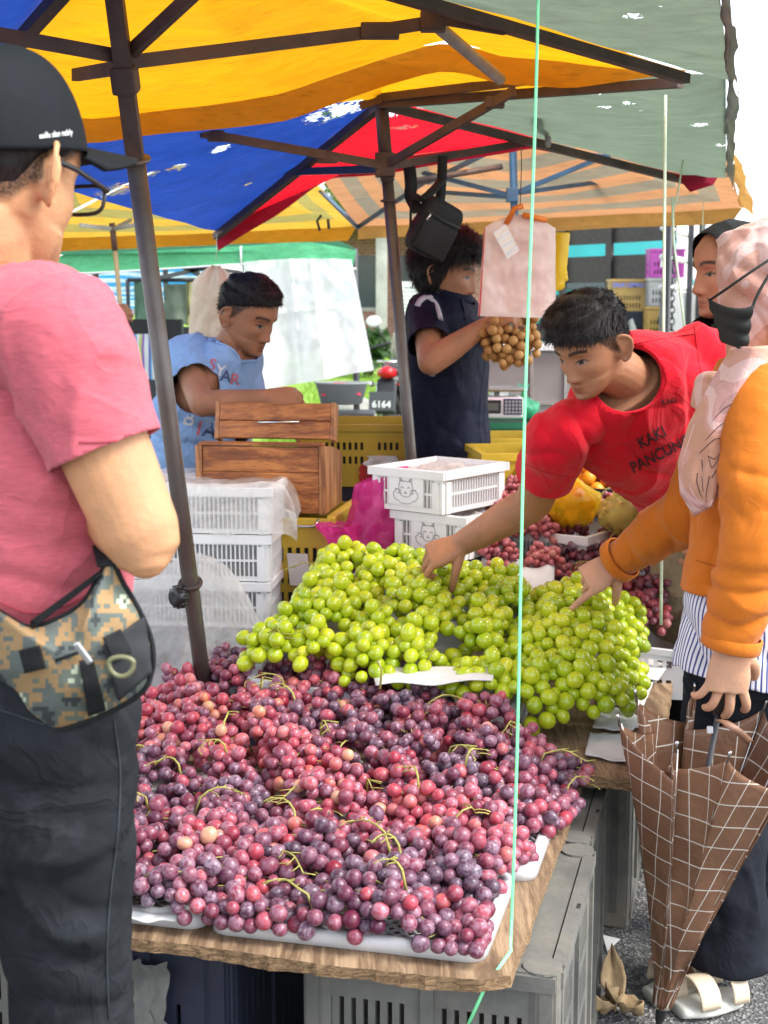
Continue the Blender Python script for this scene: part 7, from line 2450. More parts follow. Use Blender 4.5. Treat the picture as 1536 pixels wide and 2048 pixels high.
def waist_bag():
 m_camo = M_camo(); m_vel = M_fabric('dark_velcro', (.035, .037, .04), .95, .3, 1500, 20, .3)
 m_web = M_fabric('black_webbing', (.014, .015, .016), .7, .2, 1500, 20, .2)
 m_olive = M_plain('olive_plastic', (.16, .16, .08), .35, .1)
 Yb = 1.405
 c = at(140, 1320, Yb)
 t = thing('waist_bag', 'camouflage waist bag with a black patch and olive ring on the pink shirted man\'s hip', 'bag', c)
 out = [(-60, 1190), (0, 1222), (60, 1252), (125, 1232), (170, 1200), (200, 1150), (222, 1120), (248, 1165), (285, 1230), (306, 1290), (304, 1345), (280, 1388), (200, 1432), (105, 1460), (70, 1440), (20, 1380), (-50, 1320)]
 O = [np.array(p) for p in catmull([tuple(p) for p in out] + [out[0]], 6)][:-1]
 n = len(O); ctr = np.array([140, 1325])
 def S(i, v, front):
  q = O[i % n] * v + ctr * (1 - v)
  bul = (1 - v ** 2.6)
  Y = Yb + .055 + .035 * (q[0] < 60) * (60 - q[0]) / 100 - .05 * bul - .006 * noise.noise(V((q[0] * .02, q[1] * .02, 0))) if front else Yb + .075 + .02 * bul
  return at(q[0], q[1], Y)
 mb = MB(); nv = 16
 vs = [S(i, j / nv, True) for j in range(1, nv + 1) for i in range(n)]
 uv = [((O[i][0] * j / nv + ctr[0] * (1 - j / nv)) / 360, (O[i][1] * j / nv + ctr[1] * (1 - j / nv)) / 360) for j in range(1, nv + 1) for i in range(n)]
 fs = [(j * n + i, j * n + (i + 1) % n, (j + 1) * n + (i + 1) % n, (j + 1) * n + i) for j in range(nv - 1) for i in range(n)]
 fs.append(tuple(range(n - 1, -1, -1)))
 mb.add(vs, fs, 0, uv)
 b0 = (nv - 1) * n
 vs2 = [S(i, 1 - .5 * k / 4, False) for k in range(5) for i in range(n)]
 uv2 = [(.1, .1 + i / n) for k in range(5) for i in range(n)]
 b1 = len(mb.v); mb.add(vs2, [(k * n + i, (k + 1) * n + i, (k + 1) * n + (i + 1) % n, k * n + (i + 1) % n) for k in range(4) for i in range(n)], 0, uv2)
 mb.add([], [])
 for i in range(n): mb.f.append((b0 + i, b0 + (i + 1) % n, b1 + (i + 1) % n, b1 + i)); mb.mi.append(0)
 pouch = mb.build('pouch', m_camo, t, True)
 mb = MB(); mb.tube([S(i, 1.0, True) + V((0, -.003, 0)) for i in range(n + 1)], .0028, 8, caps=False); mb.build('piping', m_web, t, True)
 def quad(pts, mt, nm, lift=.004, par=t, nu=12, nv_=12):
  dg = bpy.context.evaluated_depsgraph_get(); dg.update(); bv = BVHTree.FromObject(pouch, dg)
  Mi = pouch.matrix_world.inverted(); C = V((0, 0, H)); P = [np.array(p, float) for p in pts]
  mb = MB()
  def fn(u, v):
   q = (P[0] * (1 - u) + P[1] * u) * (1 - v) + (P[3] * (1 - u) + P[2] * u) * v
   d = (at(q[0], q[1], 2) - C).normalized(); h = bv.ray_cast(Mi @ C, Mi.to_3x3() @ d)
   return (pouch.matrix_world @ h[0] - d * lift) if h[0] is not None else at(q[0], q[1], Yb + .05)
  mb.grid(fn, nu, nv_); o = mb.build(nm, mt, par, True); o.modifiers.new('t', 'SOLIDIFY').thickness = .002
  return o
 bpy.context.view_layer.update()
 quad([(205, 1292), (288, 1232), (302, 1345), (236, 1400)], m_vel, 'velcro_patch')
 quad([(158, 1322), (186, 1314), (212, 1418), (176, 1430)], m_web, 'webbing', .006)
 quad([(205, 1275), (240, 1258), (262, 1305), (226, 1325)], m_web, 'ring_tab', .009)
 quad([(40, 1300), (80, 1290), (92, 1335), (52, 1345)], m_web, 'side_tab', .005)
 quad([(110, 1318), (160, 1300), (163, 1306), (112, 1325)], m_web, 'zip', .005)
 quad([(60, 1242), (200, 1140), (206, 1150), (66, 1258)], m_web, 'top_zip', .005)
 mb = MB(); rc = at(243, 1325, 1.385)
 ring = [rc + V((.0125 * math.cos(a), -.002, -.0125 * math.sin(a) * (1.1 if math.sin(a) > 0 else .5))) for a in np.linspace(0, 2 * math.pi, 22)]
 mb.tube(ring, .0026, 8, caps=False); mb.build('ring', m_olive, t, True)
 mb = MB(); mb.cbox(at(166, 1306, 1.385), (.007, .004, .026), .002, rot=Matrix.Rotation(R(-35), 3, 'Y')); mb.build('zip_pull', m_chrome, t)
 strap([at(222, 1130, 1.45), at(208, 1080, 1.53), at(196, 1040, 1.6), at(190, 1000, 1.68)], .028, .003, m_web, t)
waist_bag()
def figure(t, Mh, skin, neck, chest, hips, right, fwd, sh, el, wr, hands, legs, beard=0, scalp=None, voxel=.0045, headk={}, nr=.054, arm=(.046, .04, .027), brow=1.0):
 mb = MB(); head(mb, Mh, **headk)
 limb(mb, [Mh @ V((0, -.022, -.07)), neck, neck.lerp(chest, .3)], [nr * .95, nr, nr * 1.15], 5, 20)
 loft(mb, [(neck - Z * .02, right * .08, fwd * .06), (neck.lerp(chest, .5), right * .155, fwd * .085), (chest, right * .155, fwd * .095), (chest.lerp(hips, .6), right * .14, fwd * .085), (hips, right * .145, fwd * .09)])
 for i in range(2):
  limb(mb, [sh[i], sh[i].lerp(el[i], .5), el[i]], [arm[0], arm[0] * .95, arm[1]], 5, 18)
  limb(mb, [el[i], el[i].lerp(wr[i], .35), wr[i]], [arm[1], arm[1] * .97, arm[2]], 5, 18)
  if hands[i]: hand(mb, wr[i], *hands[i][0], **hands[i][1])
 for i in range(2):
  h, k, a, toe = legs[i]
  limb(mb, [h, k, a], [.075, .05, .034]); limb(mb, [a, toe], [.034, .028])
 b = remeshed(mb, 'body', skin, t, voxel, 2)
 features(b, Mh, beard=beard, scalp=scalp, brow=brow)
 return b
def stand_legs(hips, right, fwd, w=.09, z0=0.04):
 out = []
 for s in (1, -1):
  h = hips + right * s * w - Z * .03
  k = V((h.x, h.y, .47)) + fwd * .03; a = V((h.x, h.y, .09)); toe = V((h.x, h.y, .035)) + fwd * .14
  out.append((h, k, a, toe))
 return out
def trousers(t, hips, right, fwd, legs, mat, r=(.1, .072, .06), top=.06, hem=.1, hr=(.175, .125), name='trousers', folds=(), voxel=.007):
 mb = MB()
 loft(mb, [(hips + Z * (top + .03), right * hr[0] * .93, fwd * hr[1] * .92), (hips, right * hr[0], fwd * hr[1]), (hips - Z * .1, right * hr[0] * .97, fwd * hr[1] * .95)], 5, 32)
 for h, k, a, toe in legs: limb(mb, [h, k, V((a.x, a.y, hem - .03))], list(r), 5, 22)
 return garment(mb, name, mat, t, voxel, cuts=[(hips + Z * top, Z, .35)] + [(V((l[2].x, l[2].y, hem)), -Z, .13) for l in legs], folds=folds, fine=.005)
m_jeans = M_fabric('blue_denim', (.12, .2, .32), .9, .2, 900, 8, .5)
m_shoe = M_plain('dark_shoe', (.03, .03, .03), .6, .1)
def blue_man():
 Y = 4.55
 f3 = V((.80, -.50, -.42)).normalized()
 Mh = frame4(at(497, 630, Y), f3, s=.99)
 f = V((.85, -.52, 0)).normalized(); r = f.cross(Z)
 neck = at(462, 690, Y + .02); chest = at(420, 800, Y + .03); hips = at(372, 990, Y + .08)
 t = person('man in a light blue printed t-shirt bending over the wooden money box', V((hips.x, hips.y, 0)))
 sk = M_skin('brown_skin', (.34, .165, .095))
 sh = [at(370, 716, Y - .02), at(480, 740, Y + .10)]
 el = [at(404, 808, Y - .23), at(508, 850, Y + .06)]
 wr = [at(532, 797, Y - .24), at(560, 830, Y - .02)]
 hands = [((V((.9, .1, -.05)), V((.1, -.75, .65)), 1, (.75, .85, .95, 1.0)), dict(thumb=(.2, .8), s=1.05)), ((V((.9, 0, -.1)), Z, -1, (.6, .7, .8, .8)), dict(thumb=(.3, .6)))]
 legs = stand_legs(hips, r, f)
 b = figure(t, Mh, sk, neck, chest, hips, r, f, sh, el, wr, hands, legs, beard=.35, voxel=.0042, arm=(.046, .040, .028), scalp=[(0, .072), (.8, .06), (1.15, .03), (1.4, .004), (1.7, -.02), (2.3, -.06), (3.2, -.075)])
 hair(t, Mh, [(0, .068), (.8, .060), (1.1, .045), (1.45, .028), (1.8, .012), (2.4, -.03), (3.2, -.05)], lambda a, z: .005 + .012 * max(0, min(1, (z - .03) / .05)), 2600, .016, lambda p, a: V((.2, .6, -.3)), lift=.9, seed=2, lumps=.005)
 ms = M_fabric('light_blue_cotton', (.22, .36, .62), .92, .09, 1000, 9, .6, heather=.12)
 mb = MB()
 loft(mb, [(neck + Z * .02, r * .075, f * .066), (neck - Z * .02 - f * .01, r * .13, f * .09), (neck.lerp(chest, .5) - f * .02, r * .188, f * .118), (chest - f * .015, r * .19, f * .13), (chest.lerp(hips, .5), r * .178, f * .128), (hips + Z * .02, r * .182, f * .13), (hips - Z * .08, r * .185, f * .132)], 5, 40)
 for i in range(2):
  a = (el[i] - sh[i]).normalized()
  limb(mb, [sh[i] - r * (.05 if i == 0 else -.05) + Z * .01, sh[i], sh[i] + a * .08, sh[i] + a * .15], [.07, .072, .068, .068], 5, 22)
 cuts = [(sh[i] + (el[i] - sh[i]).normalized() * (.135), (el[i] - sh[i]), .078) for i in range(2)]
 cuts += [(neck - Z * .012 + f * .012, Z + f * .6, .082, .005), (hips - Z * .045, -Z, .35)]
 s_ = garment(mb, 't_shirt', ms, t, .006, cuts=cuts, folds=[(at(400, 760, Y - .12), .12, V((.7, 0, .7)), 60, .007), (at(420, 930, Y - .1), .16, V((.5, 0, .85)), 40, .008), (at(330, 840, Y - .05), .12, V((.2, 0, 1)), 60, .006)], fine=.006, seed=7)
 mr, mn, mw = M_plain('faded_red_print', (.5, .12, .16), .9, .3, 60, 0), M_plain('faded_navy_print', (.07, .09, .2), .9, .3, 60, 0), M_plain('faded_white_print', (.6, .62, .66), .9, .2, 60, 0)
 bpy.context.view_layer.update()
 for px, py, s, hx, ro, mt in ((425, 730, 'S', 32, 12, mr), (441, 742, 'Y', 32, 12, mw), (452, 753, 'A', 32, 10, mn), (470, 760, 'R', 32, 8, mr), (378, 838, 'B', 42, 14, mw), (398, 858, 'I', 42, 14, mr), (420, 862, 'A', 42, 14, mn), (424, 812, 'LA', 24, 10, mw)):
  decal(s_, px, py, s, hx, R(ro), mt, s_, bold=.015)
 trousers(t, hips, r, f, legs, m_jeans)
 for l in legs: shoe(t, l[2] - f * .07 - Z * .09, V((l[3].x, l[3].y, 0)) + f * .06, m_shoe)
 nt_ = MB(); c = at(572, 792, Y - .22)
 nt_.grid(lambda u, v: c + V(((u - .5) * .06, .01 * math.sin(u * 4), (v - .5) * .045 + .004 * math.sin(u * 5))), 10, 6)
 o = nt_.build('banknote', M_plain('banknote_paper', (.2, .38, .33), .8, .25, 60, 0), None, True); o.modifiers.new('t', 'SOLIDIFY').thickness = .0012
 tag(o, 'greenish banknote held in the blue shirted man\'s fist', 'banknote')
blue_man()
def long_hair_man():
 Y = 4.72
 f3 = V((.90, -.34, -.22)).normalized()
 Mh = frame4(at(896, 543, Y), f3, s=1.0)
 f = V((.93, -.36, 0)).normalized(); r = f.cross(Z)
 neck = at(893, 596, Y + .01); chest = at(893, 700, Y + .02); hips = at(898, 905, Y + .02)
 t = person('man with long dark hair in a navy polo shirt, holding a bunch of brown fruit', V((hips.x, hips.y, 0)))
 sk = M_skin('mid_brown_skin', (.40, .20, .115))
 sh = [at(852, 626, Y - .06), at(925, 628, Y + .18)]
 el = [at(862, 724, Y - .27), at(955, 720, Y + .16)]
 wr = [at(972, 650, Y - .28), at(985, 648, Y - .1)]
 hands = [((V((.75, 0, .25)), V((-.2, -.3, .9)), 1, (.8, .9, 1, 1.1)), dict(thumb=(.3, .7))), ((V((.7, -.3, .2)), Z, -1, (.7, .8, .9, 1)), dict(thumb=(.3, .6)))]
 legs = stand_legs(hips, r, f)
 figure(t, Mh, sk, neck, chest, hips, r, f, sh, el, wr, hands, legs, beard=.9, voxel=.0042, arm=(.047, .042, .026), nr=.052)
 def th(a, z): return .020 + .016 * max(0, math.cos(a - math.pi)) + .01 * (z > .06)
 hair(t, Mh, [(0, .066), (.7, .060), (1.15, .035), (1.4, -.03), (1.6, -.09), (2.0, -.13), (3.2, -.145)], th, 5200, .045, lambda p, a: V((.05 * math.sin(p.z * 90), -.35, -1)), lift=.35, seed=4, lumps=.014, wild=.4, width=.0012)
 mn = M_fabric('navy_mesh', (.006, .008, .022), .7, .15, 1300, 10, .5); mg_ = M_fabric('pale_grey_trim', (.45, .45, .5), .8, .1)
 mb = MB()
 loft(mb, [(neck + Z * .02, r * .072, f * .066), (neck - Z * .02, r * .12, f * .09), (neck.lerp(chest, .5), r * .185, f * .118), (chest, r * .188, f * .128), (chest.lerp(hips, .5), r * .178, f * .125), (hips, r * .182, f * .128), (hips - Z * .1, r * .186, f * .132)], 5, 40)
 for i in range(2):
  a = (el[i] - sh[i]).normalized()
  limb(mb, [sh[i] - r * (.05 if i == 0 else -.05), sh[i], sh[i] + a * .09, sh[i] + a * .17], [.066, .068, .066, .068], 5, 22)
 cuts = [(sh[i] + (el[i] - sh[i]).normalized() * .165, (el[i] - sh[i]), .072) for i in range(2)] + [(neck + Z * .002 + f * .01, Z + f * .35, .08), (hips - Z * .028 , -Z, .35)]
 s_ = garment(mb, 'polo_shirt', mn, t, .006, cuts=cuts, folds=[(at(880, 800, Y - .15), .2, V((.9, 0, .25)), 24, .004), (at(870, 690, Y - .18), .1, V((.4, 0, .9)), 45, .004), (at(930, 860, Y - .1), .14, V((.8, 0, -.5)), 28, .004)], fine=.0035, seed=9)
 bpy.context.view_layer.update()
 dg = bpy.context.evaluated_depsgraph_get(); dg.update(); bv = BVHTree.FromObject(s_, dg); Mi = s_.matrix_world.inverted(); C = V((0, 0, H))
 def on(px, py, off=.004):
  d = (at(px, py, 2) - C).normalized(); h = bv.ray_cast(Mi @ C, Mi.to_3x3() @ d)
  return (s_.matrix_world @ h[0] - d * off) if h[0] is not None else at(px, py, Y - .15)
 P = [on(*q) for q in ((846, 592), (862, 598), (874, 612), (882, 640), (886, 664))]
 strap(P, .014, .003, mg_, s_, 'trim')
 P = [on(*q) for q in ((835, 612), (842, 600), (852, 594), (864, 592))]
 strap(P, .02, .003, mg_, s_, 'trim')
 P = [on(*q) for q in ((864, 752), (870, 742), (876, 728))]
 strap(P, .016, .003, mg_, s_, 'trim')
 mb = MB(); cc = neck + Z * .012 + f * .01
 mb.tube([cc + r * .074 * math.cos(a) + f * .070 * math.sin(a) - Z * .02 * max(0, math.sin(a)) for a in np.linspace(0, 2 * math.pi, 30)], .011, 8, caps=False, flat=1.5)
 mb.build('collar', mn, s_, True)
 mb = MB(); mb.tube([on(917, 592), on(922, 600), on(928, 620), on(930, 640)], .003, 6); mb.build('placket', mn, s_, True)
 trousers(t, hips, r, f, legs, m_jeans, top=.03)
 for l in legs: shoe(t, l[2] - f * .07 - Z * .09, V((l[3].x, l[3].y, 0)) + f * .06, m_shoe)
long_hair_man()
def longan():
 Y = 4.44; c0 = at(1020, 690, Y)
 me = berry_mesh('fruit', m_longan, 1.0, 14)
 t = thing('fruit_bunch', 'hanging bunch of round light brown fruit held by the long haired man', 'fruit', at(1020, 735, Y))
 P = []
 rs = random.Random(5)
 while len(P) < 84:
  px, py = rs.uniform(962, 1082), rs.uniform(638, 738)
  w = np.interp(py, [638, 660, 700, 720, 738], [52, 60, 56, 36, 16])
  if abs(px - 1022) > w: continue
  p = at(px, py, Y + rs.uniform(-.05, .05))
  P.append(p)
 P = np.array([tuple(p) for p in P]); r = np.array([.0152 * rs.uniform(.85, 1.08) for _ in P])
 P = relax(P, np.zeros(len(P), int), r, lambda x, y: 0, iters=16, grav=0, coh=.005)
 bz = t.location.copy()
 for p, q in zip(P, r):
  o = bpy.data.objects.new('fruit', me); col.objects.link(o); o.parent = t
  o.location = V(p) - bz; o.scale = (q,) * 3; o.rotation_euler = (rs.uniform(0, 6), rs.uniform(0, 6), 0); o.color = (min(1, max(0, rs.gauss(.5, .2))), 0, 0, 1)
 mb = MB(); top = at(1000, 640, Y)
 for p, q in zip(P, r):
  if rs.random() < .5: mb.tube([V(p), V(p).lerp(top, .4) + V((0, 0, .01))], .0015, 4, caps=False)
 mb.tube([top + V((.01, 0, .05)), top, c0, c0 - V((0, 0, .03))], [.004, .004, .003, .002], 6)
 mb.build('stalk', m_bark, t, True)
longan()
def red_man():
 f3 = V((-.68, -.57, -.46)).normalized()
 Mh = frame4(at(1181, 690, 3.03), f3, s=.86)
 sh_r, sh_l = at(1120, 876, 3.08), at(1412, 716, 3.22)
 neck, hips = at(1246, 752, 3.10), at(1440, 985, 3.62)
 r = (sh_r - sh_l).normalized(); up = (neck - hips).normalized(); r = (r - up * r.dot(up) * .6).normalized()
 f = up.cross(r).normalized()
 chest = neck.lerp(hips, .38)
 t = person('man in a red t-shirt and rolled khaki trousers reaching for the green grapes', V((hips.x, hips.y, 0)))
 sk = M_skin('tan_brown_skin', (.40, .20, .11))
 el_r, wr_r = at(1066, 1006, 3.27), at(926, 1086, 3.34)
 el_l = sh_l + V((.10, .06, -.27)); wr_l = el_l + V((-.06, -.12, -.20))
 hb = (wr_r - el_r).normalized()
 hands = [((V((-.86, -.02, -.34)), V((-.30, -.60, .72)), 1, ((.5, .9, .5), (.75, .95, .6), (.9, 1.0, .7), (1.0, 1.0, .7))), dict(thumb=(.25, .75), s=1.0, spread=.2)), ((V((0, 0, -1)), V((1, 0, 0)), 1, (.4, .5, .5, .6)), {})]
 hr_ = V((-.9, -.3, 0)).normalized()
 legs = []
 k0, a0 = at(1362, 1290, 3.70), at(1352, 1545, 3.80)
 legs.append((hips + V((-.06, .02, -.04)), k0, V((a0.x, a0.y, .09)), V((a0.x - .09, a0.y - .10, .035))))
 legs.append((hips + V((.10, .12, -.04)), k0 + V((.2, .12, 0)), V((a0.x + .2, a0.y + .1, .09)), V((a0.x + .1, a0.y - .0, .035))))
 figure(t, Mh, sk, neck, chest, hips, r, f, [sh_r, sh_l], [el_r, el_l], [wr_r, wr_l], hands, legs, beard=.28, voxel=.0036, arm=(.050, .044, .030), nr=.056,
   scalp=[(0, .068), (.8, .052), (1.1, .02), (1.4, -.012), (1.7, -.03), (2.3, -.065), (3.2, -.08)])
 def th(a, z): return .004 + .014 * max(0, min(1, (z - .035) / .05)) + .008 * max(0, math.cos(a)) * (z > .05)
 hair(t, Mh, [(0, .060), (.5, .052), (.85, .044), (1.15, .036), (1.5, .026), (1.9, .010), (2.4, -.02), (3.2, -.045)], th, 5600, .027,
   lambda p, a: V((.25 * math.sin(a * 2 + 1), .9, -.35)), lift=.5, seed=6, lumps=.007, wild=.38, width=.0010)
 ms = M_fabric('red_cotton', (.60, .004, .018), .92, .07, 1100, 9, .5)
 mb = MB()
 bel = hips.lerp(neck, .12)
 loft(mb, [(neck + up * .035, r * .078, f * .070), (neck - up * .005, r * .13, f * .095), (neck.lerp(chest, .5), r * .195, f * .118), (chest, r * .195, f * .128), (chest.lerp(hips, .5), r * .182, f * .108), (bel, r * .18, f * .10), (hips - up * .1, r * .18, f * .105)], 5, 40)
 a = (el_r - sh_r).normalized(); al = (el_l - sh_l).normalized()
 limb(mb, [sh_r - r * .07, sh_r + up * .005, sh_r + a * .06, sh_r + a * .11, sh_r + a * .16], [.056, .066, .070, .071, .072], 5, 24)
 limb(mb, [sh_l + r * .06, sh_l, sh_l + al * .12, sh_l + al * .26], [.075, .078, .075, .075], 5, 24)
 s_ = garment(mb, 't_shirt', ms, t, .0055, cuts=[(sh_r + a * .135, a, .09), (sh_l + al * .2, al, .085), (neck + f * .014 - up * .002, up + f * .6, .070, .006), (hips - up * .06, -up, .35)],
     folds=[(at(1090, 900, 3.0), .12, V((.3, 0, .9)), 42, .005), (at(1190, 870, 3.0), .16, V((.9, 0, .25)), 30, .007), (at(1310, 930, 3.1), .17, V((.6, 0, .8)), 28, .006), (at(1400, 760, 3.05), .14, V((.85, 0, -.5)), 34, .005), (at(1280, 700, 3.05), .1, V((.3, 0, .9)), 60, .004)], fine=.005, seed=13)
 bpy.context.view_layer.update()
 m_rs = M_plain('red_seam', (.40, .002, .012), .9, .2, 40, .2)
 seam(s_, [(1262, 690), (1320, 678), (1388, 668)], .0013, m_rs, s_); seam(s_, [(1390, 652), (1394, 690), (1404, 760), (1420, 830)], .0013, m_rs, s_); seam(s_, [(1052, 928), (1090, 944), (1146, 956)], .0011, m_rs, s_)
 mk = M_plain('dark_shirt_print', (.05, .02, .025), .9, .2, 60, 0)
 decal(s_, 1304, 876, 'KAKI', 32, R(-27), mk, s_, sx=.85, bold=.02)
 decal(s_, 1322, 908, 'PANCUNG', 32, R(-27), mk, s_, sx=.85, bold=.02)
 decal(s_, 1338, 803, 'KAKI', 15, R(-10), mk, s_, sx=.9, bold=.02)
 mb = MB(); cc = neck + up * .010 + f * .006
 nn = (up + f * .55).normalized(); e1 = nn.orthogonal().normalized(); e1 = r - nn * r.dot(nn); e1.normalize(); e2 = nn.cross(e1)
 ring = [cc + e1 * .086 * math.cos(q) + e2 * .092 * math.sin(q) for q in np.linspace(0, 2 * math.pi, 40)]
 mk_ = M_fabric('khaki_cotton', (.30, .24, .15), .92, .12, 900, 9, .7)
 hem = .37
 trousers(t, hips + V((.02, .06, 0)), V((-.95, -.3, 0)), V((-.3, .95, 0)), legs, mk_, r=(.112, .088, .085), hem=hem, folds=[(at(1362, 1270, 3.6), .16, V((.2, 0, 1)), 40, .006), (at(1360, 1380, 3.65), .09, V((0, 0, 1)), 90, .005)])
 for l in legs:
  h, k, an, toe = l
  tt = (k.z - hem) / (k.z - an.z); c = k.lerp(an, tt)
  mb = MB()
  for q, rr in ((0, .078), (.022, .081), (.045, .079)):
   mb.tube([c + V((rr * math.cos(w), rr * math.sin(w), q - .005 + .006 * math.sin(w * 2 + q * 90))) for w in np.linspace(0, 2 * math.pi, 28)], .0135, 8, caps=False)
  mb.build('rolled_cuff', mk_, t, True)
  shoe(t, an - V((-.03, -.04, .09)), V((toe.x, toe.y, 0)) + V((-.04, -.04, 0)), m_shoe, name='sandal', h=.05)
 return t
red_man()
def M_scarf():
 m, nt, b = new_mat('pink_scarf')
 vec = coords(nt)
 n1 = tex_noise(nt, vec, 7, 1, .4, .8)
 c = ramp(nt, n1, [(0, (.50, .24, .14)), (.40, (.56, .27, .20)), (.47, (.66, .42, .38)), (.58, (.53, .27, .24)), (.66, (.38, .19, .17))], 'CONSTANT')
 n2 = tex_noise(nt, coords(nt, (1, 1, 1)), 3, 4, .6)
 c = mixc(nt, ramp(nt, n2, [(.4, (0, 0, 0)), (.7, (.25,) * 3)]), c, (.72, .52, .48))
 L(nt, c, b.inputs['Base Color']); b.inputs['Roughness'].default_value = .8; b.inputs['Sheen Weight'].default_value = .2
 bump(nt, b, mth(nt, 'ADD', tex_noise(nt, vec, 20, 4, .6, 1.5), mth(nt, 'MULTIPLY', tex_noise(nt, vec, 900, 1), .06)), .5, .006)
 return m
def poly_at(P, v):
 k = v * (len(P) - 1); i = min(len(P) - 2, int(k)); t = k - i
 return tuple(P[i][j] + (P[i + 1][j] - P[i][j]) * t for j in range(len(P[0])))
def orange_woman():
 Y = 2.80
 f = V((-.90, .42, 0)).normalized(); r = f.cross(Z)
 c = at(1549, 574, Y); Mh = frame4(c, f - Z * .18)
 t = person('woman in an orange sweater and pink headscarf pointing at the green grapes', V((at(1475, 1230, Y).x, Y, 0)))
 sk = M_skin('fair_skin', (.58, .33, .21))
 neck, chest, hips = at(1520, 720, Y), at(1514, 880, Y), at(1508, 1220, Y)
 sh = [at(1480, 800, 2.98), at(1508, 790, 2.62)]
 el = [at(1398, 1010, 3.04), at(1515, 1060, 2.52)]
 wr = [at(1236, 1122, 3.17), at(1462, 1288, 2.53)]
 mb = MB(); head(mb, Mh, nose=.85)
 limb(mb, [Mh @ V((0, -.022, -.07)), neck, neck - Z * .08], [.048, .05, .06])
 loft(mb, [(neck - Z * .03, r * .07, f * .055), (chest + Z * .06, r * .14, f * .085), (chest - Z * .05, r * .14, f * .095), (hips + Z * .1, r * .13, f * .09), (hips, r * .15, f * .1)])
 for i in range(2):
  limb(mb, [sh[i], el[i]], [.042, .037]); limb(mb, [el[i], el[i].lerp(wr[i], .4), wr[i]], [.037, .035, .0235])
 d0 = (at(1175, 1150, 3.14) - wr[0]).normalized()
 hand(mb, wr[0], V((-.80, .02, -.52)), V((-.28, -.66, .45)), 1, (.06, (1.0, 1.2, .9), (1.15, 1.25, .9), (1.2, 1.2, .8)), spread=.1, thumb=(.2, .95), s=.98)
 hand(mb, wr[1], V((-.10, -.02, -1)), V((.10, -.95, .05)), 1, ((.12, .62, .4), (.15, .62, .4), (.22, .66, .45), (.3, .7, .5)), spread=.55, thumb=(.5, .45), s=1.02)
 hip = [hips + r * .08, hips - r * .08]
 a_near, a_far = ground(1432, 1985, .0), V((at(1515, 1900, 3.02).x, 3.05, 0))
 legs = [(hip[1], V((a_near.x + .0, a_near.y, .45)), V((a_near.x + .02, a_near.y + .0, .09)), a_near + f * .12 + Z * .035), (hip[0], V((a_far.x, a_far.y, .45)), V((a_far.x, a_far.y, .09)), a_far + f * .12 + Z * .035)]
 for h, k, a, toe in legs: limb(mb, [h, k, a], [.075, .048, .034]); limb(mb, [a, toe], [.034, .027])
 b = remeshed(mb, 'body', sk, t, .0030, 1)
 features(b, Mh)
 mo = M_fabric('orange_knit', (.56, .155, .013), .95, .08, 900, 9, .35)
 mb = MB()
 hemz = at(1490, 1165, Y)
 loft(mb, [(neck + Z * .0, r * .08, f * .075), (neck - Z * .06, r * .15, f * .10), (chest + Z * .03, r * .175, f * .118), (chest - Z * .08, r * .175, f * .128), (at(1510, 1050, Y), r * .168, f * .122), (hemz, r * .175, f * .120), (hemz - Z * .05, r * .178, f * .122)], 5, 40)
 limb(mb, [sh[0] - r * .03, sh[0], sh[0].lerp(el[0], .6), el[0], el[0].lerp(wr[0], .5), wr[0] - (wr[0] - el[0]).normalized() * .02, wr[0] + (wr[0] - el[0]).normalized() * .03], [.072, .075, .078, .072, .058, .044, .044], 5, 26)
 d0 = (wr[0] - el[0]).normalized(); d1 = (wr[1] - el[1]).normalized()
 sw = garment(mb, 'sweater', mo, t, .005, cuts=[(wr[0] + d0 * .002, d0, .075), (hemz, -Z, .3), (neck, Z, .12)],
   folds=[(at(1470, 1240, 2.58), .10, V((.1, 0, 1)), 85, .007), (at(1500, 1050, 2.5), .14, V((.35, 0, .9)), 45, .007), (at(1330, 1060, 3.0), .13, V((.75, 0, .6)), 42, .006), (at(1270, 1110, 3.05), .07, V((.85, 0, .5)), 80, .005), (at(1410, 1060, 2.68), .13, V((.9, 0, .3)), 30, .006)], fine=.004, seed=17)
 mb = MB()
 limb(mb, [sh[1] + r * .05, sh[1], sh[1].lerp(el[1], .5), el[1], el[1].lerp(wr[1], .55), wr[1] + Z * .03, wr[1] - Z * .02], [.066, .07, .068, .064, .058, .052, .048], 5, 26)
 garment(mb, 'sleeve', mo, t, .005, cuts=[(wr[1], d1, .085)], folds=[(at(1470, 1240, 2.5), .10, V((.1, 0, 1)), 70, .006), (at(1500, 1050, 2.45), .14, V((.35, 0, .9)), 36, .005)], fine=.004, seed=18)
 for w, d, rr in ((wr[0] - d0 * .004, d0, .046), (wr[1] - d1 * .004, d1, .049)):
  e1 = d.orthogonal().normalized(); e2 = d.cross(e1); mb = MB()
  n_ = 30; vs = []; prof = [(-.014, .002), (-.012, .0065), (.010, .0065), (.013, .003), (.012, -.002)]
  for k in range(n_):
   q = 2 * math.pi * k / n_
   for x, o_ in prof: vs.append(w + d * x + (e1 * math.cos(q) + e2 * math.sin(q)) * (rr + o_))
  m_ = len(prof)
  mb.add(vs, [(k * m_ + j, k * m_ + j + 1, ((k + 1) % n_) * m_ + j + 1, ((k + 1) % n_) * m_ + j) for k in range(n_) for j in range(m_ - 1)])
  mb.build('cuff', mo, t, True)
 m_os = M_plain('orange_seam', (.42, .11, .01), .9, .2, 40, .2)
 m, nt, bs = new_mat('striped_cotton')
 seam(sw, [(1392, 1120), (1415, 1128), (1445, 1136)], .0012, m_os, sw)
 tc = nt.nodes.new('ShaderNodeTexCoord'); sx = nt.nodes.new('ShaderNodeSeparateXYZ'); L(nt, tc.outputs['Object'], sx.inputs[0])
 wob = mth(nt, 'MULTIPLY', tex_noise(nt, tc.outputs['Object'], 7, 2), .012)
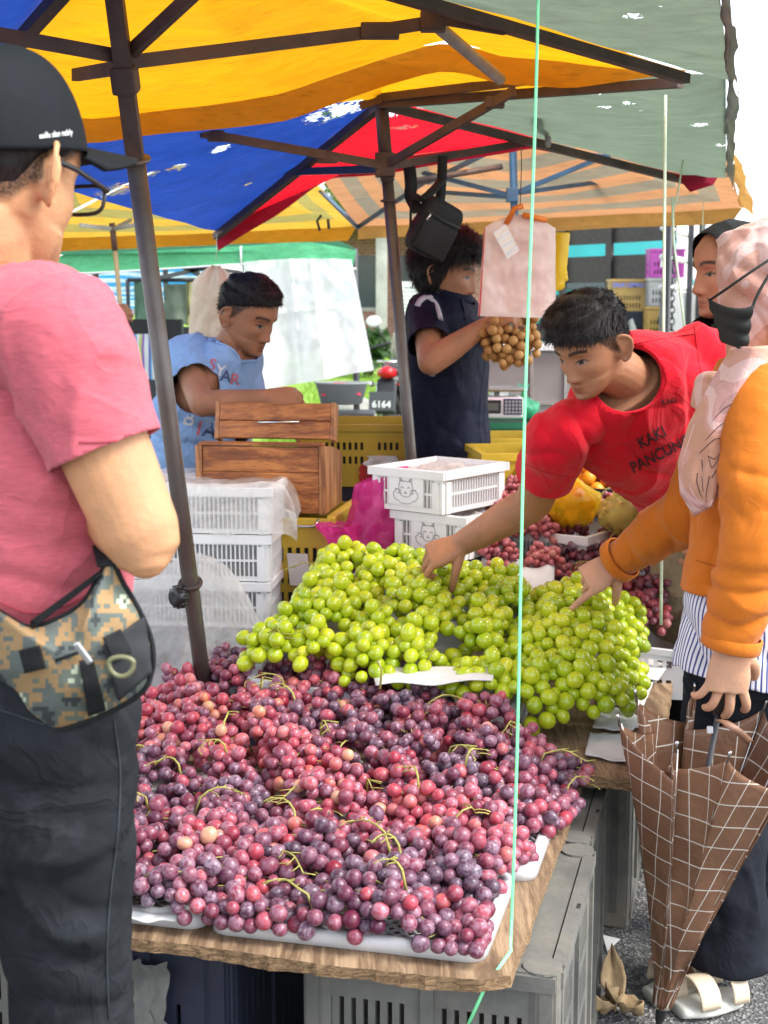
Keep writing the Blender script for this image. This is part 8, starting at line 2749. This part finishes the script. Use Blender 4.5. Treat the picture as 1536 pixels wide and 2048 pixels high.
 ca_ = at(1500, 1250, Y)
 xx = mth(nt, 'ADD', mth(nt, 'MULTIPLY', mth(nt, 'ARCTAN2', mth(nt, 'SUBTRACT', sx.outputs[1], ca_.y), mth(nt, 'SUBTRACT', sx.outputs[0], ca_.x)), .165), wob)
 fr = mth(nt, 'FRACT', mth(nt, 'MULTIPLY', xx, 118))
 L(nt, ramp(nt, fr, [(0, (.74, .74, .78)), (.52, (.06, .08, .24)), (.9, (.74, .74, .78))], 'CONSTANT'), bs.inputs['Base Color']); bs.inputs['Roughness'].default_value = .9
 mb = MB()
 loft(mb, [(at(1512, 1110, Y), r * .165, f * .112), (at(1508, 1180, Y), r * .178, f * .128), (at(1498, 1260, Y), r * .185, f * .134), (at(1488, 1345, Y), r * .195, f * .142), (at(1486, 1400, Y), r * .2, f * .145)], 5, 40)
 garment(mb, 'striped_tunic', m, t, .006, cuts=[(at(1490, 1335, Y), V((-.18, 0, -1)), .4), (at(1512, 1120, Y), Z, .3)], folds=[(at(1400, 1270, 2.66), .14, V((.95, 0, .3)), 40, .012), (at(1480, 1290, 2.6), .16, V((1, 0, 0)), 34, .010)], fine=.004, seed=19)
 mt_ = M_fabric('black_trouser_cloth', (.012, .014, .020), .85, .15, 1000, 9, .4)
 trousers(t, hips - Z * .05, r, f, legs, mt_, r=(.108, .088, .092), hem=.075, hr=(.17, .128), folds=[(at(1430, 1700, 2.66), .3, V((1, 0, .1)), 22, .012)])
 msol, mup = M_plain('white_sole', (.62, .62, .56), .6, .08, 10, .1), M_plain('cream_leather', (.55, .45, .33), .5, .1, 12, .1)
 for (px0, py0), (px1, py1) in (((1478, 2006), (1350, 2034)), ((1400, 1985), (1296, 2006))):
  h_, t_ = ground(px0, py0), ground(px1, py1)
  so_ = MB(); d = (t_ - h_); l_ = d.length; d.normalize(); rr = d.cross(Z)
  loft(so_, [(h_ + d * .002 + Z * .016, rr * .022, Z * .014), (h_ + d * l_ * .15 + Z * .016, rr * .036, Z * .0158), (h_ + d * l_ * .6 + Z * .015, rr * .045, Z * .0148), (h_ + d * l_ * .97 + Z * .015, rr * .03, Z * .013)], 5, 24)
  sl_ = so_.build('sole', msol, t, True)
  up_ = MB()
  for a0, a1, hh in ((.06, .30, .055), (.50, .80, .05)):
   def ub(u, v):
    q = math.pi * u; s_ = a0 + (a1 - a0) * v
    return h_ + d * l_ * s_ + rr * .046 * math.cos(q) + Z * (.026 + hh * math.sin(q) ** .8)
   up_.grid(ub, 20, 8)
  o = up_.build('strap', mup, sl_, True); o.modifiers.new('t', 'SOLIDIFY').thickness = .003
 msf = M_scarf()
 mb = MB()
 hc = c
 loft(mb, [(hc + Z * .122 - f * .01, r * .012, f * .014), (hc + Z * .112 - f * .008, r * .052, f * .06), (hc + Z * .07 - f * .004, r * .092, f * .108), (hc + Z * .02 + f * .006, r * .099, f * .122), (hc - Z * .05 + f * .0, r * .092, f * .104), (hc - Z * .11 + f * .0, r * .082, f * .088),
    (hc - Z * .16, r * .10, f * .095), (neck - Z * .03, r * .165, f * .115), (neck - Z * .10, r * .185, f * .13), (neck - Z * .17, r * .19, f * .14)], 5, 44, .95)
 limb(mb, [hc + Z * .085 - f * .0, hc + Z * .06 + f * .07, hc + Z * .045 + f * .118], [.055, .055, .03], 5, 20)
 limb(mb, [hc + Z * .03 + f * .10, hc - Z * .03 + f * .085, hc - Z * .09 + f * .065], [.035, .035, .03], 5, 16)
 hd_ = garment(mb, 'headscarf', msf, t, .005, cuts=[(hc + f * .098 - Z * .02, f - Z * .10, .14), (neck - Z * .12, -Z + f * .3, .35)],
   folds=[(at(1450, 590, 2.7), .10, V((.55, 0, .8)), 46, .009), (at(1520, 650, 2.66), .14, V((.9, 0, .35)), 40, .011), (at(1500, 740, 2.6), .14, V((.5, 0, .8)), 44, .010)], fine=.006, seed=23)
 Lp = [(1462, 696), (1420, 770), (1378, 850), (1358, 925), (1362, 985), (1388, 1030), (1420, 1012)]
 Rp = [(1550, 690), (1550, 750), (1530, 805), (1492, 860), (1464, 905), (1444, 965), (1422, 1014)]
 mb = MB()
 def dr(u, v):
  a, b_ = poly_at(Lp, v), poly_at(Rp, v)
  px, py = a[0] + (b_[0] - a[0]) * u, a[1] + (b_[1] - a[1]) * u
  return at(px, py, 2.60 - .03 * math.sin(math.pi * u) + .05 * max(0, .5 - u) + .006 * math.sin(u * 9 + v * 5) + .010 * noise.noise(V((u * 4, v * 5, 3))))
 mb.grid(dr, 40, 60)
 do = mb.build('scarf_end', msf, hd_, True); do.modifiers.new('t', 'SOLIDIFY').thickness = .003
 mb = MB()
 def line(ps, w, lift=.004):
  mb.tube([dr(*p) + V((0, -lift, 0)) for p in catmull(ps, 6)], w, 4)
 for v0 in (.90,): pass
 line([(.08, .30), (.06, .55), (.10, .80), (.5, .97)], .0022); line([(.16, .32), (.15, .55), (.2, .76), (.52, .93)], .0012); line([(.92, .45), (.9, .7), (.82, .88), (.55, .97)], .0018)
 mb.build('hem_band', M_plain('pale_pink_band', (.72, .5, .47), .8, .05, bmp=0), do, True)
 mb = MB()
 for ps in ([(.3, .45), (.5, .38), (.7, .42)], [(.3, .5), (.5, .46), (.75, .52)], [(.35, .55), (.4, .65), (.38, .76)], [(.45, .55), (.6, .6), (.72, .56), (.6, .66), (.45, .55)], [(.55, .7), (.42, .82), (.5, .86)], [(.25, .4), (.4, .3), (.6, .28)], [(.3, .62), (.3, .74), (.36, .8)], [(.6, .72), (.7, .7)]):
  line(ps, .0008)
 mb.build('print_lines', M_plain('brown_line', (.10, .05, .05), .8, .1, bmp=0), do, True)
 mm = M_fabric('charcoal_mask', (.035, .036, .034), .85, .1, 900, 12, .3)
 mb = MB()
 A_, B_, C_, D_ = at(1416, 596, 2.68), at(1506, 612, 2.58), at(1492, 694, 2.60), at(1446, 672, 2.66)
 mb.grid(lambda u, v: A_.lerp(B_, u).lerp(D_.lerp(C_, u), v) + V((0, -.03 * math.sin(math.pi * u) - .006 * math.sin(v * 19), .012 * (4 * (u - .5) ** 2) * (1 - v) - .012)), 24, 20)
 o = mb.build('face_mask', mm, t, True); o.modifiers.new('t', 'SOLIDIFY').thickness = .003
 for ps in ([(1420, 600, 2.67), (1450, 580, 2.63), (1500, 545, 2.62), (1560, 505, 2.66)], [(1502, 622, 2.58), (1515, 590, 2.59), (1535, 555, 2.61), (1565, 515, 2.65)]):
  mb = MB(); mb.tube([V(q) for q in catmull([tuple(at(*p)) for p in ps], 5)], .0038, 8, flat=.5); mb.build('mask_strap', mm, o, True)
 return t, wr[1]
_, grip = orange_woman()
def umbrella():
 tip, top = ground(1318, 2046, .012), at(1452, 1348, 2.56)
 ax = (top - tip).normalized(); Lg = (top - tip).length
 e1 = V((1, 0, 0)); e1 = (e1 - ax * e1.dot(ax)).normalized(); e2 = ax.cross(e1)
 t = thing('umbrella', 'loosely folded brown umbrella with a white grid pattern, point resting on the ground', 'umbrella', tip)
 m, nt, b = new_mat('brown_check_nylon')
 tc = nt.nodes.new('ShaderNodeTexCoord'); sx = nt.nodes.new('ShaderNodeSeparateXYZ'); L(nt, tc.outputs['UV'], sx.inputs[0])
 def gl(o):
  fr = mth(nt, 'FRACT', mth(nt, 'ADD', mth(nt, 'MULTIPLY', o, 1 / .052), 50.5))
  return mth(nt, 'LESS_THAN', mth(nt, 'ABSOLUTE', mth(nt, 'SUBTRACT', fr, .5)), .024)
 g_ = mth(nt, 'MAXIMUM', gl(sx.outputs[0]), gl(sx.outputs[1]))
 vec = coords(nt)
 base = ramp(nt, tex_noise(nt, vec, 6, 5, .6), [(.3, (.155, .075, .042)), (.7, (.27, .135, .075))])
 L(nt, mixc(nt, g_, base, (.70, .64, .56)), b.inputs['Base Color']); b.inputs['Roughness'].default_value = .42
 bump(nt, b, tex_noise(nt, vec, 26, 4, .6, 1.6), .45, .006)
 add_translucent(m, nt, b, (.3, .15, .08), .12)
 NG = 8; LC = .62
 mb = MB(); nu, nv = 20, 40
 ribs = [(math.radians(-168), .195), (math.radians(-128), .165), (math.radians(-95), .15), (math.radians(-58), .16), (math.radians(-18), .17), (math.radians(40), .15), (math.radians(95), .14), (math.radians(150), .16)]
 def rib(k, tt):
  a, R_ = ribs[k % NG]
  rr = .020 + (R_ - .020) * tt ** 1.25
  s = Lg * .055 + tt * LC
  return tip + ax * s + (e1 * math.cos(a) + e2 * math.sin(a)) * rr, a, rr
 for k in range(NG):
  uv = []
  def fn(u, v):
   tmax = 1 - .10 * math.sin(math.pi * u)
   tt = max(.001, v * tmax)
   p0, a0, r0 = rib(k, tt); p1, a1, r1 = rib(k + 1, tt)
   p = p0.lerp(p1, u)
   c0 = tip + ax * (Lg * .055 + tt * LC)
   dirv = ((p0 - c0) + (p1 - c0)); dirv = dirv.normalized() if dirv.length > 1e-5 else e1
   w = .40 * tt
   gap = (p1 - p0).length
   slack = math.sqrt(max(0, (w * .5) ** 2 - (gap * .5) ** 2)) * .42
   tang = (p1 - p0).normalized() if gap > 1e-5 else e1
   s_ = math.sin(math.pi * u)
   out_ = -.7 if k % 2 else .30
   p = p + tang * slack * .85 * s_ * (1 if k in (0, 2, 3, 5) else -1) * math.sin(math.pi * u) + dirv * slack * out_ * s_ * .55
   p += dirv * .004 * noise.noise(V((u * 4 + k, v * 7, 2)))
   uv.append(((u - .5) * w + .026 * (k % 2), tt * LC))
   return p
  b0 = len(mb.v)
  vs = [fn(i / nu, j / nv) for j in range(nv + 1) for i in range(nu + 1)]
  fs = [(j * (nu + 1) + i, j * (nu + 1) + i + 1, (j + 1) * (nu + 1) + i + 1, (j + 1) * (nu + 1) + i) for j in range(nv) for i in range(nu)]
  mb.add(vs, fs, 0, uv)
 cn = mb.build('canopy', m, t, True)
 cn.modifiers.new('t', 'SOLIDIFY').thickness = .0008
 for k in range(NG):
  p, a, rr = rib(k, 1.0); q, _, _ = rib(k, .9)
  d = (p - q).normalized()
  mb = MB(); mb.tube([p - d * .006, p + d * .010, p + d * .012, p + d * .020], [.0022, .0022, .0036, .0026], 8); mb.build('rib_tip', m_chrome, cn, True)
  mb = MB(); mb.tube([rib(k, x)[0] * 1.0 - (e1 * math.cos(a) + e2 * math.sin(a)) * .004 for x in (.03, .35, .7, 1.0)], .0014, 6); mb.build('rib', m_chrome, t, True)
 mb = MB(); mb.tube([tip + ax * .04, tip + ax * (Lg - .06)], .0055, 10); mb.build('shaft', m_dkmetal, t, True)
 mb = MB(); mb.tube([tip, tip + ax * .012, tip + ax * .035, tip + ax * .05], [.007, .010, .012, .016], 14); mb.build('ferrule', m_knob, t, True)
 mb = MB(); mb.tube([tip + ax * (Lg - .085), tip + ax * (Lg - .07), tip + ax * (Lg - .02), tip + ax * (Lg + .02), tip + ax * (Lg + .03)], [.009, .0125, .0135, .0155, .009], 16); mb.build('handle', m_knob, t, True)
 mb = MB(); mb.cbox(tip + ax * (Lg - .115) - e1 * .010, (.012, .008, .014), .003); mb.build('button', m_whitepl, t)
 p0 = at(1437, 1440, 2.50); strap([p0, at(1450, 1445, 2.48), at(1475, 1462, 2.47), at(1500, 1485, 2.48)], .014, .002, M_plain('brown_strap', (.2, .1, .06), .5), cn, 'tie_strap')
umbrella()
def black_scarf_woman():
 Y = 3.62
 f = V((-.95, -.30, 0)).normalized(); r = f.cross(Z)
 c = at(1461, 540, Y); Mh = frame4(c, f - Z * .10, s=1.0)
 neck, chest, hips = at(1490, 660, Y), at(1495, 790, Y), at(1500, 1050, Y)
 t = person('woman in a black headscarf seen in profile behind the pink headscarf', V((hips.x, hips.y, 0)))
 sk = M_skin('light_brown_skin', (.40, .20, .12))
 sh = [neck + r * .17 - Z * .06, neck - r * .17 - Z * .06]
 el = [s_ - Z * .27 for s_ in sh]; wr = [e + f * .14 - Z * .16 for e in el]
 hands = [((f - Z, r, -1, (.5, .6, .6, .7)), {}), ((f - Z, -r, 1, (.5, .6, .6, .7)), {})]
 legs = stand_legs(hips, r, f)
 figure(t, Mh, sk, neck, chest, hips, r, f, sh, el, wr, hands, legs, voxel=.0042, headk=dict(lips=1.25))
 mk = M_fabric('black_jersey', (.018, .019, .019), .8, .1, 1000, 10, .3)
 mk2 = M_fabric('charcoal_drape', (.04, .042, .04), .85, .1, 1000, 10, .4)
 mb = MB()
 loft(mb, [(c + Z * .124 - f * .006, r * .012, f * .012), (c + Z * .112 - f * .006, r * .052, f * .058), (c + Z * .07 - f * .004, r * .088, f * .108), (c + Z * .01 - f * .008, r * .090, f * .112), (c - Z * .05 - f * .012, r * .084, f * .098), (c - Z * .10 - f * .004, r * .074, f * .090), (c - Z * .15, r * .085, f * .09), (neck - Z * .05, r * .165, f * .11), (neck - Z * .15, r * .2, f * .13), (neck - Z * .22, r * .205, f * .14)], 5, 44, .95)
 garment(mb, 'headscarf', mk, t, .005, cuts=[(c + f * .052 + Z * .0, f * 1.0 - Z * .35, .125), (neck - Z * .17, -Z, .4)], folds=[(at(1430, 680, 3.5), .14, V((.7, 0, .7)), 40, .012)], fine=.003, seed=29)
 mb = MB()
 loft(mb, [(neck - Z * .02, r * .1, f * .08), (neck - Z * .08, r * .19, f * .11), (chest, r * .19, f * .13), (hips, r * .19, f * .13), (hips - Z * .3, r * .22, f * .17), (V((hips.x, hips.y, .2)), r * .27, f * .22), (V((hips.x, hips.y, .1)), r * .28, f * .23)], 5, 36)
 for i in range(2): limb(mb, [sh[i], el[i], wr[i]], [.07, .06, .05])
 garment(mb, 'robe', mk2, t, .008, cuts=[(V((hips.x, hips.y, .15)), -Z, .5)] + [(wr[i], wr[i] - el[i], .07) for i in range(2)], fine=.005, seed=31)
black_scarf_woman()
def far_person():
 Y = 7.3
 f = V((.8, -.6, 0)).normalized(); r = f.cross(Z)
 c = at(60, 568, Y); Mh = frame4(c, f)
 neck, chest, hips = at(62, 630, Y), at(62, 690, Y), at(62, 830, Y)
 t = person('person behind the pink shirted man gripping the tan pole', V((hips.x, hips.y, 0)))
 sh = [neck + r * .17 - Z * .05, neck - r * .17 - Z * .05]
 w = at(238, 622, 7.16)
 el = [sh[0].lerp(w, .5) - Z * .10, sh[1] - Z * .27]; wr = [w - V((.06, 0, .015)), el[1] - Z * .2]
 hands = [((V((1, -.05, .1)), V((0, -1, .2)), -1, (.9, 1.0, 1.0, 1.1)), dict(thumb=(.3, .6), s=1.15)), ((-Z, r, 1, (.5, .6, .6, .7)), {})]
 legs = stand_legs(hips, r, f)
 figure(t, Mh, M_skin('dark_skin', (.22, .10, .06)), neck, chest, hips, r, f, sh, el, wr, hands, legs, voxel=.006)
 mb = MB()
 loft(mb, [(neck + Z * .02, r * .07, f * .06), (neck - Z * .03, r * .15, f * .09), (chest, r * .18, f * .12), (hips, r * .18, f * .12), (hips - Z * .06, r * .18, f * .12)], 5, 30)
 for i in range(2): limb(mb, [sh[i], sh[i].lerp(el[i], .8)], [.07, .065])
 garment(mb, 't_shirt', M_fabric('grey_cotton', (.12, .12, .13)), t, .009, cuts=[(hips - Z * .03, -Z, .3)], seed=33)
 trousers(t, hips, r, f, legs, m_jeans, voxel=.01)
 hair(t, Mh, [(0, .06), (1.2, .03), (1.6, -.0), (3.2, -.06)], lambda a, z: .014, 300, .02, lambda p, a: V((0, -.3, -1)))
far_person()
